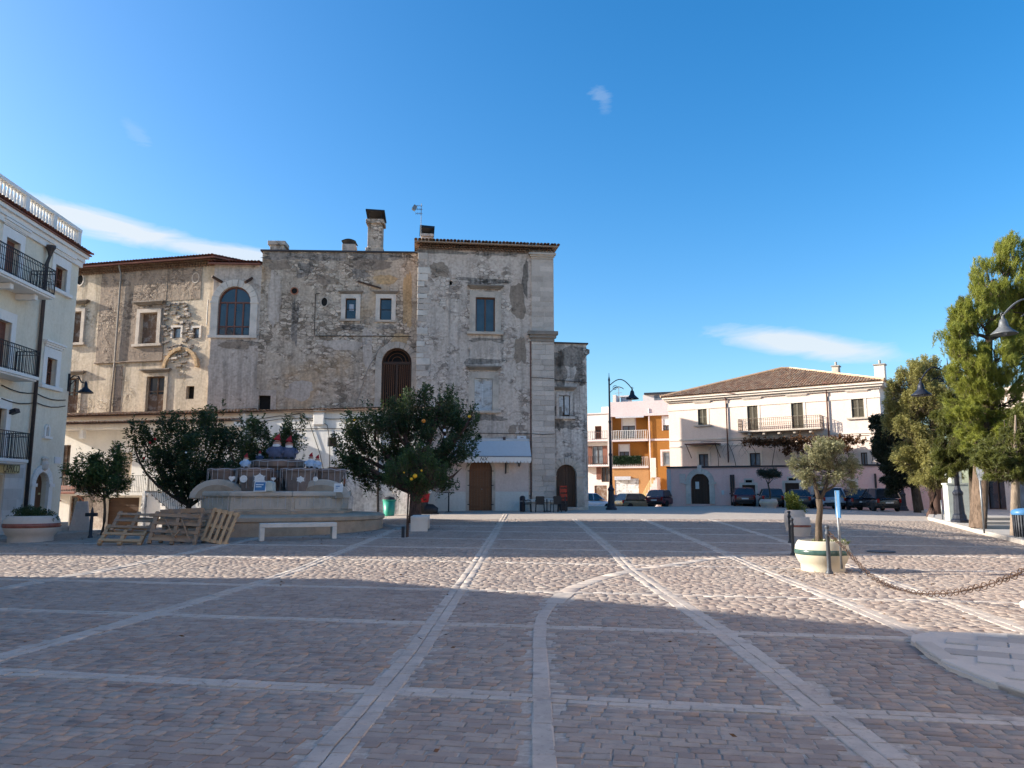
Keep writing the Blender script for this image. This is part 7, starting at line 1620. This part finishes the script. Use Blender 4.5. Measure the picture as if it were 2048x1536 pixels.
# ---------------------------------------------------------------- bollards and chain
def bollard(g, h, label, m='iron_bollard'):
    T = thing('bollard', g, 0, label, 'bollard', 'iron bollards by the planters'); MB().lathe([(.075,-.05),(.075,.04),(.05,.07),(.042,.12),(.036,h*.78),(.05,h*.80),(.05,h*.84),(.034,h*.86),(.032,h*.93)], 12).build('post', M[m], T, smooth=True)
    MB().lathe([(.032,h*.92),(.048,h*.95),(.04,h*.985),(.0,h)], 12, cap=False).build('finial', M[m], T, smooth=True); return T
g1 = gp(1657, 1148); g1 = Vector((g1.x, g1.y-.05, g1.z)); bollard(g1, .96, 'grey iron bollard holding the chain before the cream planter')
g2 = gp(1587, 1111); bollard(g2, .92, 'nearer of the two black bollards left of the cream planter', 'iron'); g3 = gp(1581, 1087); bollard(g3, .95, 'farther of the two black bollards left of the cream planter', 'iron')
def chain():
    a = g1 + Vector((.03, 0, .80)); pts = [(1657,1066), (1690,1098), (1740,1150), (1790,1177), (1840,1187), (1900,1186), (1960,1174), (2010,1158), (2047,1142), (2110,1105)]
    # ends: near bollard (depth 15.6) to a bollard right of the frame at depth about 11.2
    P = []
    for k, (x, y) in enumerate(pts):
        t = (x-1657)/(2110-1657); P.append(at(x, y, 1/(1/g1.y + (1/9.5-1/g1.y)*t)))
    d = [0]
    for p, q in zip(P, P[1:]): d.append(d[-1] + (q-p).length)
    def pt(s):
        j = max(0, min(len(P)-2, next((i-1 for i in range(1, len(d)) if d[i] >= s), len(P)-2))); u = (s-d[j])/(d[j+1]-d[j])
        p0, p1, p2, p3 = P[max(0,j-1)], P[j], P[j+1], P[min(len(P)-1, j+2)]
        return .5*((2*p1) + (p2-p0)*u + (2*p0-5*p1+4*p2-p3)*u*u + (3*p1-p0-3*p2+p3)*u**3)
    T = thing('chain', P[0], 0, 'rusty iron chain sagging from the grey bollard across the square', 'chain'); lk = .10; n = int(d[-1]/(lk*.80))
    ring = []; me = MB().tube([(.064*math.cos(2*PI*k/12), .046*math.sin(2*PI*k/12), 0) for k in range(13)], .007, 5).mesh('chain_link', True); me.materials.append(M['rust'])
    for k in range(n):
        s = d[-1]*k/n; p, q = pt(s), pt(min(d[-1], s+.02)); dr = (q-p).normalized(); rot = dr.to_track_quat('X', 'Z').to_matrix().to_4x4() @ Matrix.Rotation(R(90)*(k % 2) + random.gauss(0,.15), 4, 'X')
        o = bpy.data.objects.new('chain_link', me); COL.objects.link(o); o.parent = T; o.matrix_local = Matrix.Translation(p-P[0]) @ rot
    e = P[-1]; bollard(Vector((e.x+.04, e.y, gz(e.x, e.y))), e.z-gz(e.x, e.y)+.16, 'grey iron bollard at the far right end of the chain')
chain()
def sign_post():
    g = onground(1683, 15.6); T = thing('sign_post', g, R(0), 'narrow steel post with a blue sign seen edge-on by the olive', 'sign'); top = at(1676, 982, 15.6).z - g.z; lean = at(1676, 982, 15.6).x - at(1685, 1090, 15.6).x
    MB().tube([(0,0,.1), (lean*.9,0,top)], .025, 8).build('post', M['steel'], T, smooth=True); Mx = Matrix.Translation((lean*.8,-.04,top-.25)) @ Matrix.Rotation(R(82), 4, 'Z'); pn = MB().box(-.16,.16,-.012,.012,-.28,.26, Mx).build('panel', M['sign_blue'], T, bevel=.004)
    MB().box(-.12,.12,-.016,-.0125,.05,.12, Mx).box(-.12,.08,-.016,-.0125,-.08,-.02, Mx).build('print', M['white_paint'], pn)
sign_post()
# stone bench end at the right edge
g = gp(2052, 1294); T = thing('stone_stool', (g.x+.33, g.y+.15, .06), 0, 'grey stone stool cut off by the right edge of the view', 'stool'); MB().lathe([(.17,-.05),(.17,.02),(.13,.05),(.12,.24),(.15,.28)], 20).build('pedestal', M['planter_grey'], T, smooth=True); MB().lathe([(.19,.28),(.22,.30),(.22,.35),(.19,.37),(0,.37)], 24, cap=False).build('top', M['planter_grey'], T)

# ---------------------------------------------------------------- things before the palace
def chair(g, rz, label):
    T = thing('plastic_armchair', g, rz, label, 'chair', 'black chairs at the cafe table'); m = M['black']
    MB().box(-.23,.23,-.22,.22,.42,.46).build('seat', m, T, bevel=.01); MB().prism([(-.23,.46),(.23,.46),(.25,.84),(.2,.88),(-.2,.88),(-.25,.84)], .19, .22).build('backrest', m, T, bevel=.01)
    for x in (-.22,.22):
        for y in (-.2,.2): MB().bar((x, y, .44), (x*1.12, y*1.15, -.02), .035).build('leg', m, T)
        MB().tube([(x*1.12,.2,.64), (x*1.15,-.1,.66), (x*1.12,-.2,.62), (x*1.1,-.21,.44)], .018, 5).build('armrest', m, T)
yc = 43.6
chair(onground(1054, yc), R(95), 'black armchair left of the cafe table facing it'); chair(onground(1080, yc-.3), R(180), 'black armchair with its back to the square at the cafe table'); chair(onground(1112, yc-.2), R(200), 'black armchair at the right of the cafe table'); chair(onground(1124, yc+.4), R(262), 'black armchair nearest the arched dark door')
T = thing('cafe_table', onground(1094, yc+.5), 0, 'white-topped cafe table between black chairs', 'table'); MB().lathe([(.38,.70),(.40,.715),(.38,.73)], 20).build('top', M['bench'], T); MB().tube([(0,0,.05),(0,0,.7)], .03, 8).build('stem', M['iron'], T); MB().lathe([(.24,-.02),(.22,.03),(.03,.06)], 14).build('foot', M['iron'], T)
T = thing('high_table', onground(897, 43.6), 0, 'tall black bar table left of the arched brown door', 'table'); MB().lathe([(.28,1.06),(.32,1.08),(.32,1.11),(0,1.11)], 20, cap=False).build('top', M['black'], T); MB().tube([(0,0,.02),(0,0,1.07)], .04, 8).build('stem', M['black'], T); MB().lathe([(.22,-.03),(.22,.02),(.04,.05)], 16).build('foot', M['black'], T)
T = thing('pedestal_ashtray', onground(1045, 43.9), 0, 'dark cylindrical litter stand beside the cafe chairs', 'bin'); MB().lathe([(.15,-.03),(.16,.05),(.16,.78),(.13,.86),(.05,.9)], 16).build('drum', M['lamp'], T, smooth=True); MB().lathe([(.165,.55),(.165,.62)], 16).build('band', M['steel'], T)
T = thing('crate_base', onground(1127, 45.2), R(6), 'black plastic box under the red bottle crates', 'box'); MB().box(-.22,.22,-.17,.17,0,.5).build('box_body', M['black'], T, bevel=.02); MB().box(-.23,.23,-.18,.18,.5,.54).build('box_lid', M['black'], T, bevel=.01)
for k, z in ((0, .55), (1, .84), (2, 1.13)):
    T = thing('bottle_crate', onground(1127, 45.2) + Vector((0,0,z+.02)), R(6), ('lowest', 'middle', 'topmost')[k] + ' red bottle crate stacked before the dark arched door', 'crate', 'red crates at the annex door'); m = M['crate_red']
    MB().box(-.2,.2,-.15,.15,0,.02).build('bottom', m, T)
    for y in (-.15,.14): MB().box(-.2,.2,y,y+.012,.02,.1).box(-.2,.2,y,y+.012,.2,.28).build('side', m, T)
    for x in (-.2,.188): MB().box(x,x+.012,-.138,.138,.02,.28).build('end', m, T)
T = thing('waste_bin', onground(778, 40.6), 0, 'turquoise plastic waste bin against the stained white wall', 'bin'); MB().lathe([(.26,-.02),(.27,.05),(.34,.78)], 20).build('tub', M['green_bin'], T, smooth=True); MB().lathe([(.35,.78),(.37,.79),(.37,.84),(.33,.84)], 20).build('rim', M['green_bin'], T); MB().lathe([(.34,.8),(.25,.96),(0,1.02)], 20, cap=False).build('bag', M['black'], T, smooth=True)
# giant Christmas boot with presents
def boot():
    T = thing('giant_boot', onground(846, 41.6), 0, 'giant red and black boot decoration filled with presents', 'decoration'); m = M['black']
    MB().tube([(-.35,0,.16), (.1,0,.2), (.5,0,.18), (.78,0,.14)], [.3,.36,.34,.18], 14).build('foot', m, T, smooth=True); MB().box(-.6,.85,-.3,.3,-.03,.06).build('sole', m, T, bevel=.03)
    MB().lathe([(.42,.15),(.40,.5),(.42,.85)], 18, (-.15,0,0)).build('leg_shaft', m, T, smooth=True); MB().lathe([(.43,.62),(.47,.85),(.52,1.12)], 18, (-.15,0,0)).build('red_shaft', M['red'], T, smooth=True); MB().lathe([(.5,1.08),(.6,1.12),(.62,1.22),(.58,1.3),(.45,1.32),(.42,1.15)], 20, (-.15,0,0), cap=False).build('fur_rim', M['beard'], T, smooth=True)
    MB().cbox((.06,0,1.72), (.34,.4,.9), (0,R(8),0)).build('blue_present', M['boot_blue'], T, bevel=.02); MB().cbox((.32,.05,1.62), (.1,.3,.7), (0,R(12),0)).build('red_present', M['red'], T, bevel=.02)
    MB().tube([(.05,-.1,1.5),(.35,-.1,1.95),(.62,-.1,2.35)], [.1,.11,.06], 8).build('candy_stick', M['beard'], T, smooth=True); MB().lathe([(.0,1.3),(.3,1.35),(.34,1.6),(.2,1.85),(0,1.9)], 12, (-.42,.05,0), cap=False).build('dark_sack', M['denim'], T, smooth=True)
boot()
p = TW.sz(886, 940); T = MB().box(-.12,.12,-.02,0,-.16,.16).build('door_notice', M['plate'], loc=tuple(TW.world(p[0], -.07, p[1])), rz=TW.ang, label='white paper notice on the pink wall by the bar table', cat='notice')
p = TW.sz(877, 930); r = [(.12*math.sin(t)*(1+.0), -.03, -.5-.22*(1-math.cos(t))) for t in np.linspace(0, 2*PI, 13)]; MB().tube([(0,0,.45),(0,-.02,-.1),(0,-.03,-.5)], .016, 5).tube(r, .016, 5).build('hanging_cable', M['rope'], loc=tuple(TW.world(p[0], -.06, p[1])), rz=TW.ang, label='looped black cable hanging on the pink wall by the boot', cat='cable')
# finger post
g = onground(181, 26.4); T = thing('finger_post', g, 0, 'short black post with cross-shaped top left of the pallets', 'post'); MB().lathe([(.08,-.05),(.08,.05),(.055,.08),(.05,.85),(.03,.98),(.0,1.05)], 10).build('post', M['iron'], T, smooth=True); MB().box(-.22,.18,-.05,.05,.72,.84).build('crossbar', M['iron'], T, bevel=.02)
g = onground(160, 33.5); T = MB().prism([(-.45,0),(.45,0),(.25,1.25),(-.2,1.25)], -.05, .05).build('leaning_board', M['shop_pink'], loc=g, label='pale pink board leaning near the white house door', cat='board')

# ---------------------------------------------------------------- right pavement
def cab():
    g = onground(1917, 33.5) + Vector((0,0,.13)); T = thing('utility_cabinet', g, R(-12), 'pale grey-green utility cabinet behind the lamp post', 'cabinet'); MB().box(-.42,.42,-.3,.3,0,1.55).build('cabinet_body', M['cabinet'], T, bevel=.02); MB().box(-.45,.45,-.33,.33,1.55,1.62).build('lid', M['cabinet'], T); MB().box(-.4,.4,-.312,-.301,.08,1.48).build('door', M['cabinet'], T)
    MB().box(-.22,.22,-.2,.2,1.62,2.2).build('upper_box', M['cabinet'], T, bevel=.02); MB().box(-.5,.5,-.4,.4,-.12,.02).build('base_slab', M['kerb'], T)
cab()
T = thing('tarpaulin', onground(1905, 33.3) + Vector((0,0,2.0)), 0, 'grey-green cloth hung over the cabinet top', 'tarpaulin'); tp = MB(); nx, nz = 8, 8; vs = [(-.35+.7*i/nx*(1-.25*j/nz), -.3-.05*math.sin(i*1.3)-.03*math.cos(j), .75*(j/nz)-.1*abs(i/nx-.5)) for j in range(nz+1) for i in range(nx+1)]; tp.add(vs, [(j*(nx+1)+i, j*(nx+1)+i+1, (j+1)*(nx+1)+i+1, (j+1)*(nx+1)+i) for j in range(nz) for i in range(nx)]); q = tp.build('cloth', M['cabinet'], T, smooth=True); q.modifiers.new('thick', 'SOLIDIFY').thickness = .02
def post(px, Y, top, label, r=.03, m='steel'):
    g = onground(px, Y) + Vector((0,0,.13)); MB().tube([(0,0,-.05),(0,0,at(px, top, Y).z-g.z)], r, 8).build('steel_post', M[m], loc=g, smooth=True, label=label, cat='post', group='steel posts on the right pavement')
post(1886, 34.5, 1000, 'left of two short steel posts before the cabinet'); post(1896, 34.0, 1002, 'right of two short steel posts before the cabinet')
gs = onground(1969, 26.2) + Vector((0,0,.13)); T = thing('traffic_sign', gs, 0, 'tall steel sign pole just right of the thick pine trunk', 'sign'); ht = at(1958, 938, 26.2).z - gs.z; MB().tube([(0,0,-.05),(0,0,ht)], .032, 8).build('pole', M['steel'], T, smooth=True); MB().lathe([(.3,-.01),(.3,.01)], 20, M=Matrix.Translation((0,-.05,ht-.1)) @ Matrix.Rotation(R(80), 4, 'Z') @ Matrix.Rotation(PI/2, 4, 'X')).build('sign_disc', M['steel'], T)
def litter_bin():
    g = onground(2052, 23.2) + Vector((0,0,.13)); T = thing('litter_bin', g, 0, 'dark slatted litter bin with blue lid at the right edge', 'bin'); r = .31
    MB().lathe([(r*.9,0),(r*.9,.06)], 20).build('foot', M['steel'], T); MB().lathe([(r*.86,.06),(r*.9,.7)], 20).build('liner', M['black'], T); MB().lathe([(r*1.02,.70),(r*1.06,.72),(r*1.06,.78),(r*.95,.84),(r*.6,.88),(0,.9)], 20, cap=False).build('lid', M['sign_blue'], T, smooth=True)
    for k in range(26): t = 2*PI*k/26; MB().cbox((r*.95*math.cos(t), r*.95*math.sin(t), .38), (.015,.035,.64), (0,0,t)).build('slat', M['iron_bollard'], T)
litter_bin()
for k in range(3):
    y = 27.5+k*1.0; g = onground(2010, y); MB().box(-1.6, 8, 0, .9, 0, .12).build('pavement_step', M['kerb'], loc=(g.x+1.2, y+.4, g.z+.13+.1*k), bevel=.015, label=('lowest', 'middle', 'topmost')[k] + ' of three wide stone steps behind the pine trunk', cat='step', group='stone steps on the right pavement')
# ---------------------------------------------------------------- cars
def car(g, rz, paint, label, L=3.95, W=1.68, H=1.46, style='hatch', plate_mat='plate'):
    """Car facing local +y, rear towards -y; lofted body with glazing, lights and wheels as parts."""
    T = thing('parked_car', g, rz, label, 'car', 'cars parked before the terrace and in the street'); h = L/2; wb = L*.31
    # stations along y: (y, half width low, half width belt, belt height, sill height)
    S = [(-h,.74,.72,.80,.36),(-h+.06,.82,.80,.92,.28),(-h+.45,.84,.83,.95,.22),(-.4,.84,.83,.93,.2),(.6,.84,.83,.92,.2),(h-1.0,.84,.81,.90,.2),(h-.35,.81,.74,.76,.24),(h-.03,.70,.62,.64,.3)]; k = W/1.68
    vs, n = [], 8
    for y, a, b, z, s in S:
        a *= k; b *= k
        vs += [(-a*.9,y,s), (-a,y,s+.12), (-a,y,(s+z)/2+.05), (-b,y,z), (b,y,z), (a,y,(s+z)/2+.05), (a,y,s+.12), (a*.9,y,s)]
    fs = [(i*n+j, i*n+(j+1)%n, (i+1)*n+(j+1)%n, (i+1)*n+j) for i in range(len(S)-1) for j in range(n)] + [tuple(range(n-1,-1,-1)), tuple((len(S)-1)*n+j for j in range(n))]
    b = MB().add(vs, fs).build('body', M[paint], T, smooth=True); sub = b.modifiers.new('round', 'SUBSURF'); sub.levels = sub.render_levels = 2
    # cabin: glazing block, roof and pillars
    yr0, yr1 = (-h+.16, -h+.52) if style != 'saloon' else (-h+.55, -h+1.05); yf1, yf0 = .25, .95; bw, rw = .80*k, .62*k; zb, zr = .90, H-.05
    vs = [(-bw,yr0,zb), (bw,yr0,zb), (bw,yf0,zb), (-bw,yf0,zb), (-rw,yr1,zr), (rw,yr1,zr), (rw,yf1,zr), (-rw,yf1,zr)]
    MB().add(vs, [(0,1,5,4),(1,2,6,5),(2,3,7,6),(3,0,4,7)]).build('glazing', M['glass'], T)
    MB().add([(-rw-.02,yr1-.04,zr-.02), (rw+.02,yr1-.04,zr-.02), (rw+.02,yf1+.04,zr-.02), (-rw-.02,yf1+.04,zr-.02), (-rw+.08,yr1+.1,H), (rw-.08,yr1+.1,H), (rw-.08,yf1-.1,H), (-rw+.08,yf1-.1,H)], [(4,5,6,7),(0,1,5,4),(1,2,6,5),(2,3,7,6),(3,0,4,7),(3,2,1,0)]).build('roof', M[paint], T, bevel=.03)
    for s in (-1, 1):
        for y0, y1 in ((yr0, yr1), (yf0, yf1), (-.15, -.15)):
            MB().bar((s*(bw+.005), y0, zb-.05), (s*(rw+.012), y1, zr), .07 if y0 != -.15 else .05, .05).build('pillar', M[paint], T)
        lt = MB().cbox((s*.70*k, -h+.05, .74), (.16, .12, .26), (0,0,s*.25)).build('tail_light', M['lens_red'], T, bevel=.03); MB().cbox((s*.92*k, .62, .98), (.16,.1,.11)).build('wing_mirror', M[paint], T, bevel=.03)
        for y in (-wb, wb):
            wh = MB().lathe([(.20,-.09),(.29,-.09),(.305,-.06),(.305,.06),(.29,.09),(.20,.09)], 22, M=Matrix.Translation((s*.76*k, y, .30)) @ Matrix.Rotation(PI/2, 4, 'Y')).build('wheel', M['tyre'], T); MB().lathe([(.20,-.02),(.19,.085),(.06,.075),(0,.08)], 16, M=Matrix.Translation((s*.765*k, y, .30)) @ Matrix.Rotation(s*PI/2, 4, 'Y'), cap=False).build('rim', M['rim'], wh)
    MB().box(-.26,.26,-h-.03,-h+.02,.55,.66).build('number_plate', M[plate_mat], T); MB().box(-.72*k,.72*k,-h-.025,-h+.15,.34,.5).build('bumper', M['black'], T, bevel=.04)
    MB().box(-.55,.55,-h+.05,-h+.1,.22,.34).build('underside', M['black'], T); return T
for nm, c in (('paint_darkred', (.10,.012,.016)), ('paint_black', (.012,.013,.016)), ('paint_navy', (.014,.017,.03)), ('paint_silver', (.30,.36,.42)), ('paint_maroon', (.085,.010,.022)), ('paint_red', (.30,.03,.03)), ('paint_olive', (.20,.19,.12)), ('paint_white', (.70,.72,.76))): M[nm] = m_paint(nm, c)
car(onground(1487, 62.5), R(-12), 'paint_darkred', 'dark red hatchback parked nearest the arched gateway'); car(onground(1543, 61.0), R(-14), 'paint_black', 'dark rounded hatchback parked behind the small olive tub', H=1.44)
car(onground(1600, 59.6), R(-20), 'paint_navy', 'dark saloon half hidden by the yellow-green shrub', 4.2, style='saloon', H=1.42); car(onground(1656, 58.8), R(-8), 'paint_silver', 'silver-blue people carrier behind the olive trunk', 4.1, 1.72, 1.62)
car(onground(1708, 57.8), R(-6), 'paint_navy', 'dark estate car with pale number plate beside the blue sign', 4.3, 1.76, 1.55); car(onground(1757, 55.0), R(-4), 'paint_black', 'black off-road car parked at the end of the row by the trees', 4.0, 1.72, 1.58)
car(onground(1330, 66.5) , R(-38), 'paint_maroon', 'maroon hatchback on the slope before the outside stair'); car(onground(1272, 71.0), R(-62), 'paint_olive', 'olive-beige car crossing before the orange garage door'); car(onground(1246, 72.5), R(-30), 'paint_red', 'small red car with bright tail light beside the lamp post', 3.6); car(onground(1183, 66.0), R(-70), 'paint_white', 'white car just showing at the palace corner', 3.6, 1.6)
